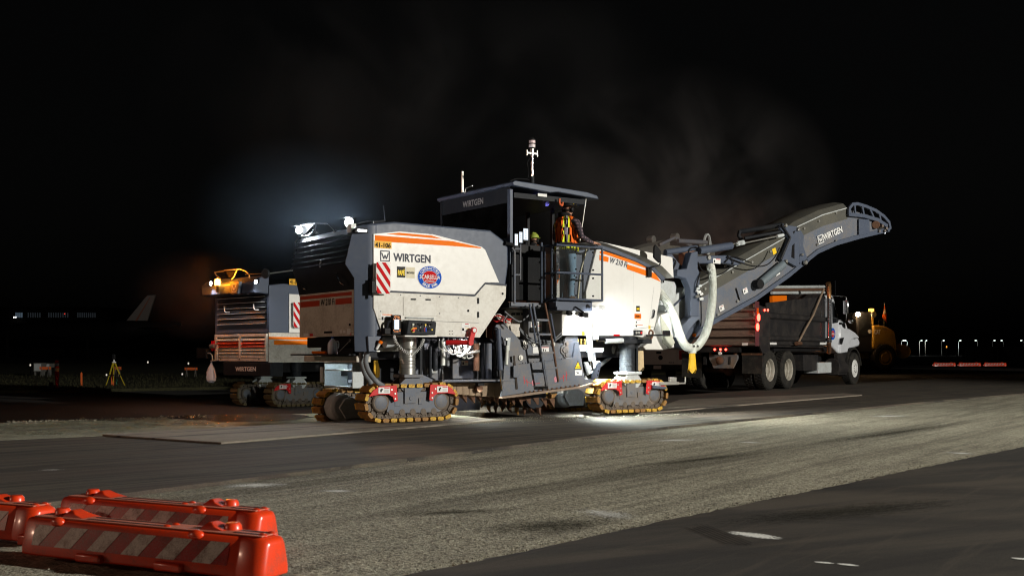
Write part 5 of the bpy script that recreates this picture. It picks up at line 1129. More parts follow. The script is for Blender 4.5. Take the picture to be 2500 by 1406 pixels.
# head guard of the conveyor
hd = MB()
gp = [(2071,516),(2074,502),(2082,497),(2098,499),(2135,514),(2160,530),(2171,544),(2173,560),(2166,562),(2160,552),(2140,536),(2108,522),(2074,525)]
def ringpoly(outer, inner, v0, v1, nm, m, par):
    # framed guard: outer path swept as a flat bar
    return None
P_ = plist([(2072,524),(2073,508),(2080,499),(2092,498),(2112,504),(2136,514),(2156,528),(2169,543),(2172,557),(2165,563)], CV-.06)
def bar(pts, w_, v0, v1, m, nm, par):
    mb = MB(); rings = []
    for i, p in enumerate(pts):
        a = pts[max(i-1,0)]; b = pts[min(i+1,len(pts)-1)]; d = Vector((b[0]-a[0],0,b[1]-a[1])).normalized(); n_ = Vector((-d.z,0,d.x))*w_
        rings.append([(p[0]+n_.x,v0,p[1]+n_.z),(p[0]-n_.x,v0,p[1]-n_.z),(p[0]-n_.x,v1,p[1]-n_.z),(p[0]+n_.x,v1,p[1]+n_.z)])
    return mb.loft(rings).build(nm, m, par, bevel=.004)
for v0, v1 in ((CV-.09,CV-.04), (CW+.04,CW+.09)):
    bar(P_, .035, v0, v1, GREY, 'head_guard', cv)
    bar(plist([(2073,523),(2110,527),(2145,537),(2168,552)], v0), .04, v0, v1, GREY, 'head_guard', cv)
    for a, b in (((2088,500),(2090,524)), ((2107,504),(2111,527)), ((2126,511),(2136,534)), ((2149,524),(2152,541))): bar(plist([a, b], v0), .022, v0+.005, v1-.005, GREY, 'guard_bar', cv)
MB().prism(plist([(2098,534),(2123,536),(2124,570),(2098,576)], CV-.06)[::-1], CV-.06, CV-.012).build('head_plate', GREY, cv, bevel=.01)
MB().cyl(S(2138,549,CV-.08), S(2138,549,CV+.1), .09, 16).build('belt_motor', RUST, cv, bevel=.01); MB().cyl(S(2150,553,CV-.02), S(2150,553,CV-.02)+Vector((0,1.0,0)), .11, 20).build('head_drum', RUBBER, cv)
for x, y in ((2152,552),(2162,558),(2158,564),(2145,565)): q = S(x,y,CV-.06); MB().cyl((q.x,CV-.10,q.z),(q.x,CV-.02,q.z),.03,10).build('bolt', GREYM, cv)
worklamp(M1, S(2160,566,CV-.02), (.6,0,-.8), m=LAMPS, r=.03)
bar(plist([(1988,508),(2000,508),(2020,514),(2060,507)], CW), .02, CW-.02, CW+.02, GREY, 'guard_bar', cv)

# ================================================================== SECOND MILLING MACHINE (rear view, dark)
F2 = Frame(-5.32, 27.04, 46, -.22)
M2 = thing('milling_machine', 'milling machine at the left, seen from behind with an amber beacon on its tail', 'milling machine', (F2.o[0], F2.o[1], F2.oz), F2.th, 'road milling machines')
K = lambda x, y, u=-.75: F2.rear(x, y, u)
KS = lambda x, y, v=0.0: F2.side(x, y, v)
topz = K(655, 690).z
m2h = MB().prism([(-.66,1.2),(-.66,topz-.05),(-.3,topz),(1.9,topz-.1),(2.4,topz-.4),(2.4,1.8),(1.8,1.25)], .012, 2.55).build('engine_hood', GREY, M2, bevel=.02)
z812, z885 = K(655,812).z, K(655,885).z
wside = MB().box(KS(705,700).x, 1.6, -.02, .011, z812+.01, topz-.25).build('side_panel', WHITE, M2, bevel=.006)
MB().box(-.74, KS(704,700).x, -.015, .011, z812+.01, topz-.06).build('rear_pillar', GREY, M2, bevel=.008)
lo2 = MB().box(-.74, 1.9, -.02, .011, z885, z812).build('side_panel', WHITE_DIRTY, M2, bevel=.006)
for y0, y1, x0 in ((822,828,656),(831,841,669)):
    a = KS(x0,y1,-.02); MB().box(a.x, 1.8, -.024, -.0205, a.z, KS(x0,y0,-.02).z).build('orange_stripe', ORANGE, lo2)
a = KS(706,695,-.02); b = KS(729,682,-.02); nl = MB().box(a.x, b.x, -.024, -.0205, a.z, b.z).build('number_label', MATS['number_plate_amber'], wside)
lettering('41-10', (a.x+.02,-.024,a.z+.02), (b.x-.02,-.024,a.z+.02), b.z-a.z-.04, INK, nl, off=.03)
a = KS(715,800,-.10); b = KS(733,738,-.10); stripe_board(M2, ((a.x,a.z),(a.x+.30,b.z)), -.10)
v0_, v1_ = K(654,800).y, K(528,800).y
# white grille with two columns of slats
fr = MB(); g0, g1 = z885+.03, z812-.02; vm = (v0_+v1_)/2
u0_ = -.80
for a_, b_ in ((v0_,v0_+.07),(v1_-.07,v1_),(vm-.05,vm+.05)): fr.box(u0_,u0_+.05,a_,b_,g0,g1)
gr_ = MB(); 
fr.box(u0_,u0_+.05,v0_+.071,vm-.051,g0,g0+.09).box(u0_,u0_+.05,vm+.051,v1_-.071,g0,g0+.09).box(u0_,u0_+.05,v0_+.071,vm-.051,g1-.07,g1).box(u0_,u0_+.05,vm+.051,v1_-.071,g1-.07,g1)
fo = fr.build('grille_frame', WHITE_DIRTY, M2, bevel=.005)
MB().box(-.72,-.66,v0_,v1_,g0,g1).build('grille_back', BLACK, M2)
for k in range(6):
    z = g0+.10+(g1-g0-.18)*(k+.4)/6
    for a_, b_ in ((v0_+.07,vm-.05),(vm+.05,v1_-.07)):
        MB().add([(u0_-.01,a_,z-.035),(u0_-.01,b_,z-.035),(u0_+.06,b_,z+.03),(u0_+.06,a_,z+.03),(u0_-.01,a_,z-.025),(u0_-.01,b_,z-.025),(u0_+.06,b_,z+.04),(u0_+.06,a_,z+.04)], [(0,3,2,1),(4,5,6,7),(0,1,5,4),(1,2,6,5),(2,3,7,6),(3,0,4,7)]).build('slat', BRICK if k in (3,4) else WHITE_DIRTY, fo, smooth=0)
for k in range(3): MB().cyl((u0_-.01,v0_+.3+k*(v1_-v0_-.6)/2,g0+.05),(u0_-.001,v0_+.3+k*(v1_-v0_-.6)/2,g0+.05),.02,8).build('bolt', INK, fo)
# dark louvre field with pale edges above the grille, blue grey band
z703, z795 = K(590,703).z, K(590,795).z
fld = MB().box(-.74, -.60, v0_, v1_, z812+.005, z703).build('rear_hood', GREY, M2, bevel=.01)
for k in range(7):
    z = z795+(z703-z795)*(k+.3)/7.2
    MB().add([(-.80,v0_+.05,z),(-.80,v1_-.12,z),(-.745,v1_-.12,z+(z703-z795)/7.6),(-.745,v0_+.05,z+(z703-z795)/7.6),(-.78,v0_+.05,z-.012),(-.78,v1_-.12,z-.012)], [(0,1,2,3),(0,4,5,1)]).build('slat', DARK, fld, smooth=0)
    MB().box(-.806,-.7985,v0_+.05,v1_-.12,z-.006,z+.006).build('slat_edge', PALE, fld)
for x, y in ((547,748),(619,742)):
    MB().tube(smoothpath([K(x,y,-.82), K(x+1,y+9,-.90), K(x+4,y+14,-.9), K(x+13,y+14,-.84)],3), .013).build('handle', LWHITE, M2)
# overhanging tail lit by the lamps
tl = MB(); zt1, zt0 = K(590,690,-1.1).z, K(590,714,-1.1).z
pr = [(-.70,z703+.30),(-1.0,z703+.22),(-1.18,z703+.08),(-1.16,z703-.03),(-.72,z703+.0)]
pr = [(-.70,zt1+.18),(-1.0,zt1+.10),(-1.15,zt1-.02),(-1.13,zt0-.02),(-.72,zt0-.05)]
MB().prism([(a_, b_) for a_, b_ in pr], v0_-.0, v1_+.05).build('tail_spoiler', GREY, M2, bevel=.03)
em = K(578,702,-1.17); MB().prism([(em.y-.22,em.z+.14),(em.y+.22,em.z+.14),(em.y+.13,em.z-.16),(em.y-.15,em.z-.16)], -1.24, -1.155, ax=0).build('emblem_shield', GREYD, M2, bevel=.01)
logo_w((-1.24,em.y,em.z-.01), .20, LWHITE, M2, ud=Vector((0,-1,0)), up=Vector((0,0,1)), lift=.006)
bc = K(531,688,-1.25); MB().cyl((bc.x,bc.y,bc.z-.26),(bc.x,bc.y,bc.z-.08),.03).build('beacon_stem', BLACK, M2)
MB().lathe([(0,-.085),(.07,-.085),(.075,0),(.06,.06),(0,.085)], bc, (0,0,1), 18).build('beacon', LAMPO, M2)
light('beacon_light', 'POINT', (bc.x-.12,bc.y,bc.z+.05), 120, (1,.24,.005), M2, size=.06)
light('beacon_light', 'POINT', (bc.x+.02,bc.y-.45,bc.z+.14), 16, (1,.24,.005), M2, size=.06)
wl = K(515,692,-1.2); worklamp(M2, wl, (-1,0,-.1), r=.05, power=6, spot=150); [light('grille_lamp_light', 'SPOT', (-1.28, q_.y, q_.z-.10), 22, (.95,.95,1), M2, size=.04, target=(-.95, q_.y*.6+.5, .9), spot=120) for q_ in (wl, K(625, 688, -1.2))]; wr = K(625,688,-1.2); worklamp(M2, wr, (-1,0,-.1), r=.05, power=9, spot=150)
MB().cyl((wl.x+.03,wl.y,wl.z-.02),(wl.x+.12,wl.y-.12,wl.z-.05),.015).build('lamp_stem', BLACK, M2)
for t in ([(524,665),(545,662),(549,660)],[(524,665),(528,672),(538,680),(542,693)],[(549,660),(586,657),(600,662),(608,670),(612,685)],[(579,659),(572,675),(565,683)]):
    MB().tube([K(x,y,-.95) for x, y in t], .014).build('lamp_rail', STEEL, M2)
MB().plate([K(552,663,-.9),K(576,661,-.9),K(566,676,-.9),K(558,677,-.9)], .02).build('deflector_plate', INK, M2)
mq = K(648,668,-1.0); MB().lathe([(0,-.03),(.11,-.03),(.12,.0),(.10,.03),(0,.03)], mq, (-.9,-.3,.1), 20).build('round_mirror', BLACK, M2)
MB().tube([K(655,668,-.9), KS(715,660,-.05)], .016).build('mirror_arm', STEEL, M2); MB().tube([K(600,670,-.95), K(640,668,-.98)], .014).build('mirror_arm', DARK, M2)
# side bracket with a small round lamp, black box and hanging arm
sb = K(520,845,-.85); MB().lathe([(.0,-.10),(.055,-.10),(.06,.02),(.05,.08),(0,.08)], sb, (.1,-1,0), 16).build('side_lamp', STEEL, M2)
MB().box(-.86,-.80,v1_-.02,v1_+.06,K(530,856).z,K(530,832).z).build('lamp_bracket', BRED, M2)
MB().tube([K(531,842,-.84),K(531,879,-.84),K(515,881,-.84)], .02).build('pipe_arm', WHITE_DIRTY, M2); MB().tube(smoothpath([K(503,863,-.84),K(512,862,-.84),K(518,868,-.84),K(519,881,-.84)]), .015).build('pipe_arm', WHITE_DIRTY, M2)
bx = K(495,861,-.84); MB().box(-.90,-.75,bx.y-.25,bx.y+.22,bx.z-.14,bx.z+.12).build('side_box', BLACK, M2, bevel=.01)
# bumper with lettering
zb0, zb1 = K(600,917).z, K(600,884).z
bm_ = MB().box(-.86,-.5,K(660,900,-.86).y,K(545,900,-.86).y,zb0,zb1).build('bumper', DARK, M2, bevel=.015)
a = K(575,906,-.861); b = K(625,906,-.861); lettering('WIRTGEN', (-.861,a.y,a.z), (-.861,b.y,b.z), K(600,895,-.861).z-K(600,906,-.861).z, LWHITE, bm_, off=.03)
MB().box(-.45, 5.0, .35, 2.2, .85, 1.3).build('chassis_frame', BLACK, M2, bevel=.01)
MB().box(1.2, 3.2, .3, 2.3, .05, .85).build('drum_housing', BLACK, M2, bevel=.01)
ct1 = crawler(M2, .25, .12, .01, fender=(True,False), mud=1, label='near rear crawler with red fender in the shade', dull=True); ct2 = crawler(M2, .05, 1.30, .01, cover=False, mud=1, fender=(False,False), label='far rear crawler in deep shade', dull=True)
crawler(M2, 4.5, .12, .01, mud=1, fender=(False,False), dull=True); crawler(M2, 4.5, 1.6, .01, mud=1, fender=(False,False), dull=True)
column(M2, .25, .28, .7, 1.1, DARK); column(M2, .05, 1.46, .7, 1.1, DARK); column(M2, 4.5, .28, .7, 1.1, DARK); column(M2, 4.5, 1.76, .7, 1.1, DARK)
# its own conveyor, swung out behind the near machine
for k, (pts, y0, y1) in enumerate([(None,0,0)]):
    base = F2.world(5.5, 1.2, 1.6)
    P3 = [at(1450,700,33.2), at(1545,606,34.5), at(1600,592,35), at(1648,586,35.4), at(1700,592,36)]
P3 = [at(1440,660,33.5), at(1510,618,34.2), at(1570,600,34.8), at(1640,586,35.4), at(1700,590,36.0), at(1740,600,36.3)]
M2i = Matrix.Rotation(-F2.th, 3, 'Z'); toM2 = lambda p: M2i @ (Vector(p)-Vector((F2.o[0],F2.o[1],F2.oz)))
for w_, t_, m_, nm in ((.42,.20,BELT,'discharge_conveyor'),):
    rings = []
    for p in P3: rings.append([toM2((p.x, p.y-w_, p.z-t_-.3)), toM2((p.x, p.y-w_, p.z-.08)), toM2((p.x, p.y-w_*.4, p.z+.04)), toM2((p.x, p.y+w_*.6, p.z+.04)), toM2((p.x, p.y+w_, p.z-t_-.3))])
    cvb = MB().loft(rings).build(nm, m_, M2, smooth=25)
MB().tube([toM2(at(1610,598,34.6)), toM2(at(1648,580,34.8)), toM2(at(1690,602,35))], .05, 8).build('brace', GREYD, M2)
MB().prism([(0,0),(0,0.001),(0.001,0)], 0, .001).build('pin', GREYD, M2) if 0 else None
for x, y in ((1648,579),(1590,585)): q = toM2(at(x,y,34.9)); MB().lathe([(0,-.1),(.12,-.1),(.12,.1),(0,.1)], q, (0,1,0), 16).build('hinge_pin', STEEL, M2)
MB().tube([toM2(at(1655,588,34.6)), toM2(at(1725,592,35.2))], .07, 8).build('brace', GREYD, M2)
q = toM2(at(1727,596,35.6)); MB().lathe([(.28,-.03),(.34,-.03),(.34,.03),(.28,.03),(.28,-.03)], q, (.3,-1,0), 24).build('head_guard', PALE, M2)
MB().cyl(toM2(at(1500,700,33.6)), toM2(at(1450,660,33.4)), .3).build('conveyor_foot', GREYD, M2)
# plastic bag hanging from the pipe arm, water jug and wrench on the step of the near machine
qb = K(516,884,-.84); bag = MB(); rings = []
rgb = random.Random(2)
for t, r in ((0,.012),(.06,.03),(.14,.075),(.26,.115),(.38,.125),(.47,.11),(.52,.05)):
    rings.append([(r*math.cos(a*math.pi/10)*(1+.16*math.sin(a*1.9+t*9)), r*.7*math.sin(a*math.pi/10)*(1+.12*math.sin(a*2.7)), -t) for a in range(20)])
bag.loft(rings)
bo = bag.build('plastic_bag', paint('white_polythene', (.55,.56,.60), .35, amt=.1, coat=.3), smooth=25, loc=tuple(F2.world(qb.x,qb.y,qb.z)))
tag(bo, 'white plastic bag hanging by its handles from the arm of the left milling machine', 'bag')
# water jug on the rear step
js = S(0,0,0) if 0 else None
zst = RR(790,864,-1.1).z; jq = RR(812,855,-.9); jw = F1.world(-.9, jq.y, zst)
jug = thing('water_jug', 'translucent plastic gallon jug with blue cap standing on the rear step', 'jug', jw)
jm, jn, jp = newmat('jug_plastic'); jp.inputs['Base Color'].default_value = (.72,.80,.90,1); jp.inputs['Roughness'].default_value = .25; jp.inputs['Transmission Weight'].default_value = .0; jp.inputs['Subsurface Weight'].default_value = .2
MB().lathe([(.0,.0),(.072,.0),(.078,.01),(.078,.15),(.072,.175),(.045,.215),(.022,.235),(.02,.25),(0,.25)], (0,0,0), (0,0,1), 20).build('jug_body', jm, jug, smooth=50)
MB().lathe([(.024,.247),(.024,.27),(0,.27)], (0,0,0), (0,0,1), 16).build('cap', BLUE, jug)
MB().tube(smoothpath([(.05,.02,.20),(.085,.035,.19),(.088,.035,.12),(.075,.03,.09)]), .012).build('handle', jm, jug)
a = RR(828,858,-.95); b = RR(853,832,-.9)
wr_ = MB(); wr_.tube([a, b], .008, 6); wr_.lathe([(.012,-.006),(.026,-.006),(.026,.006),(.012,.006),(.012,-.006)], b, (1,.2,0), 12)
wo_ = wr_.build('wrench', CHROME, smooth=35); wo_.matrix_world = Matrix.Translation((F1.o[0],F1.o[1],0)) @ Matrix.Rotation(F1.th, 4, 'Z')
tag(wo_, 'thin bright wrench leaning up from the rear step beside the jug', 'wrench')

# ================================================================== people
SKIN = paint('skin', (.50,.26,.17), .55, amt=.1); JEANS = paint('blue_jeans', (.14,.23,.32), .85, dirt=(.16,.17,.17), amt=.6, scale=7)
HOODIE = paint('black_hoodie', (.012,.012,.013), .9, amt=.1); BOOT = paint('brown_boot', (.08,.045,.025), .7)
def plaid(name, c1, c2):
    m, nt, p = newmat(name); tc = nt.nodes.new('ShaderNodeTexCoord'); cols = []
    for ax in ('X', 'Z'):
        wv = nt.nodes.new('ShaderNodeTexWave'); wv.bands_direction = ax; wv.inputs['Scale'].default_value = 5.5; nt.links.new(tc.outputs['Object'], wv.inputs[0]); cols.append(wv.outputs[1])
    f = nt.nodes.new('ShaderNodeMath'); f.operation = 'MULTIPLY'; nt.links.new(cols[0], f.inputs[0]); nt.links.new(cols[1], f.inputs[1])
    nt.links.new(ramp(nt, f.outputs[0], [(.1, c1), (.8, c2)]), p.inputs['Base Color']); p.inputs['Roughness'].default_value = .9; return m
PLAID = plaid('plaid_shirt', (.035,.028,.035), (.17,.11,.13))
VO = paint('vest_orange', (.95,.16,.01), .7, amt=.1); VY = paint('vest_yellow', (.80,.85,.03), .7, amt=.1); VS = paint('vest_silver', (.42,.38,.44), .45, amt=.2, scale=9)
def person(label, loc, rz, scale=1.0, hat=None, group=None, pose='rail', sleeve=None, hatstick=True, headlamp=False):
    root = thing('person', label, 'person', loc, rz, group)
    V = []; E_ = []; RD = []
    def v(p, r, par=None):
        V.append(p); RD.append(r if isinstance(r, tuple) else (r, r))
        if par is not None: E_.append((par, len(V)-1))
        return len(V)-1
    pel = v((0,0,.96), (.135,.12)); sp = v((.0,0,1.12), (.13,.11), pel); ch_ = v((.015,0,1.30), (.155,.12), sp); nk = v((.0,0,1.45), (.075,.07), ch_); n2 = v((.02,0,1.52), .055, nk)
    h1 = v((.035,0,1.59), .082, n2); v((.035,0,1.68), .088, h1)
    v((.105,0,1.575), .03, h1)
    for s in (-1, 1):
        sh = v((.0,s*.165,1.40), .075, ch_); s2 = v((.01,s*.225,1.36), .062, sh)
        if pose == 'rail': el = v((.03,s*.285,1.13), .047, s2); fa = v((.20,s*.27,1.06), .043, el); wr = v((.31,s*.235,1.045), .028, fa)
        else: el = v((.02,s*.27,1.10), .047, s2); fa = v((.12,s*.26,.98), .04, el); wr = v((.22,s*.22,.95), .028, fa)
        hd_ = Vector(V[wr])+Vector((.05,0,.0)); hi = v(tuple(hd_), (.034,.02), wr)
        for k, (dy, L) in enumerate(((-.03,.065),(-.01,.075),(.01,.072),(.03,.058))):
            f0 = v((hd_.x+.045, hd_.y+dy, hd_.z-.005), .010, hi); v((hd_.x+.045+L*.6, hd_.y+dy*1.15, hd_.z-.03), .0085, f0)
        t0 = v((hd_.x+.01, hd_.y-s*.038, hd_.z-.008), .011, hi); v((hd_.x+.045, hd_.y-s*.05, hd_.z-.025), .009, t0)
        hp = v((0,s*.09,.88), .095, pel); kn = v((.02,s*.105,.50), .062, hp); cf = v((-.01,s*.11,.33), .056, kn); an = v((-.02,s*.115,.09), .042, cf); v((.12,s*.13,.045), .040, an)
        v((-.05,s*.115,.045), .035, an)
    me = bpy.data.meshes.new('body'); me.from_pydata(V, E_, [])
    o = bpy.data.objects.new('tmp', me); COL.objects.link(o); sk_ = o.modifiers.new('s', 'SKIN'); sk_.use_smooth_shade = True
    for i, d in enumerate(me.skin_vertices[0].data): d.radius = RD[i]; d.use_root = (i == 0)
    ss = o.modifiers.new('ss', 'SUBSURF'); ss.levels = 2; ss.render_levels = 2
    dg = bpy.context.evaluated_depsgraph_get(); bm_m = bpy.data.meshes.new_from_object(o.evaluated_get(dg)); bpy.data.objects.remove(o)
    bm_m.name = 'body'; bm_m.materials.clear()
    for m in (SKIN, JEANS, HOODIE, sleeve or PLAID, BOOT): bm_m.materials.append(m)
    for p in bm_m.polygons:
        c = p.center; p.use_smooth = True
        if c.z < .14: i = 4
        elif c.z < .99 and abs(c.y) < .2 and c.x < .15 and not (pose != 'rail' and abs(c.y) > .19): i = 1
        elif c.z > 1.515: i = 0
        elif abs(c.y) < .165 or c.z > 1.42: i = 2
        elif c.x > .30 and pose == 'rail' or c.x > .215 and pose != 'rail': i = 0
        else: i = 3
        p.material_index = i
    b = bpy.data.objects.new('body', bm_m); COL.objects.link(b); b.parent = root
    # vest with stripes
    n = 44; rings = []; lv_ = [(.90,.165,.195),(.96,.165,.195),(1.03,.155,.188),(1.15,.148,.185),(1.27,.155,.195),(1.36,.155,.20),(1.42,.14,.185),(1.475,.10,.13)]
    vs = MB()
    for z, rx, ry in lv_:
        rings.append([(rx*math.cos(2*math.pi*k/n)*(1+.02*math.sin(k*2.3+z*20)), ry*math.sin(2*math.pi*k/n)*(1+.015*math.sin(k*1.7+z*13)), z-.02*math.cos(2*math.pi*k/n)) for k in range(n)])
    for r_ in range(len(rings)-1):
        for k in range(n):
            a = abs(math.degrees(math.atan2(math.sin(2*math.pi*(k+.5)/n), math.cos(2*math.pi*(k+.5)/n))))   # 0 front, 180 back
            if a < 14: continue
            mi = 0
            if 120 < a < 152 or 28 < a < 60: mi = 1
            if 127 < a < 144 or 36 < a < 52: mi = 2
            if r_ == 0: mi = 1
            vs.mat(mi).add([rings[r_][k], rings[r_][(k+1) % n], rings[r_+1][(k+1) % n], rings[r_+1][k]], [(0,1,2,3)])
    vo = vs.build('safety_vest', [VO, VY, VS], root, smooth=60)
    w_ = vo.modifiers.new('w', 'WELD'); w_.merge_threshold = .0005; sm_ = vo.modifiers.new('t', 'SOLIDIFY'); sm_.thickness = .006
    MB().lathe([(.055,-.05),(.10,-.03),(.105,.02),(.085,.06),(.06,.055)], (-.03,0,1.49), (-.35,0,1), 20).build('hood', HOODIE, root, smooth=60)
    # hard hat: shell with a rib, brim, ear defenders
    hat = hat or (BLACK, LWHITE, YELLOW)
    hh = MB(); hh.ellip((.035,0,1.665), .135, .112, .115, 20, 7, 0.0); hh.lathe([(.0,.0),(.135,.0),(.15,-.008),(.135,-.012),(0,-.012)], (.045,0,1.667), (.06,0,1), 24)
    hh.box(-.06,.12,-.018,.018,1.76,1.788); hh.ellip((.145,0,1.655), .06, .075, .012, 12, 4)
    ho = hh.build('hard_hat', hat[0], root, smooth=50)
    if hatstick:
        rs = random.Random(len(label))
        for k in range(12):
            a = rs.uniform(0, 6.28); t = rs.uniform(.12, .8); c = Vector((.035+.137*math.cos(a)*math.cos(t), .114*math.sin(a)*math.cos(t), 1.665+.117*math.sin(t)))
            nn_ = Vector((math.cos(a)*math.cos(t), math.sin(a)*math.cos(t), math.sin(t))).normalized(); MB().cyl(c-nn_*.004, c+nn_*.003, rs.uniform(.014,.024), 8).build('hat_sticker', hat[1+k % 2], ho)
    for s in (-1, 1): MB().ellip((.03,s*.095,1.60), .035, .022, .045, 12, 8).build('ear_defender', BLACK, root, smooth=60)
    MB().add([(.112,-.014,1.60),(.112,.014,1.60),(.142,0,1.585),(.115,0,1.63)], [(0,1,2),(0,2,3),(1,3,2),(0,3,1)]).build('nose', SKIN, root, smooth=60)
    for s in (-1, 1): MB().ellip((.108,s*.03,1.622), .008, .013, .007, 8, 5).build('eye', INK, root, smooth=60)
    MB().box(.105,.113,-.022,.022,1.548,1.556).build('mouth', paint('lips', (.35,.12,.1), .5) if 'lips' not in MATS else MATS['lips'], root, bevel=.002)
    MB().lathe([(.06,-.03),(.085,-.005),(.09,.03),(.0,.06)], (.028,0,1.575), (-.3,0,1), 16).build('hair', paint('dark_hair', (.02,.015,.012), .8) if 'dark_hair' not in MATS else MATS['dark_hair'], root, smooth=60)
    if headlamp:
        MB().cyl((.165,0,1.69),(.19,0,1.688),.02,12).build('head_lamp', emit('lamp_headset', (.4,.6,1), 22), root); light('headlamp_light', 'SPOT', (.22,0,1.69), 8, (.55,.72,1), root, size=.02, target=(1.2,-.2,1.0), spot=70)
    root.scale = (scale*(1.14 if pose == 'rail' else 1), scale*(1.16 if pose == 'rail' else 1), scale)
    return root
zfl = zf-.01
po = S(1384, 735, .30); head = S(1386, 488, .25)
sc_op = (S(1386,488,.30).z - zfl)/1.79
person('operator standing in the cage in orange vest, plaid shirt, jeans and black hard hat', F1.world(po.x-.09, .20, zfl), F1.th+R(4), sc_op, headlamp=True)
h2 = S(1170,548,1.9); s2_ = .92
MB().box(h2.x-.5, 2.0, 1.2, 2.3, 1.15, 1.2).build('walkway', DARK, M1)
person('crew member behind the engine hood, only the red stickered hard hat showing', F1.world(h2.x, 1.9, h2.z-1.70*s2_), F1.th+R(-10), s2_, hat=(RED, BLACK, YELLOW), pose='low', sleeve=HOODIE)
MB().box(h2.x-.3,h2.x+.3,1.6,2.2,h2.z-1.70*s2_-.05,h2.z-1.70*s2_).build('foot_plate', DARK, M1)
h3 = S(1303,577,1.9)
person('dim crew member beyond the monitors wearing a yellow green hard hat', F1.world(h3.x, 1.9, h3.z-1.70*.8), F1.th+R(30), .8, hat=(paint('lime_hat', (.30,.36,.05), .5), LWHITE, YELLOW), pose='low', sleeve=HOODIE, hatstick=False)
MB().box(h3.x-.3,h3.x+.3,1.6,2.2,h3.z-1.70*.8-.05,h3.z-1.70*.8).build('foot_plate', DARK, M1)

# ================================================================== TIPPER TRUCK
FT = Frame(7.7, 33.0, 53.7)
T = thing('dump_truck', 'white cab tipper truck with black body and red tail lights under the conveyor', 'dump truck', (FT.o[0], FT.o[1], 0), FT.th)
ts = lambda x, y, v=.0: FT.side(x, y, v); tr = lambda x, y, u=-1.0: FT.rear(x, y, u)
tpl = lambda pts, v: [(ts(x,y,v).x, ts(x,y,v).z) for x, y in pts]
def tyre(par, u, v, r, wd, front=False, rim=True):
    z = r
    tm = MB(); prof = [(r*.56,0),(r*.60,-.01),(r*.80,-.012),(r*.95,.0),(r*.985,.03),(r*.985,wd-.03),(r*.95,wd),(r*.8,wd+.012),(r*.56,wd)]
    tm.lathe(prof+[(r*.56,0)], (u,v,z), (0,1,0), 40); n = 36
    for k in range(n):
        for j in (0, 1, 2):
            a = 2*math.pi*(k+.5*(j % 2))/n; w0 = .02+(wd-.04)*j/3+.006; w1 = .02+(wd-.04)*(j+1)/3-.006; d = .036
            pts = []
            for rr, aa in ((r*.975,a-d),(r*.975,a+d),(r*1.01,a+d*.9),(r*1.01,a-d*.9)): pts.append((u+rr*math.sin(aa), rr*math.cos(aa)+z))
            sft = .02*(1 if j % 2 else -1)
            tm.add([(p[0],v+w0,p[1]) for p in pts]+[(p[0]+sft*0,v+w1,p[1]) for p in pts], [(0,1,2,3),(7,6,5,4),(0,4,5,1),(1,5,6,2),(2,6,7,3),(3,7,4,0)])
    wo = bpy.data.objects.new('wheel', tm.mesh('tyre', RUBBER, 30)); COL.objects.link(wo); wo.parent = par
    if rim:
        R0 = r*.56; rm = MB()
        if front: rm.lathe([(R0,0),(R0*.97,.0),(R0*.93,.03),(R0*.80,.04),(R0*.72,.0),(R0*.45,-.02),(R0*.3,-.05),(0,-.06)], (u,v,z), (0,1,0), 32)
        else: rm.lathe([(R0,-.005),(R0*.97,.0),(R0*.93,.02),(R0*.90,.10),(R0*.84,.12),(R0*.82,.20),(R0*.5,.20),(R0*.3,.19),(R0*.3,.10),(0,.10)], (u,v,z), (0,1,0), 32)
        rm.build('rim', RIMM if not front else LWHITE, wo, smooth=30)
        for k in range(10):
            a = k*math.pi/5; yy = v+(.0 if front else .19); MB().cyl((u+R0*.42*math.cos(a),yy-.035,z+R0*.42*math.sin(a)),(u+R0*.42*math.cos(a),yy,z+R0*.42*math.sin(a)),.018,6).build('wheel_nut', INK, wo)
    return wo
RW = .595
for u in (.0, 1.42):
    tyre(T, u, .0, RW, .29); tyre(T, u, .34, RW, .28, rim=False); tyre(T, u, 2.35, RW, .28, rim=False); tyre(T, u, 2.02, RW, .28, rim=False)
    MB().cyl((u,.6,RW),(u,2.1,RW),.09,14).ellip((u,1.3,RW),.22,.2,.2).build('axle', RUST, T)
uf = ts(2087,899,.05).x
tyre(T, uf, .05, .565, .30, front=True); tyre(T, uf, 2.25, .565, .3, rim=False); MB().cyl((uf,.3,.55),(uf,2.2,.55),.07).build('axle', RUST, T)
MB().box(-.9, uf+.6, .85, .95, .75, 1.0).box(-.9, uf+.6, 1.65, 1.75, .75, 1.0).build('chassis_rail', BLACK, T, bevel=.005)
# body
BV = .06
zb_, zt_2 = ts(1900,842,BV).z, ts(1900,738,BV).z; ub0 = ts(1872,790,BV).x; ub1 = ts(2016,790,BV).x; zt1_ = ts(2000,722,BV).z
bd = MB().prism([(ub0,zb_),(ub1,zb_),(ub1,zt1_),(ub1-.25,zt1_),(ub0+.6,zt_2),(ub0,zt_2-.05)][::-1], BV, BV+.05).build('body_side', BED, T, bevel=.008)
MB().prism([(ub0,zb_),(ub1,zb_),(ub1,zt1_+.15),(ub0,zt_2+.25)], 2.5, 2.55).build('body_side', BED, T, bevel=.008)
MB().box(ub1-.05, ub1, BV+.051, 2.499, zb_, zt1_+.1).box(ub0, ub1-.051, BV+.051, 2.499, zb_-.06, zb_).build('body_front', BED, T)
for y0, y1 in ((767,776),(822,829)):
    a = ts(1890,y1,BV); b = ts(1890,y0,BV); MB().prism([(BV-.001,a.z-.05),(BV-.001,b.z+.04),(BV-.07,b.z),(BV-.07,a.z)], ub0+.05, ub1-.1, ax=0).build('side_rib', BED, T, bevel=.004)
MB().box(ub0, ub1, BV-.04, BV-.001, zb_-.0, zb_+.06).build('side_rib', BED, T, bevel=.004)
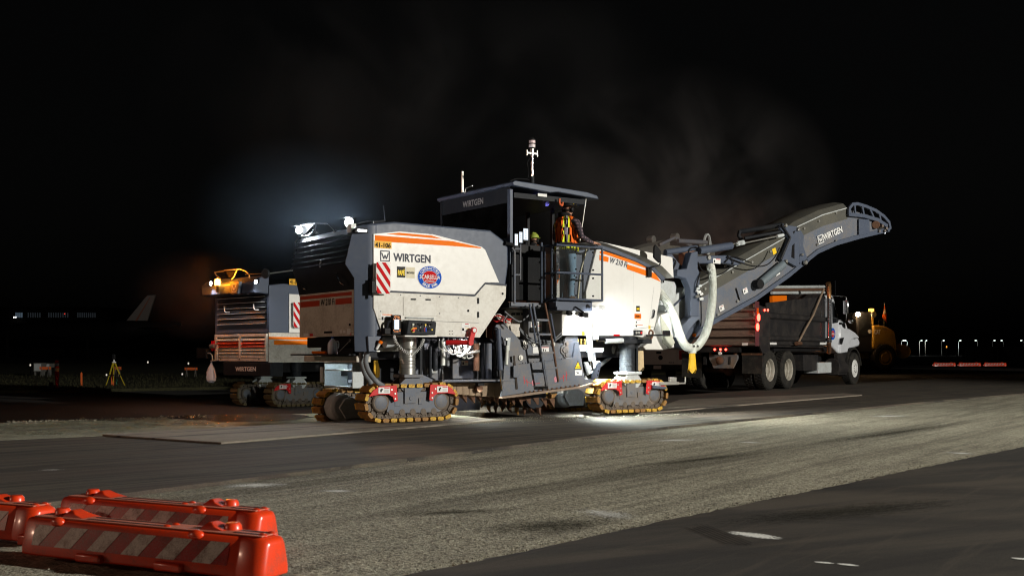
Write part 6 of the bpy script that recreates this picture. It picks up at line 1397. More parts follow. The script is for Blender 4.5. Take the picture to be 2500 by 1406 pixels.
for x, w_, m in ((1877,19,LWHITE),(2002,15,LWHITE)):
    a = ts(x,841,BV-.05); b = ts(x+w_,836,BV-.05); MB().box(a.x,b.x,BV-.053,BV-.0405,a.z,b.z).build('reflector_label', m, T)
for x in (2003, 2012):
    a = ts(x,700,BV); MB().box(ts(x,800,BV).x,ts(x+3,800,BV).x,BV-.012,BV-.001,zb_+.06,zt1_-.1).build('front_post', CHROME if x == 2003 else GREYD, T)
# far side rails and tarp bows seen over the load
for y, m in ((701,PALE),(708,RUST),(715,PALE)):
    MB().tube([ts(1884,y,1.2), ts(2012,y-1,1.2)], .05, 8).build('tarp_bow', m, T)
MB().prism(tpl([(1886,722),(2010,716),(2012,728),(1886,738)], 1.4)[::-1], 1.4, 1.5).build('tarp_roll', ORANGE, T)
hp_ = MB(); rg = random.Random(3)
rings = []
for i in range(9):
    u = ub0+.4+(ub1-ub0-.8)*i/8; rings.append([(u, .15+2.3*j/8, zt_2-.35+.28*math.sin(math.pi*j/8)*math.sin(math.pi*(i+.5)/9)+rg.uniform(-.04,.04)) for j in range(9)])
hp_.loft(rings, cap=False, closed=False).build('asphalt_load', M_LANE, T, smooth=20)
MB().tube([ts(2011,706,-.03), ts(1985,770,-.06), ts(1968,800,-.06), ts(1948,838,-.03)], .035, 8).build('tarp_arm', paint('worn_arm', (.26,.19,.13), .6, amt=.5), T)
MB().cyl(ts(1944,838,-.08), ts(1955,838,-.02), .06).build('tarp_pivot', RUST, T)
# tailgate
zt0_, zg1 = tr(1760,845).z, tr(1790,732).z; va, vb = tr(1846,800).y, tr(1690,800).y; vb = max(vb, 2.45)
tg = MB().box(-1.0,-.94,va,vb,zt0_,zg1).build('tailgate', TAILG, T, bevel=.006)
for k in range(6):
    z = zt0_+.06+(zg1-zt0_-.12)*k/5; MB().prism([(-1.001,z-.07),(-1.001,z+.07),(-1.10,z+.03),(-1.10,z-.03)], va+.02, vb-.02).build('tailgate_rib', TAILG, tg, bevel=.004)
zpost = tr(1860,735).z
MB().box(-1.08,-.80,.0,va-.01,zt0_-.0,zpost).build('rear_post', paint('maroon_post', (.10,.03,.035), .5, amt=.4), T, bevel=.01)
MB().prism([(-.79,zpost-.1),(ub0+.1,zpost-.2),(ub0+.1,zb_-.3),(-.55,zb_-.25),(-.79,zb_)][::-1], .0, .06).build('corner_plate', BED, T, bevel=.006)
for (x, y, rx, rz) in ((1852,775,.05,.115),(1849.5,798,.05,.115)):
    q = tr(x,y,-1.085); MB().loft([[(-1.081,q.y+rx*math.cos(a*math.pi/8),q.z+rz*math.sin(a*math.pi/8)) for a in range(16)], [(-1.10,q.y+rx*.8*math.cos(a*math.pi/8),q.z+rz*.9*math.sin(a*math.pi/8)) for a in range(16)]]).build('tail_light', LAMPR, T)
for x, y in ((1867,757),(1875,757)): q = ts(x,y,-.01); MB().cyl((q.x,-.02,q.z),(q.x,-.0005,q.z),.035,10).build('side_marker_light', LAMPR, T)
q = tr(1852,786,-1.35); light('tail_light_glow', 'POINT', (-1.3,q.y,q.z), 6, (1,.03,.02), T, size=.1)
MB().box(-1.09,-1.081,tr(1855,760).y,tr(1851,760).y,tr(1852,768,-1.085).z,tr(1852,752,-1.085).z).build('amber_reflector', ORANGE, T)
MB().box(-1.012,-1.0005,tr(1846,770).y+.0,tr(1840,770).y,tr(1843,782).z,tr(1843,742).z).build('reflector_strip', LWHITE, tg); MB().box(-1.12,-1.105,tr(1826,842,-1.1).y,tr(1812,842,-1.1).y,tr(1820,843,-1.1).z,tr(1820,837,-1.1).z).build('reflector_label', LWHITE, tg)
MB().box(-1.02,-.9,.5,2.3,tr(1760,860).z,tr(1760,846).z).build('rear_sill', BLACK, T, bevel=.01)
for x in (1745,1759,1772): q = tr(x,853,-1.03); MB().cyl((-1.05,q.y,q.z),(-1.0205,q.y,q.z),.03,10).build('centre_marker_light', LAMPR, T)
q = tr(1758,862,-1.03); MB().cyl((-1.06,q.y,q.z),(-1.0,q.y,q.z),.05,14).build('hitch_gauge', LWHITE, T)
a, b = tr(1801,870,-.9), tr(1731,870,-.9); za, zc = tr(1765,899,-.9).z, tr(1765,866,-.9).z
MB().prism([(a.y,zc),(a.y,zc-.12),(a.y+.15,za),(b.y-.15,za),(b.y,zc-.12),(b.y,zc)], -.9, -.84, ax=0).build('hitch_plate', GREYM, T, bevel=.01)
q = tr(1758,880,-.9); MB().lathe([(.0,-.0),(.12,.0),(.12,.06),(.06,.10),(0,.10)], (-.9,q.y,q.z), (-1,0,0), 18).build('tow_coupling', RUST, T)
for x in (1735,1795): MB().cyl(tr(x,860,-.85), tr(x,878,-.85), .05, 10).build('air_fitting', RUST, T)
for x0, x1, y0, y1 in ((1665,1714,858,921),(1812,1862,862,912)):
    a = tr(x1,y0,-.72); b = tr(x0,y1,-.72); MB().box(-.74,-.72,a.y,b.y,b.z,a.z).build('mud_flap', RUBBER, T, bevel=.004)
    MB().box(-.76,-.741,a.y,b.y,a.z-.06,a.z).build('flap_hanger', RUST, T)
MB().box(.7,.75,.0,.6,.45,.9).build('mud_flap', RUBBER, T) if 0 else None
# mudguards, tanks between the axles
for (x0,y0,x1,y1,v0_,v1_,m,nm) in ((1962,866,1998,905,.15,.7,BED,'tool_box'),(1998,884,2030,911,.1,.6,PALE,'battery_box'),(2046,860,2068,915,.15,.3,BED,'step_panel'),(1890,845,2060,858,.3,.6,BLACK,'frame_cover')):
    a = ts(x0,y1,v0_); b = ts(x1,y0,v0_); MB().box(a.x,b.x,v0_,v1_,a.z,b.z).build(nm, m, T, bevel=.01)
MB().cyl(ts(2030,895,.35), ts(2052,897,.35), .30, 20).build('fuel_tank', BED, T, bevel=.02)
# cab
CVv = .12
cabp = [(2014,722),(2031,719),(2036,728),(2048,782),(2050,862),(2046,861),(2032,846),(2016,845)]
cb_ = MB().prism(tpl(cabp, CVv)[::-1], CVv, 2.3).build('cab', CABW, T, bevel=.04)
MB().prism(tpl([(2031,738),(2034,735),(2046,780),(2046,787),(2032,790)], CVv)[::-1], CVv-.01, CVv-.001).build('cab_window', WINDOW, cb_)
MB().prism(tpl([(2048,782),(2054,780),(2066,788),(2071,803),(2085,812),(2095,823),(2100,835),(2098,845),(2048,862)], CVv+.1)[::-1], CVv+.1, 2.2).build('engine_bonnet', CABW, T, bevel=.06)
arch = [(2048,800),(2071,803),(2085,812),(2095,823),(2093,826),(2085,825),(2076,829),(2070,838),(2066,860),(2048,862)]
MB().prism(tpl(arch, CVv)[::-1], CVv-.05, CVv+.3).build('front_wing', CABW, T, bevel=.03)
rings = []
for k in range(9):
    t = k/8; a = math.pi*(.98-.93*t); rings.append([(uf+.72*math.cos(a)*s_, vv, .55+.70*math.sin(a)*s_) for s_, vv in ((1.0,CVv-.05),(1.08,CVv-.05),(1.08,CVv+.35),(1.0,CVv+.35))])
MB().loft(rings).build('wheel_arch', RUBBER, T)
MB().prism(tpl([(2055,788),(2064,793),(2064,802),(2057,798)], CVv+.09)[::-1], CVv+.085, CVv+.099).build('bonnet_vent', BLACK, T); MB().prism(tpl([(2051,825),(2060,824),(2055,841),(2050,840)], CVv-.05)[::-1], CVv-.062, CVv-.051).build('wing_vent', BLACK, T)
q = ts(2033,815,CVv-.005); round_badge((q.x,CVv-.003,q.z), .24, .20, cb_, full=False)
MB().box(ts(2048,800,CVv).x, ts(2048,800,CVv).x+.05, CVv-.09, CVv-.0, ts(2048,792).z, ts(2048,786).z).build('door_handle', BLACK, cb_)
MB().tube([ts(2024,835,-.08), ts(2024,728,-.08)], .085, 16).build('exhaust_stack', CHROME, T); MB().tube([ts(2024,728,-.08), ts(2024,700,-.08), ts(2022,691,-.08)], [.075,.075,.085], 16).build('exhaust_tip', paint('heat_bronze', (.45,.24,.10), .25, metal=.8, amt=.3), T); MB().tube([ts(2024,860,.1), ts(2024,835,-.08)], .075, 14).build('exhaust_pipe', RUST, T)
sh_ = MB()
for k in range(26):
    z = ts(2024,833,-.17).z+(ts(2024,730,-.17).z-ts(2024,833,-.17).z)*k/26; q = ts(2026,800,-.17); sh_.box(q.x-.03,q.x+.05,-.185,-.168,z,z+.03)
kind(sh_.build('heat_shield', DARK, T), 'stuff')
MB().tube([ts(2031,721,-.02), ts(2060,723,-.3), ts(2066,725,-.35), ts(2067,733,-.36)], .02, 8).build('mirror_arm', CHROME, T)
a = ts(2065,766,-.36); b = ts(2071,733,-.36); MB().box(a.x,b.x+.0,-.44,-.26,a.z,b.z).build('mirror', CHROME, T, bevel=.02)
MB().tube([ts(2067,766,-.36), ts(2065,783,.1)], .016, 8).build('mirror_arm', CHROME, T); q = ts(2078,783,-.1); MB().ellip((q.x,q.y,q.z), .12,.12,.09).build('bonnet_mirror', CHROME, T, smooth=60)
MB().tube([ts(2039,720,.4), ts(2039,685,.4)], .008, 5).build('aerial', DARK, T)
for u in (5.2,): light('undercab_light', 'POINT', (ts(2000,850,.4).x, .3, 1.05), 1.2, (1,.35,.08), T, size=.05)
light('tailgate_light', 'SPOT', (-2.6, 1.4, 2.9), 60, (1,.72,.5), T, size=.08, target=(-1,1.2,1.6), spot=90, blend=.9)
MB().box(-2.68,-2.55,1.34,1.46,2.93,3.0).build('x', BLACK, T) if 0 else None

# ================================================================== PICKUP
FP = Frame(6.55, 42, 66)
Pk = thing('pickup_truck', 'white pickup truck parked beyond the front crawler, tailgate to the camera', 'pickup truck', (FP.o[0], FP.o[1], 0), FP.th)
pk = MB(); pk.prism([(0,.62),(0,1.22),(.06,1.26),(2.0,1.28),(2.05,1.30),(2.35,1.85),(2.6,1.92),(3.6,1.92),(3.9,1.85),(4.4,1.30),(5.5,1.22),(5.75,1.1),(5.8,.62)][::-1], .02, 1.98); pb = pk.build('body', WHITE, Pk, bevel=.05)
tgz = MB().box(-.03,-.001,.28,1.72,.70,1.24).build('tailgate', WHITE, Pk, bevel=.012)
MB().box(-.04,-.031,.9,1.1,1.08,1.16).build('handle', BLACK, tgz); MB().lathe([(0,0),(.09,0),(.085,.012),(0,.012)], (-.031,.93,.93), (-1,0,0), 20).build('emblem', DARK, tgz)
lettering('4X4', (-.033,.62,.72), (-.033,.40,.72), .05, GREYD, tgz)
for v0, v1 in ((.02,.20),(1.80,1.97)): MB().box(-.035,.06,v0,v1,.86,1.20).build('tail_light', paint('lens_red', (.35,.008,.01), .2) if 'lens_red' not in MATS else MATS['lens_red'], Pk, bevel=.01)
MB().box(-.18,.0,-.02,2.02,.46,.66).build('bumper', DARK, Pk, bevel=.03); MB().box(-.192,-.181,.86,1.16,.50,.63).build('licence_plate', LWHITE, Pk)
lettering('4815', (-.1925,1.11,.535), (-.1925,.91,.535), .05, NAVY, Pk) if 0 else None
for u in (1.1,4.7):
    for v in (0,1.75):
        tyre(Pk, u, v, .40, .24, rim=False)
MB().prism([(2.5,1.34),(2.75,1.80),(3.7,1.80),(4.1,1.34)][::-1], .005, .019).build('window', WINDOW, Pk)

# ================================================================== WHEEL LOADER
FL = Frame(23.3, 69, 18)
Ld = thing('wheel_loader', 'yellow wheel loader with headlight and orange flag in the dark behind the tipper', 'wheel loader', (FL.o[0], FL.o[1], 0), FL.th)
ls = lambda x, y, v=0.0: FL.side(x, y, v); lp_ = lambda pts, v: [(ls(x,y,v).x, ls(x,y,v).z) for x, y in pts]
MB().prism(lp_([(2132,793),(2150,794),(2166,798),(2184,808),(2190,830),(2192,868),(2180,872),(2150,840),(2140,852),(2132,852)], .1)[::-1], .1, 2.3).build('engine_hood', LOADY, Ld, bevel=.08)
MB().prism(lp_([(2090,762),(2128,760),(2132,793),(2132,860),(2094,860)], .25)[::-1], .25, 2.0).build('cab', DARK, Ld, bevel=.05)
MB().prism(lp_([(2096,770),(2124,768),(2127,820),(2098,824)], .24)[::-1], .235, .249).build('cab_window', WINDOW, Ld)
MB().box(ls(2192,800).x, ls(2204,800).x, .2, 2.2, ls(2192,857).z, ls(2192,839).z).build('counterweight', paint('weight_orange', (.5,.2,.03), .5), Ld, bevel=.03)
MB().cyl(ls(2205,858,.5), ls(2205,858,1.9), .45, 20).build('counterweight', LOADY, Ld)
for u, v in ((0,.0),(-3.3,.0),(0,2.0),(-3.3,2.0)):
    tyre(Ld, u, v, .84, .55, rim=False); MB().lathe([(0,-.02),(.30,-.02),(.36,.03),(.44,-.01),(.48,-.012),(.48,.03),(0,.03)], (u,v,.84), (0,1,0), 24).build('rim', LOADY, Ld)
MB().box(-3.9,-.8,.6,1.9,.75,1.3).build('chassis', LOADY, Ld, bevel=.03)
MB().tube([(-3.2,.7,1.6),(-4.6,.8,1.9),(-5.6,.8,.8)], .14, 8).build('lift_arm', LOADY, Ld); MB().prism([(-5.6,.2),(-6.8,.15),(-6.5,.6),(-5.8,1.3),(-5.4,1.1)], -.1, 2.5).build('bucket', GREYD, Ld, bevel=.02)
a = ls(2134.5,816,.08); b = ls(2150,816,.08); lettering('CAT', (a.x,.09,a.z), (b.x,.09,b.z), .30, LWHITE, Ld, off=.03)
a = ls(2154,806,.08); b = ls(2166,806,.08); lettering('950', (a.x,.09,a.z), (b.x,.09,b.z), .16, GREYD, Ld, off=.02)
MB().prism(lp_([(2127,770),(2131,769),(2131,792),(2128,792)], .2)[::-1], .1, .2).build('cab_post', LOADY, Ld)
hl = ls(2090,767.5,.2); MB().cyl((hl.x+.05,.10,hl.z),(hl.x,-.0,hl.z),.13,16).build('headlight', emit('lamp_warm', (1,.62,.30), 160), Ld); light('headlight_light', 'POINT', (hl.x-.1,-.35,hl.z), 70, (1,.55,.25), Ld, size=.08)
hb = ls(2127,757.5,.6); MB().box(hb.x-.14,hb.x+.14,.5,.7,hb.z-.1,hb.z+.1).build('beacon', emit('lamp_amber_soft', (1,.42,.05), 5), Ld, bevel=.02)
q = ls(2133,768,-.1); MB().lathe([(0,-.03),(.2,-.03),(.2,.03),(0,.03)], q, (.2,-1,0), 18).build('round_mirror', PALE, Ld)
hb2 = ls(2135,785,.2); light('loader_beacon_light', 'POINT', (hb.x+.5, -.2, hb.z+.1), 8, (1,.45,.08), Ld, size=.1)
for x in (2145,2156): MB().tube([ls(x,795,.2), ls(x,782,.2)], .02, 6).build('hand_rail', DARK, Ld)
MB().tube([ls(2145,782,.2), ls(2157,783,.2)], .02, 6).build('hand_rail', DARK, Ld)
MB().tube([ls(2158,798,.5), ls(2159,741,.5)], .015, 6).build('flag_pole', PALE, Ld)
fg = MB(); P4 = [ls(x,y,.5) for x, y in ((2159,743),(2162,757),(2164,772),(2165,790),(2158,780),(2153,775),(2157,757))]
fg.poly(P4); fo_ = fg.build('flag', [VO], Ld); fo_.modifiers.new('s','SOLIDIFY').thickness = .02
fp = [ls(2159,752,.48), ls(2162,757,.48), ls(2163,768,.48), ls(2156,766,.48)]; MB().poly(fp).build('flag_patch', LWHITE, Ld).modifiers.new('s','SOLIDIFY').thickness = .005
for x, y, r, m in ((2123,809,.12,PALE),): q = ls(x,y,.2); MB().lathe([(0,-.03),(r,-.03),(r,0),(0,0)], (q.x,.2,q.z), (0,1,0), 14).build('side_emblem', m, Ld)
# ================================================================== striped plastic barricades
BARO = paint('barricade_orange', (.74,.045,.006), .36, dirt=(.30,.07,.045), amt=.75, scale=9, coat=.3, lo=.5, hi=.7)
BART = paint('barricade_pale_top', (.55,.16,.10), .6, dirt=(.30,.16,.11), amt=.6, scale=8)
REFLW = paint('reflective_white', (.52,.46,.43), .35, dirt=(.14,.08,.06), amt=.9, scale=14, lo=.45, hi=.62)
REFLR = paint('reflective_red', (.36,.010,.010), .25, dirt=(.12,.02,.015), amt=.8, scale=14, lo=.45, hi=.62)
def barricade(label, end, ang, L=1.66, z=0.0, group='low plastic barricades in the foreground', rs=1):
    # local: x from the right end (0) to the left end (-L), y away from the camera
    H, Wd = .20, .25
    root = thing('barricade', label, 'barricade', (end[0], end[1], z), R(ang), group)
    prof = lambda s: [(-.0*s,.0), (-.0*s,.045), (.035,.175), (.055,H), (Wd-.055,H), (Wd-.035,.175), (Wd,.045), (Wd,.0)]
    xs = [(-L,.86,.96), (-L+.04,.95,1), (-L+.10,1,1), (-.18,1,1), (-.165,.94,.985), (-.15,.94,.985), (-.13,1,1), (-.06,.98,.99), (-.02,.9,.95), (-.0,.72,.86)]
    rings = []
    for x, sy, sz in xs:
        rings.append([(x, Wd/2+(a-Wd/2)*sy, b*sz) for a, b in prof(1)])
    body = MB().loft(rings).build('body', BARO, root, bevel=.012, seg=3, smooth=50)
    n = (Vector((0,.035,.19))-Vector((0,0,.05)))
    # diagonal reflective sheeting on both long faces
    for sgn in (0, 1):
        r0 = MB(); r1 = MB(); x = -L+.13; k = 0
        yy = lambda t, o=.0015: (.0+.035*t-o) if sgn == 0 else (Wd-.035*t+o)
        zz = lambda t: .045+.130*t
        def qd(mb, a, b, sl, t0=.10, t1=.93, o=.0025):
            lo, hi = -L+.10, -.21
            pts = [(a+sl*0,t0),(b+sl*0,t0),(b+sl,t1),(a+sl,t1)]
            poly = pts
            for lim, sg in ((lo,1),(hi,-1)):
                out = []
                for i in range(len(poly)):
                    p, q = poly[i], poly[(i+1) % len(poly)]; ip = (p[0]-lim)*sg >= 0; iq = (q[0]-lim)*sg >= 0
                    if ip: out.append(p)
                    if ip != iq: t = (lim-p[0])/(q[0]-p[0]); out.append((lim, p[1]+(q[1]-p[1])*t))
                poly = out
                if not poly: return
            mb.plate([(p[0], yy(p[1],o), zz(p[1])) for p in (poly[::-1] if sgn else poly)], .001)
        qd(r1, -L+.02, -.1, 0, o=.0015)
        while x < -.2:
            qd(r0, x-.10, x+.02, .10, o=.0040); x += .24
        r1.build('reflective_sheet', REFLR, body, smooth=0); 
        for_ = r0.build('reflective_stripe', REFLW, body, smooth=0)
    # paler top strip with moulded grooves, caps and lugs
    top = MB(); top.box(-L+.05,-.04,.060,Wd-.060,H-.001,H+.006); tp = top.build('top_strip', BART, body, bevel=.003)
    for x0, x1 in ((-L+.42,-L+.98),(-.24,-.06)):
        for y in (.085,.15): MB().box(x0,x1,y,y+.018,H+.0062,H+.0085).build('groove', paint('groove_dark', (.06,.015,.01), .8) if 'groove_dark' not in MATS else MATS['groove_dark'], body)
        for y in (.094,.159): MB().ellip((x1,y,H), .028,.018,.016, 10, 4, 0.0).build('knuckle', BARO, body)
    for x in (-L+.17, -.42):
        MB().lathe([(.045,.0),(.043,.022),(.032,.036),(0,.037)], (x-.04+(.13 if x > -1 else 0)+.02, Wd-.08, H+.004), (0,0,1), 16).build('filler_cap', BARO, body)
        lg = MB(); c = x+.10-(.10 if x > -1 else 0)
        lg.loft([[(c-.05,.09,H),(c+.13,.09,H),(c+.13,Wd-.03,H),(c-.05,Wd-.03,H)], [(c-.03,.10,H+.022),(c+.05,.10,H+.022),(c+.05,Wd-.05,H+.022),(c-.03,Wd-.05,H+.022)], [(c-.005,.12,H+.042),(c+.015,.12,H+.042),(c+.015,Wd-.07,H+.042),(c-.005,Wd-.07,H+.042)]]); lg.build('lifting_lug', BARO, body, bevel=.004)
        MB().ellip((c-.02,.045,H-.015), .05,.03,.028, 12, 6).build('knuckle', BARO, body, smooth=60)
    MB().box(-L-.10,-L+.02,.07,Wd-.07,.03,.09).build('connector', BARO, body, bevel=.01)
    for x in (-L+.45,-L+1.0): MB().box(x,x+.18,-.03,.03,.0,.045).build('foot', BARO, body, bevel=.012)
    return root
e1 = (-1.215, 5.34); e2 = (-1.45, 6.22); e3 = (-2.80, 6.42)
barricade('nearest red and white barricade in the lower left, running to the bottom edge', e1, -26)
barricade('barricade with red and white stripes lying behind and above the nearest one', e2, -26.5, L=1.58)
barricade('partly cropped barricade at the left frame edge, only its right end showing', e3, -26)
sh1 = MB()
for k in range(3):
    p = G(2278+62*k, 893.5); q = (p[0], p[1])
    b = barricade(['far barricade at the right, leftmost of the three lying in a row', 'far barricade at the right, middle one of the three lying in a row', 'far barricade at the right, rightmost of the three lying in a row'][k], (p[0]+1.95, p[1]), 0, L=1.9, z=0, group='low plastic barricades far right')
    b.scale = (1, 1, 1.35)
light('far_barricade_fill', 'SPOT', (52, 40, 2.0), 45000, (1,.9,.8), size=.2, target=(39.5, 93, 0), spot=14, blend=.6)  # added spot to brighten the far barricades, no vehicle stands there

# ================================================================== survey tripod, marker posts and clutter on the verge
def V3(x, y, Y): return at(x, y, Y)
YT = 41.5; zg = -.12
tp0 = at(275, 941, YT); tri = thing('survey_tripod', 'yellow legged survey tripod standing on the dim grass', 'tripod', (tp0.x, YT, zg))
TY = paint('tripod_yellow', (.38,.29,.012), .5, amt=.2)
hd3 = at(278, 884, YT)-Vector((tp0.x, YT, zg))
for k, (px, dy) in enumerate(((263,-.2),(268,.35),(305,.0))):
    f3 = at(px, 940, YT)-Vector((tp0.x, YT, zg)); f3 = Vector((f3.x, dy, .0)); d = (f3-hd3)
    MB().tube([hd3+Vector((.03*(k-1),0,0)), hd3+d*.55], .028, 6).tube([hd3+d*.5, f3], .018, 6).build('leg', TY, tri)
    MB().cyl(hd3+d*.52, hd3+d*.57, .035, 8).build('leg_clamp', BLACK, tri)
MB().lathe([(0,-.02),(.08,-.02),(.08,.02),(.03,.03),(.03,.10),(0,.10)], hd3, (0,0,1), 14).build('tripod_head', LWHITE, tri)
MB().box(hd3.x-.06,hd3.x+.06,-.05,.05,hd3.z+.11,hd3.z+.30).build('instrument', BLACK, tri, bevel=.02)
dp = at(139, 951, 37); dpo = thing('delineator_post', 'red marker tube with two white bands standing on a black base at the left', 'marker post', (dp.x, 37, zg))
MB().lathe([(0,0),(.05,0),(.055,.30),(.07,.45),(.07,.93),(.05,.97),(0,.97)], (0,0,0), (0,0,1), 16).build('tube', RED, dpo)
for z in (.62,.79): MB().lathe([(.0715,z),(.0745,z),(.0745,z+.10),(.0715,z+.10),(.0715,z)], (0,0,0), (0,0,1), 16).build('reflective_band', LWHITE, dpo)
MB().box(-.26,.16,-.18,.18,0,.06).build('base', BLACK, dpo, bevel=.02)
bb = at(130,942,37); bbx = MB().prism([(-.07,0),(.08,0),(.06,.22),(-.03,.26)], -.1,.1).build('sandbag', BLACK, bevel=.03, loc=(bb.x, 36.8, zg)); tag(bbx, 'dark lump sitting beside the foot of the red marker tube', 'sandbag')
SO = paint('stake_orange', (.75,.14,.03), .6, amt=.2)
for x, y0, y1, w_, lb in ((199,907,936,.03,'thin orange stake between the marker tube and the tripod'),(275,908,940,.05,'bright orange stake between the tripod legs'),(285,905,917,.02,'tiny green tipped stake right behind the tripod')):
    Y = 41.8; p = at(x, y1, Y); h = (y1-y0)/FPX*Y; st_ = MB().prism([(-w_,-.12+.0),(w_,-.12),(w_,h-.1),(0,h-.06),(-w_,h-.1)], -.015,.015).build('survey_stake', SO if x != 285 else paint('stake_green', (.05,.25,.15), .6), loc=(p.x, Y, 0)); tag(st_, lb, 'stake')
paint('dim_cabinet', (.16,.155,.14), .6)
# folding barricade boards and pale cabinets beyond
for x0, x1, y0, y1, m, lb, Y, nm, ct in ((82,102,886,907,MATS['dim_cabinet'],'pale cabinet left of its twin in the dim far left field',60,'site_cabinet','cabinet'),(104,122,887,897,MATS['dim_cabinet'],'pale cabinet right of its twin, behind an orange board',61,'site_cabinet','cabinet')):
    a = at(x0,y1,Y); b = at(x1,y0,Y); o = MB().box(a.x,b.x,Y,Y+.6,a.z,b.z).mat(1).box(a.x+.04,b.x-.04,Y-.02,Y-.001,a.z+.04,b.z-.04).mat(0).box(a.x,a.x+.06,Y+.1,Y+.2,zg,a.z).box(b.x-.06,b.x,Y+.1,Y+.2,zg,a.z).build(nm, [m, PALE]); tag(o, lb, ct)
for x0, x1, y0, y1, lb, Y in ((97,124,895,902,'red orange board barrier in front of the pale cabinets',57),(277,296,895,902,'red orange board barrier behind the yellow tripod',57),(451,482,897,903,'red board barrier close to the hanging plastic bag',57)):
    a = at(x0,y1,Y); b = at(x1,y0,Y); t_ = thing('board_barrier', lb, 'barrier', (a.x, Y, zg), 0, 'board barriers on the verge')
    MB().box(0,b.x-a.x,-.02,.02,a.z-zg,b.z-zg).build('board', SO, t_)
    for x in (.1,b.x-a.x-.1): MB().tube([(x,-.15,0),(x,0,b.z-zg)], .02, 6).tube([(x,.15,0),(x,0,b.z-zg)], .02, 6).build('leg', STEEL, t_)
for x, y, Y, lb in ((361,884,110,'tiny white light far off right of the tripod'),(460,887,110,'tiny white light over the red board barrier'),(445,913,58,'small white light low beside the red board barrier'),(260,915,45,'small white light just left of the tripod'),(74,891,62,'small warm light left of the pale cabinets')):
    p = at(x,y,Y); t_ = thing('field_light', lb, 'light', (p.x, Y, zg), 0, 'small lights scattered in the field'); MB().cyl((0,0,0),(0,0,p.z-zg),.02,6).build('stem', DARK, t_); MB().ellip((0,0,p.z-zg), .035*Y/50,.035*Y/50,.05*Y/50, 8, 5).build('lens', emit('field_lens', (1,.9,.75), .7) if 'field_lens' not in MATS else MATS['field_lens'], t_)

# ================================================================== airliner, terminal, street lamps
YA = 330; apt = at(345, 783, YA)
air = thing('airliner', 'parked airliner far left, only its pale tail fin catching light', 'airplane', (apt.x, YA, -.3))
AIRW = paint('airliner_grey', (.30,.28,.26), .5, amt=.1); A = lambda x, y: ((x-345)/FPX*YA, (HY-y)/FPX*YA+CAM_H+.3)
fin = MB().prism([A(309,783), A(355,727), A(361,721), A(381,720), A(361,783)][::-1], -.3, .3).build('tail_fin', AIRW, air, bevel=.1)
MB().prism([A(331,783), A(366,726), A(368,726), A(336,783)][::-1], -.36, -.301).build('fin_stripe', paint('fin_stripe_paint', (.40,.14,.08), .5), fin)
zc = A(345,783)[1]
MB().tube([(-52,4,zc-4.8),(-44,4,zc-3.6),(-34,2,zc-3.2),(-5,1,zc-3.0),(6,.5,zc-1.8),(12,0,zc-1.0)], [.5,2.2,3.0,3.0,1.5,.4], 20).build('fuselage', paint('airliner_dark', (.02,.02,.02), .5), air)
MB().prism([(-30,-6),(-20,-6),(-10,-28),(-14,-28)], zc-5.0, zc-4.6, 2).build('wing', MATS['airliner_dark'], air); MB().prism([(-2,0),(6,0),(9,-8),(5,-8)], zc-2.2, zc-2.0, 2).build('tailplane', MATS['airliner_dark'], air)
for x in (-40,-16): MB().cyl((x,0,0),(x,0,zc-4.5),.5,12).build('landing_gear', RUBBER, air)
light('fin_fill_light', 'SPOT', (apt.x-25, YA-70, 22), 6500, (1,.85,.75), size=.5, target=(apt.x, YA, 15), spot=16, blend=1)  # added spot to brighten the tail fin, no lamp modelled for it
YB = 420
ba, bb_ = at(-140, 790, YB), at(262, 752, YB)
term = thing('terminal_building', 'dark terminal building far left with a faint row of windows', 'building', (ba.x, YB, -.3))
MB().box(0, bb_.x-ba.x, 0, 40, 0, bb_.z+.3).build('wall', paint('terminal_dark', (.010,.010,.009), .8), term); MB().box(-.5, bb_.x-ba.x+.5, -.6, 40, bb_.z+.3, bb_.z+.8).build('roof', MATS['terminal_dark'], term)
wA = emit('window_bluish', (.45,.65,.85), .12); wB = emit('window_faint', (.5,.6,.7), .022)
for gx0, gx1, n_, m in ((38,57,4,wA),(68,102,6,wB),(118,170,9,wB),(189,236,9,wB)):
    for k in range(n_):
        x = gx0+(gx1-gx0)*k/n_; a = at(x, 775, YB); b = at(x+2.6, 763+k*.1, YB); MB().box(a.x-ba.x, b.x-ba.x, -.12, -.002, a.z+.3, b.z+.3).build('window', m, term)
for x in (34,38.5): q = at(x,774.5,YB-2); MB().ellip((q.x-ba.x,-2,q.z+.3), .22,.22,.22, 8, 6).build('wall_lamp', emit('lamp_far', (1,1,1), 4) if 'lamp_far' not in MATS else MATS['lamp_far'], term)
q = at(158,766,YB-2); MB().ellip((q.x-ba.x,-2,q.z+.3), .2,.2,.2, 8, 6).build('red_beacon', emit('lamp_far_red', (1,.05,.03), 1.2), term)
LAMPF = emit('street_lens', (.9,1,.95), 2.6); LPOLE = paint('lamp_pole', (.5,.5,.48), .5, amt=.1)
YL = 620
tmp_ = None
places = [(2201,832,1),(2215,833,-1),(2245,833,1),(2259,833,1),(2299,834.5,1),(2340,836,1),(2387,837,-1),(2423,838,1),(2450,839,-1),(2498,841,-1)]
words = ['just right of the loader','second from the loader, arm to the left','third from the loader','fourth from the loader, dim','over the left end of the far barricades','over the middle far barricade','over the rightmost far barricade, arm to the left','just past the far barricades','last but one at the right edge','at the very right edge of the picture']
lampmesh = None
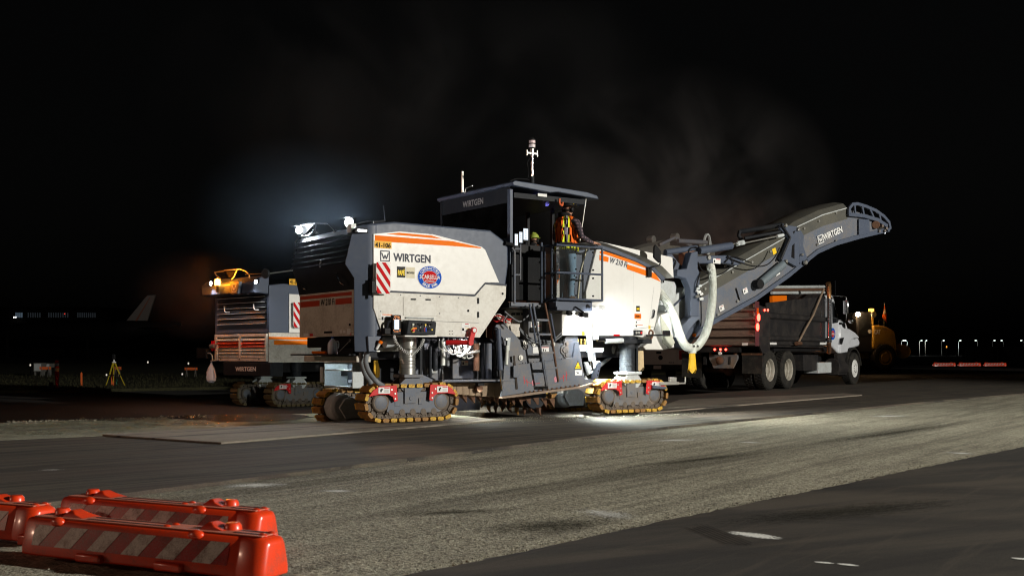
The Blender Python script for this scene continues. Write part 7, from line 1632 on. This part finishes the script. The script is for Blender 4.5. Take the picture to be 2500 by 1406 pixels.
for k, (x, y, s_) in enumerate(places):
    q = at(x, y, YL); L_ = thing('street_lamp', 'far street lamp ' + words[k], 'street lamp', (q.x, YL, -.3), 0, 'street lamps along the horizon'); h = q.z+.3
    if lampmesh is None:
        lampmesh = (MB().tube([(0,0,0),(0,0,h-.5),(.2,0,h-.1),(.9,0,h)], .13, 6).mesh('pole', LPOLE), MB().box(.7,1.5,-.3,.3,h+.0,h+.4).mesh('lamp_head', LAMPF))
    for nm, me in zip(('pole','lamp_head'), lampmesh):
        o = bpy.data.objects.new(nm, me); COL.objects.link(o); o.parent = L_
    L_.scale = (s_*(.6 if k == 3 else 1), 1, h/lampmesh[0].vertices[-1].co.z if 0 else 1)
    if k in (0,2,5): light('street_lamp_light', 'POINT', (1.6*1, -2.5, h-.6), 900, (.95,1,.95), L_, size=.3)
q = at(2311,846.5,300); ol = thing('amber_signal', 'tiny amber light below the far street lamps', 'light', (q.x, 300, -.3)); MB().cyl((0,0,0),(0,0,q.z-.2),.08,6).build('stem', DARK, ol); MB().ellip((0,0,q.z+.3), .16,.16,.28, 8, 6).build('lens', emit('lamp_amber_far', (1,.35,.05), 1.6), ol)
# vehicles almost lost in the dark at right
for x, Y, lb in ((2403,150,'boxy parked van lost in the dark over the far barricades'),(2462,150,'dark parked truck near the right frame edge')):
    p = at(x, 880, Y); v_ = thing('parked_van', lb, 'van', (p.x, Y, -.3), 0)
    MB().prism([(-2.6,.5),(-2.6,2.2),(-1.6,2.3),(2.0,2.3),(2.5,1.4),(2.9,1.3),(2.9,.5)][::-1], -1, 1).build('body', paint('far_van', (.10,.09,.08), .4) if 'far_van' not in MATS else MATS['far_van'], v_, bevel=.08)
    MB().prism([(1.3,1.4),(1.2,2.0),(1.9,2.0),(2.2,1.4)][::-1], -1.01, -1.001).build('window', WINDOW, v_)
    for u in (-1.7,1.9): MB().lathe([(0,0),(.36,0),(.38,.04),(.38,.22),(0,.22)], (u,-1.02,.38), (0,1,0), 18).build('wheel', RUBBER, v_)
for k, x in enumerate((2310,2335,2358,2436)):
    p = at(x, 884, 130); fp_ = MB().cyl((0,0,0),(0,0,1.9),.05,6).box(-.08,.08,-.08,.08,1.9,1.94).build('fence_post', STEEL, loc=(p.x,130,-.3)); tag(fp_, ['thin fence post left over the far barricades','thin fence post between left and middle far barricade','thin fence post over the middle far barricade','thin fence post by the last far barricade'][k], 'post', 'fence posts beyond the far barricades')

# ================================================================== the light tower itself, out of the frame at right
tw = thing('light_tower', 'mobile floodlight mast lighting the works from the right', 'light tower', (TOWER.x+.3, TOWER.y, 0), R(130))
MB().box(-1.0,1.0,-.6,.6,.5,1.2).build('generator_box', WHITE, tw, bevel=.05); MB().tube([(0,0,1.2),(0,0,7.8)], .07, 10).build('mast', STEEL, tw)
for s_ in (-1,1): MB().box(s_*.35-.22,s_*.35+.22,-.5,-.30,7.75,8.25).build('lamp_head', BLACK, tw, bevel=.02); MB().cyl((s_*.8,-.75,.35),(s_*.8,-.55,.35),.35,20).build('wheel', RUBBER, tw)
MB().box(-.7,.7,-.32,-.05,8.3,8.36).build('cross_arm', STEEL, tw)

t2_ = copy_tree(tw); t2_.location = (FILL_POS.x-.3, FILL_POS.y, -.5); t2_.rotation_euler = (0,0,R(-150)); t2_['label'] = 'unseen mast added for the weak warm fill light far left of the camera'; tw['group'] = t2_['group'] = 'floodlight masts'
# ================================================================== haze and drifting exhaust
def volbox(name, x0, x1, y0, y1, z0, z1): 
    return MB().box(x0,x1,y0,y1,z0,z1)
HZ = bpy.data.materials.new('haze_volume'); HZ.use_nodes = True; nt = HZ.node_tree; nt.nodes.clear()
o_ = nt.nodes.new('ShaderNodeOutputMaterial'); pv = nt.nodes.new('ShaderNodeVolumePrincipled'); pv.inputs['Density'].default_value = HAZE_D; pv.inputs['Color'].default_value = (.9,.92,.95,1); pv.inputs['Anisotropy'].default_value = .0
nt.links.new(pv.outputs[0], o_.inputs['Volume'])
if HAZE_D > 0:
    hz = volbox('haze', -400, 400, -60, 900, -2.0, 30).build('haze', HZ, smooth=0); kind(hz, 'stuff'); hz['label'] = 'thin night mist over the whole site'; hz['category'] = 'haze'
def smoke(pts, rad, dens, col, lab_, sc__=.35, nmin=.42, nmax=.72):
    m = bpy.data.materials.new('smoke_volume'); m.use_nodes = True; nt = m.node_tree; nt.nodes.clear()
    o2 = nt.nodes.new('ShaderNodeOutputMaterial'); v = nt.nodes.new('ShaderNodeVolumePrincipled'); v.inputs['Color'].default_value = col+(1,)
    tc = nt.nodes.new('ShaderNodeTexCoord'); n = nt.nodes.new('ShaderNodeTexNoise'); n.inputs['Scale'].default_value = sc__; n.inputs['Detail'].default_value = 4; n.inputs['Roughness'].default_value = .6; n.inputs['Distortion'].default_value = .6
    nt.links.new(tc.outputs['Object'], n.inputs[0])
    r_ = nt.nodes.new('ShaderNodeMapRange'); r_.inputs['From Min'].default_value = nmin; r_.inputs['From Max'].default_value = nmax; r_.inputs['To Max'].default_value = dens; r_.clamp = True
    nt.links.new(n.outputs[0], r_.inputs[0])
    g = nt.nodes.new('ShaderNodeTexGradient'); g.gradient_type = 'SPHERICAL'; mp_ = nt.nodes.new('ShaderNodeMapping'); mp_.inputs['Location'].default_value = (-1,-1,-1); mp_.inputs['Scale'].default_value = (2,2,2)
    nt.links.new(tc.outputs['Generated'], mp_.inputs[0]); nt.links.new(mp_.outputs[0], g.inputs[0])
    ml = nt.nodes.new('ShaderNodeMath'); ml.operation = 'MULTIPLY'; nt.links.new(r_.outputs[0], ml.inputs[0]); nt.links.new(g.outputs[1], ml.inputs[1]); nt.links.new(ml.outputs[0], v.inputs['Density']); nt.links.new(v.outputs[0], o2.inputs['Volume'])
    c = Vector(pts); ob = MB().ellip((0,0,0), rad[0], rad[1], rad[2], 24, 16).build('smoke', m, smooth=0, loc=tuple(c)); kind(ob, 'stuff'); ob['label'] = lab_; ob['category'] = 'smoke'
    m.cycles.volume_step_rate = 4 if hasattr(m.cycles, 'volume_step_rate') else 1
    return ob
if SMOKE:
    smoke(at(1640, 450, 30), (4.6, 2.4, 3.4), .11, (.74,.69,.67), 'brownish exhaust cloud rising above the front of the machine')
    smoke(at(1760, 590, 33), (3.0, 2.0, 1.6), .22, (.75,.50,.42), 'low reddish brown fumes between the two conveyors and the tipper')
    smoke(F1.world(-1.2, 1.3, 3.3), (1.9, 1.8, 1.25), .024, (.62,.80,.98), 'bluish mist around the work lamps on the tail of the near machine', .8, .25, .75)
    smoke(F2.world(-1.4, 1.9, 2.75), (1.9, 1.9, 1.2), .020, (.95,.8,.75), 'thin mist glowing around the amber beacon of the left machine', .8, .25, .75)
    smoke(at(1000, 230, 26), (6.5, 2.6, 3.8), .024, (.75,.74,.74), 'very thin exhaust drifting high above the machines')
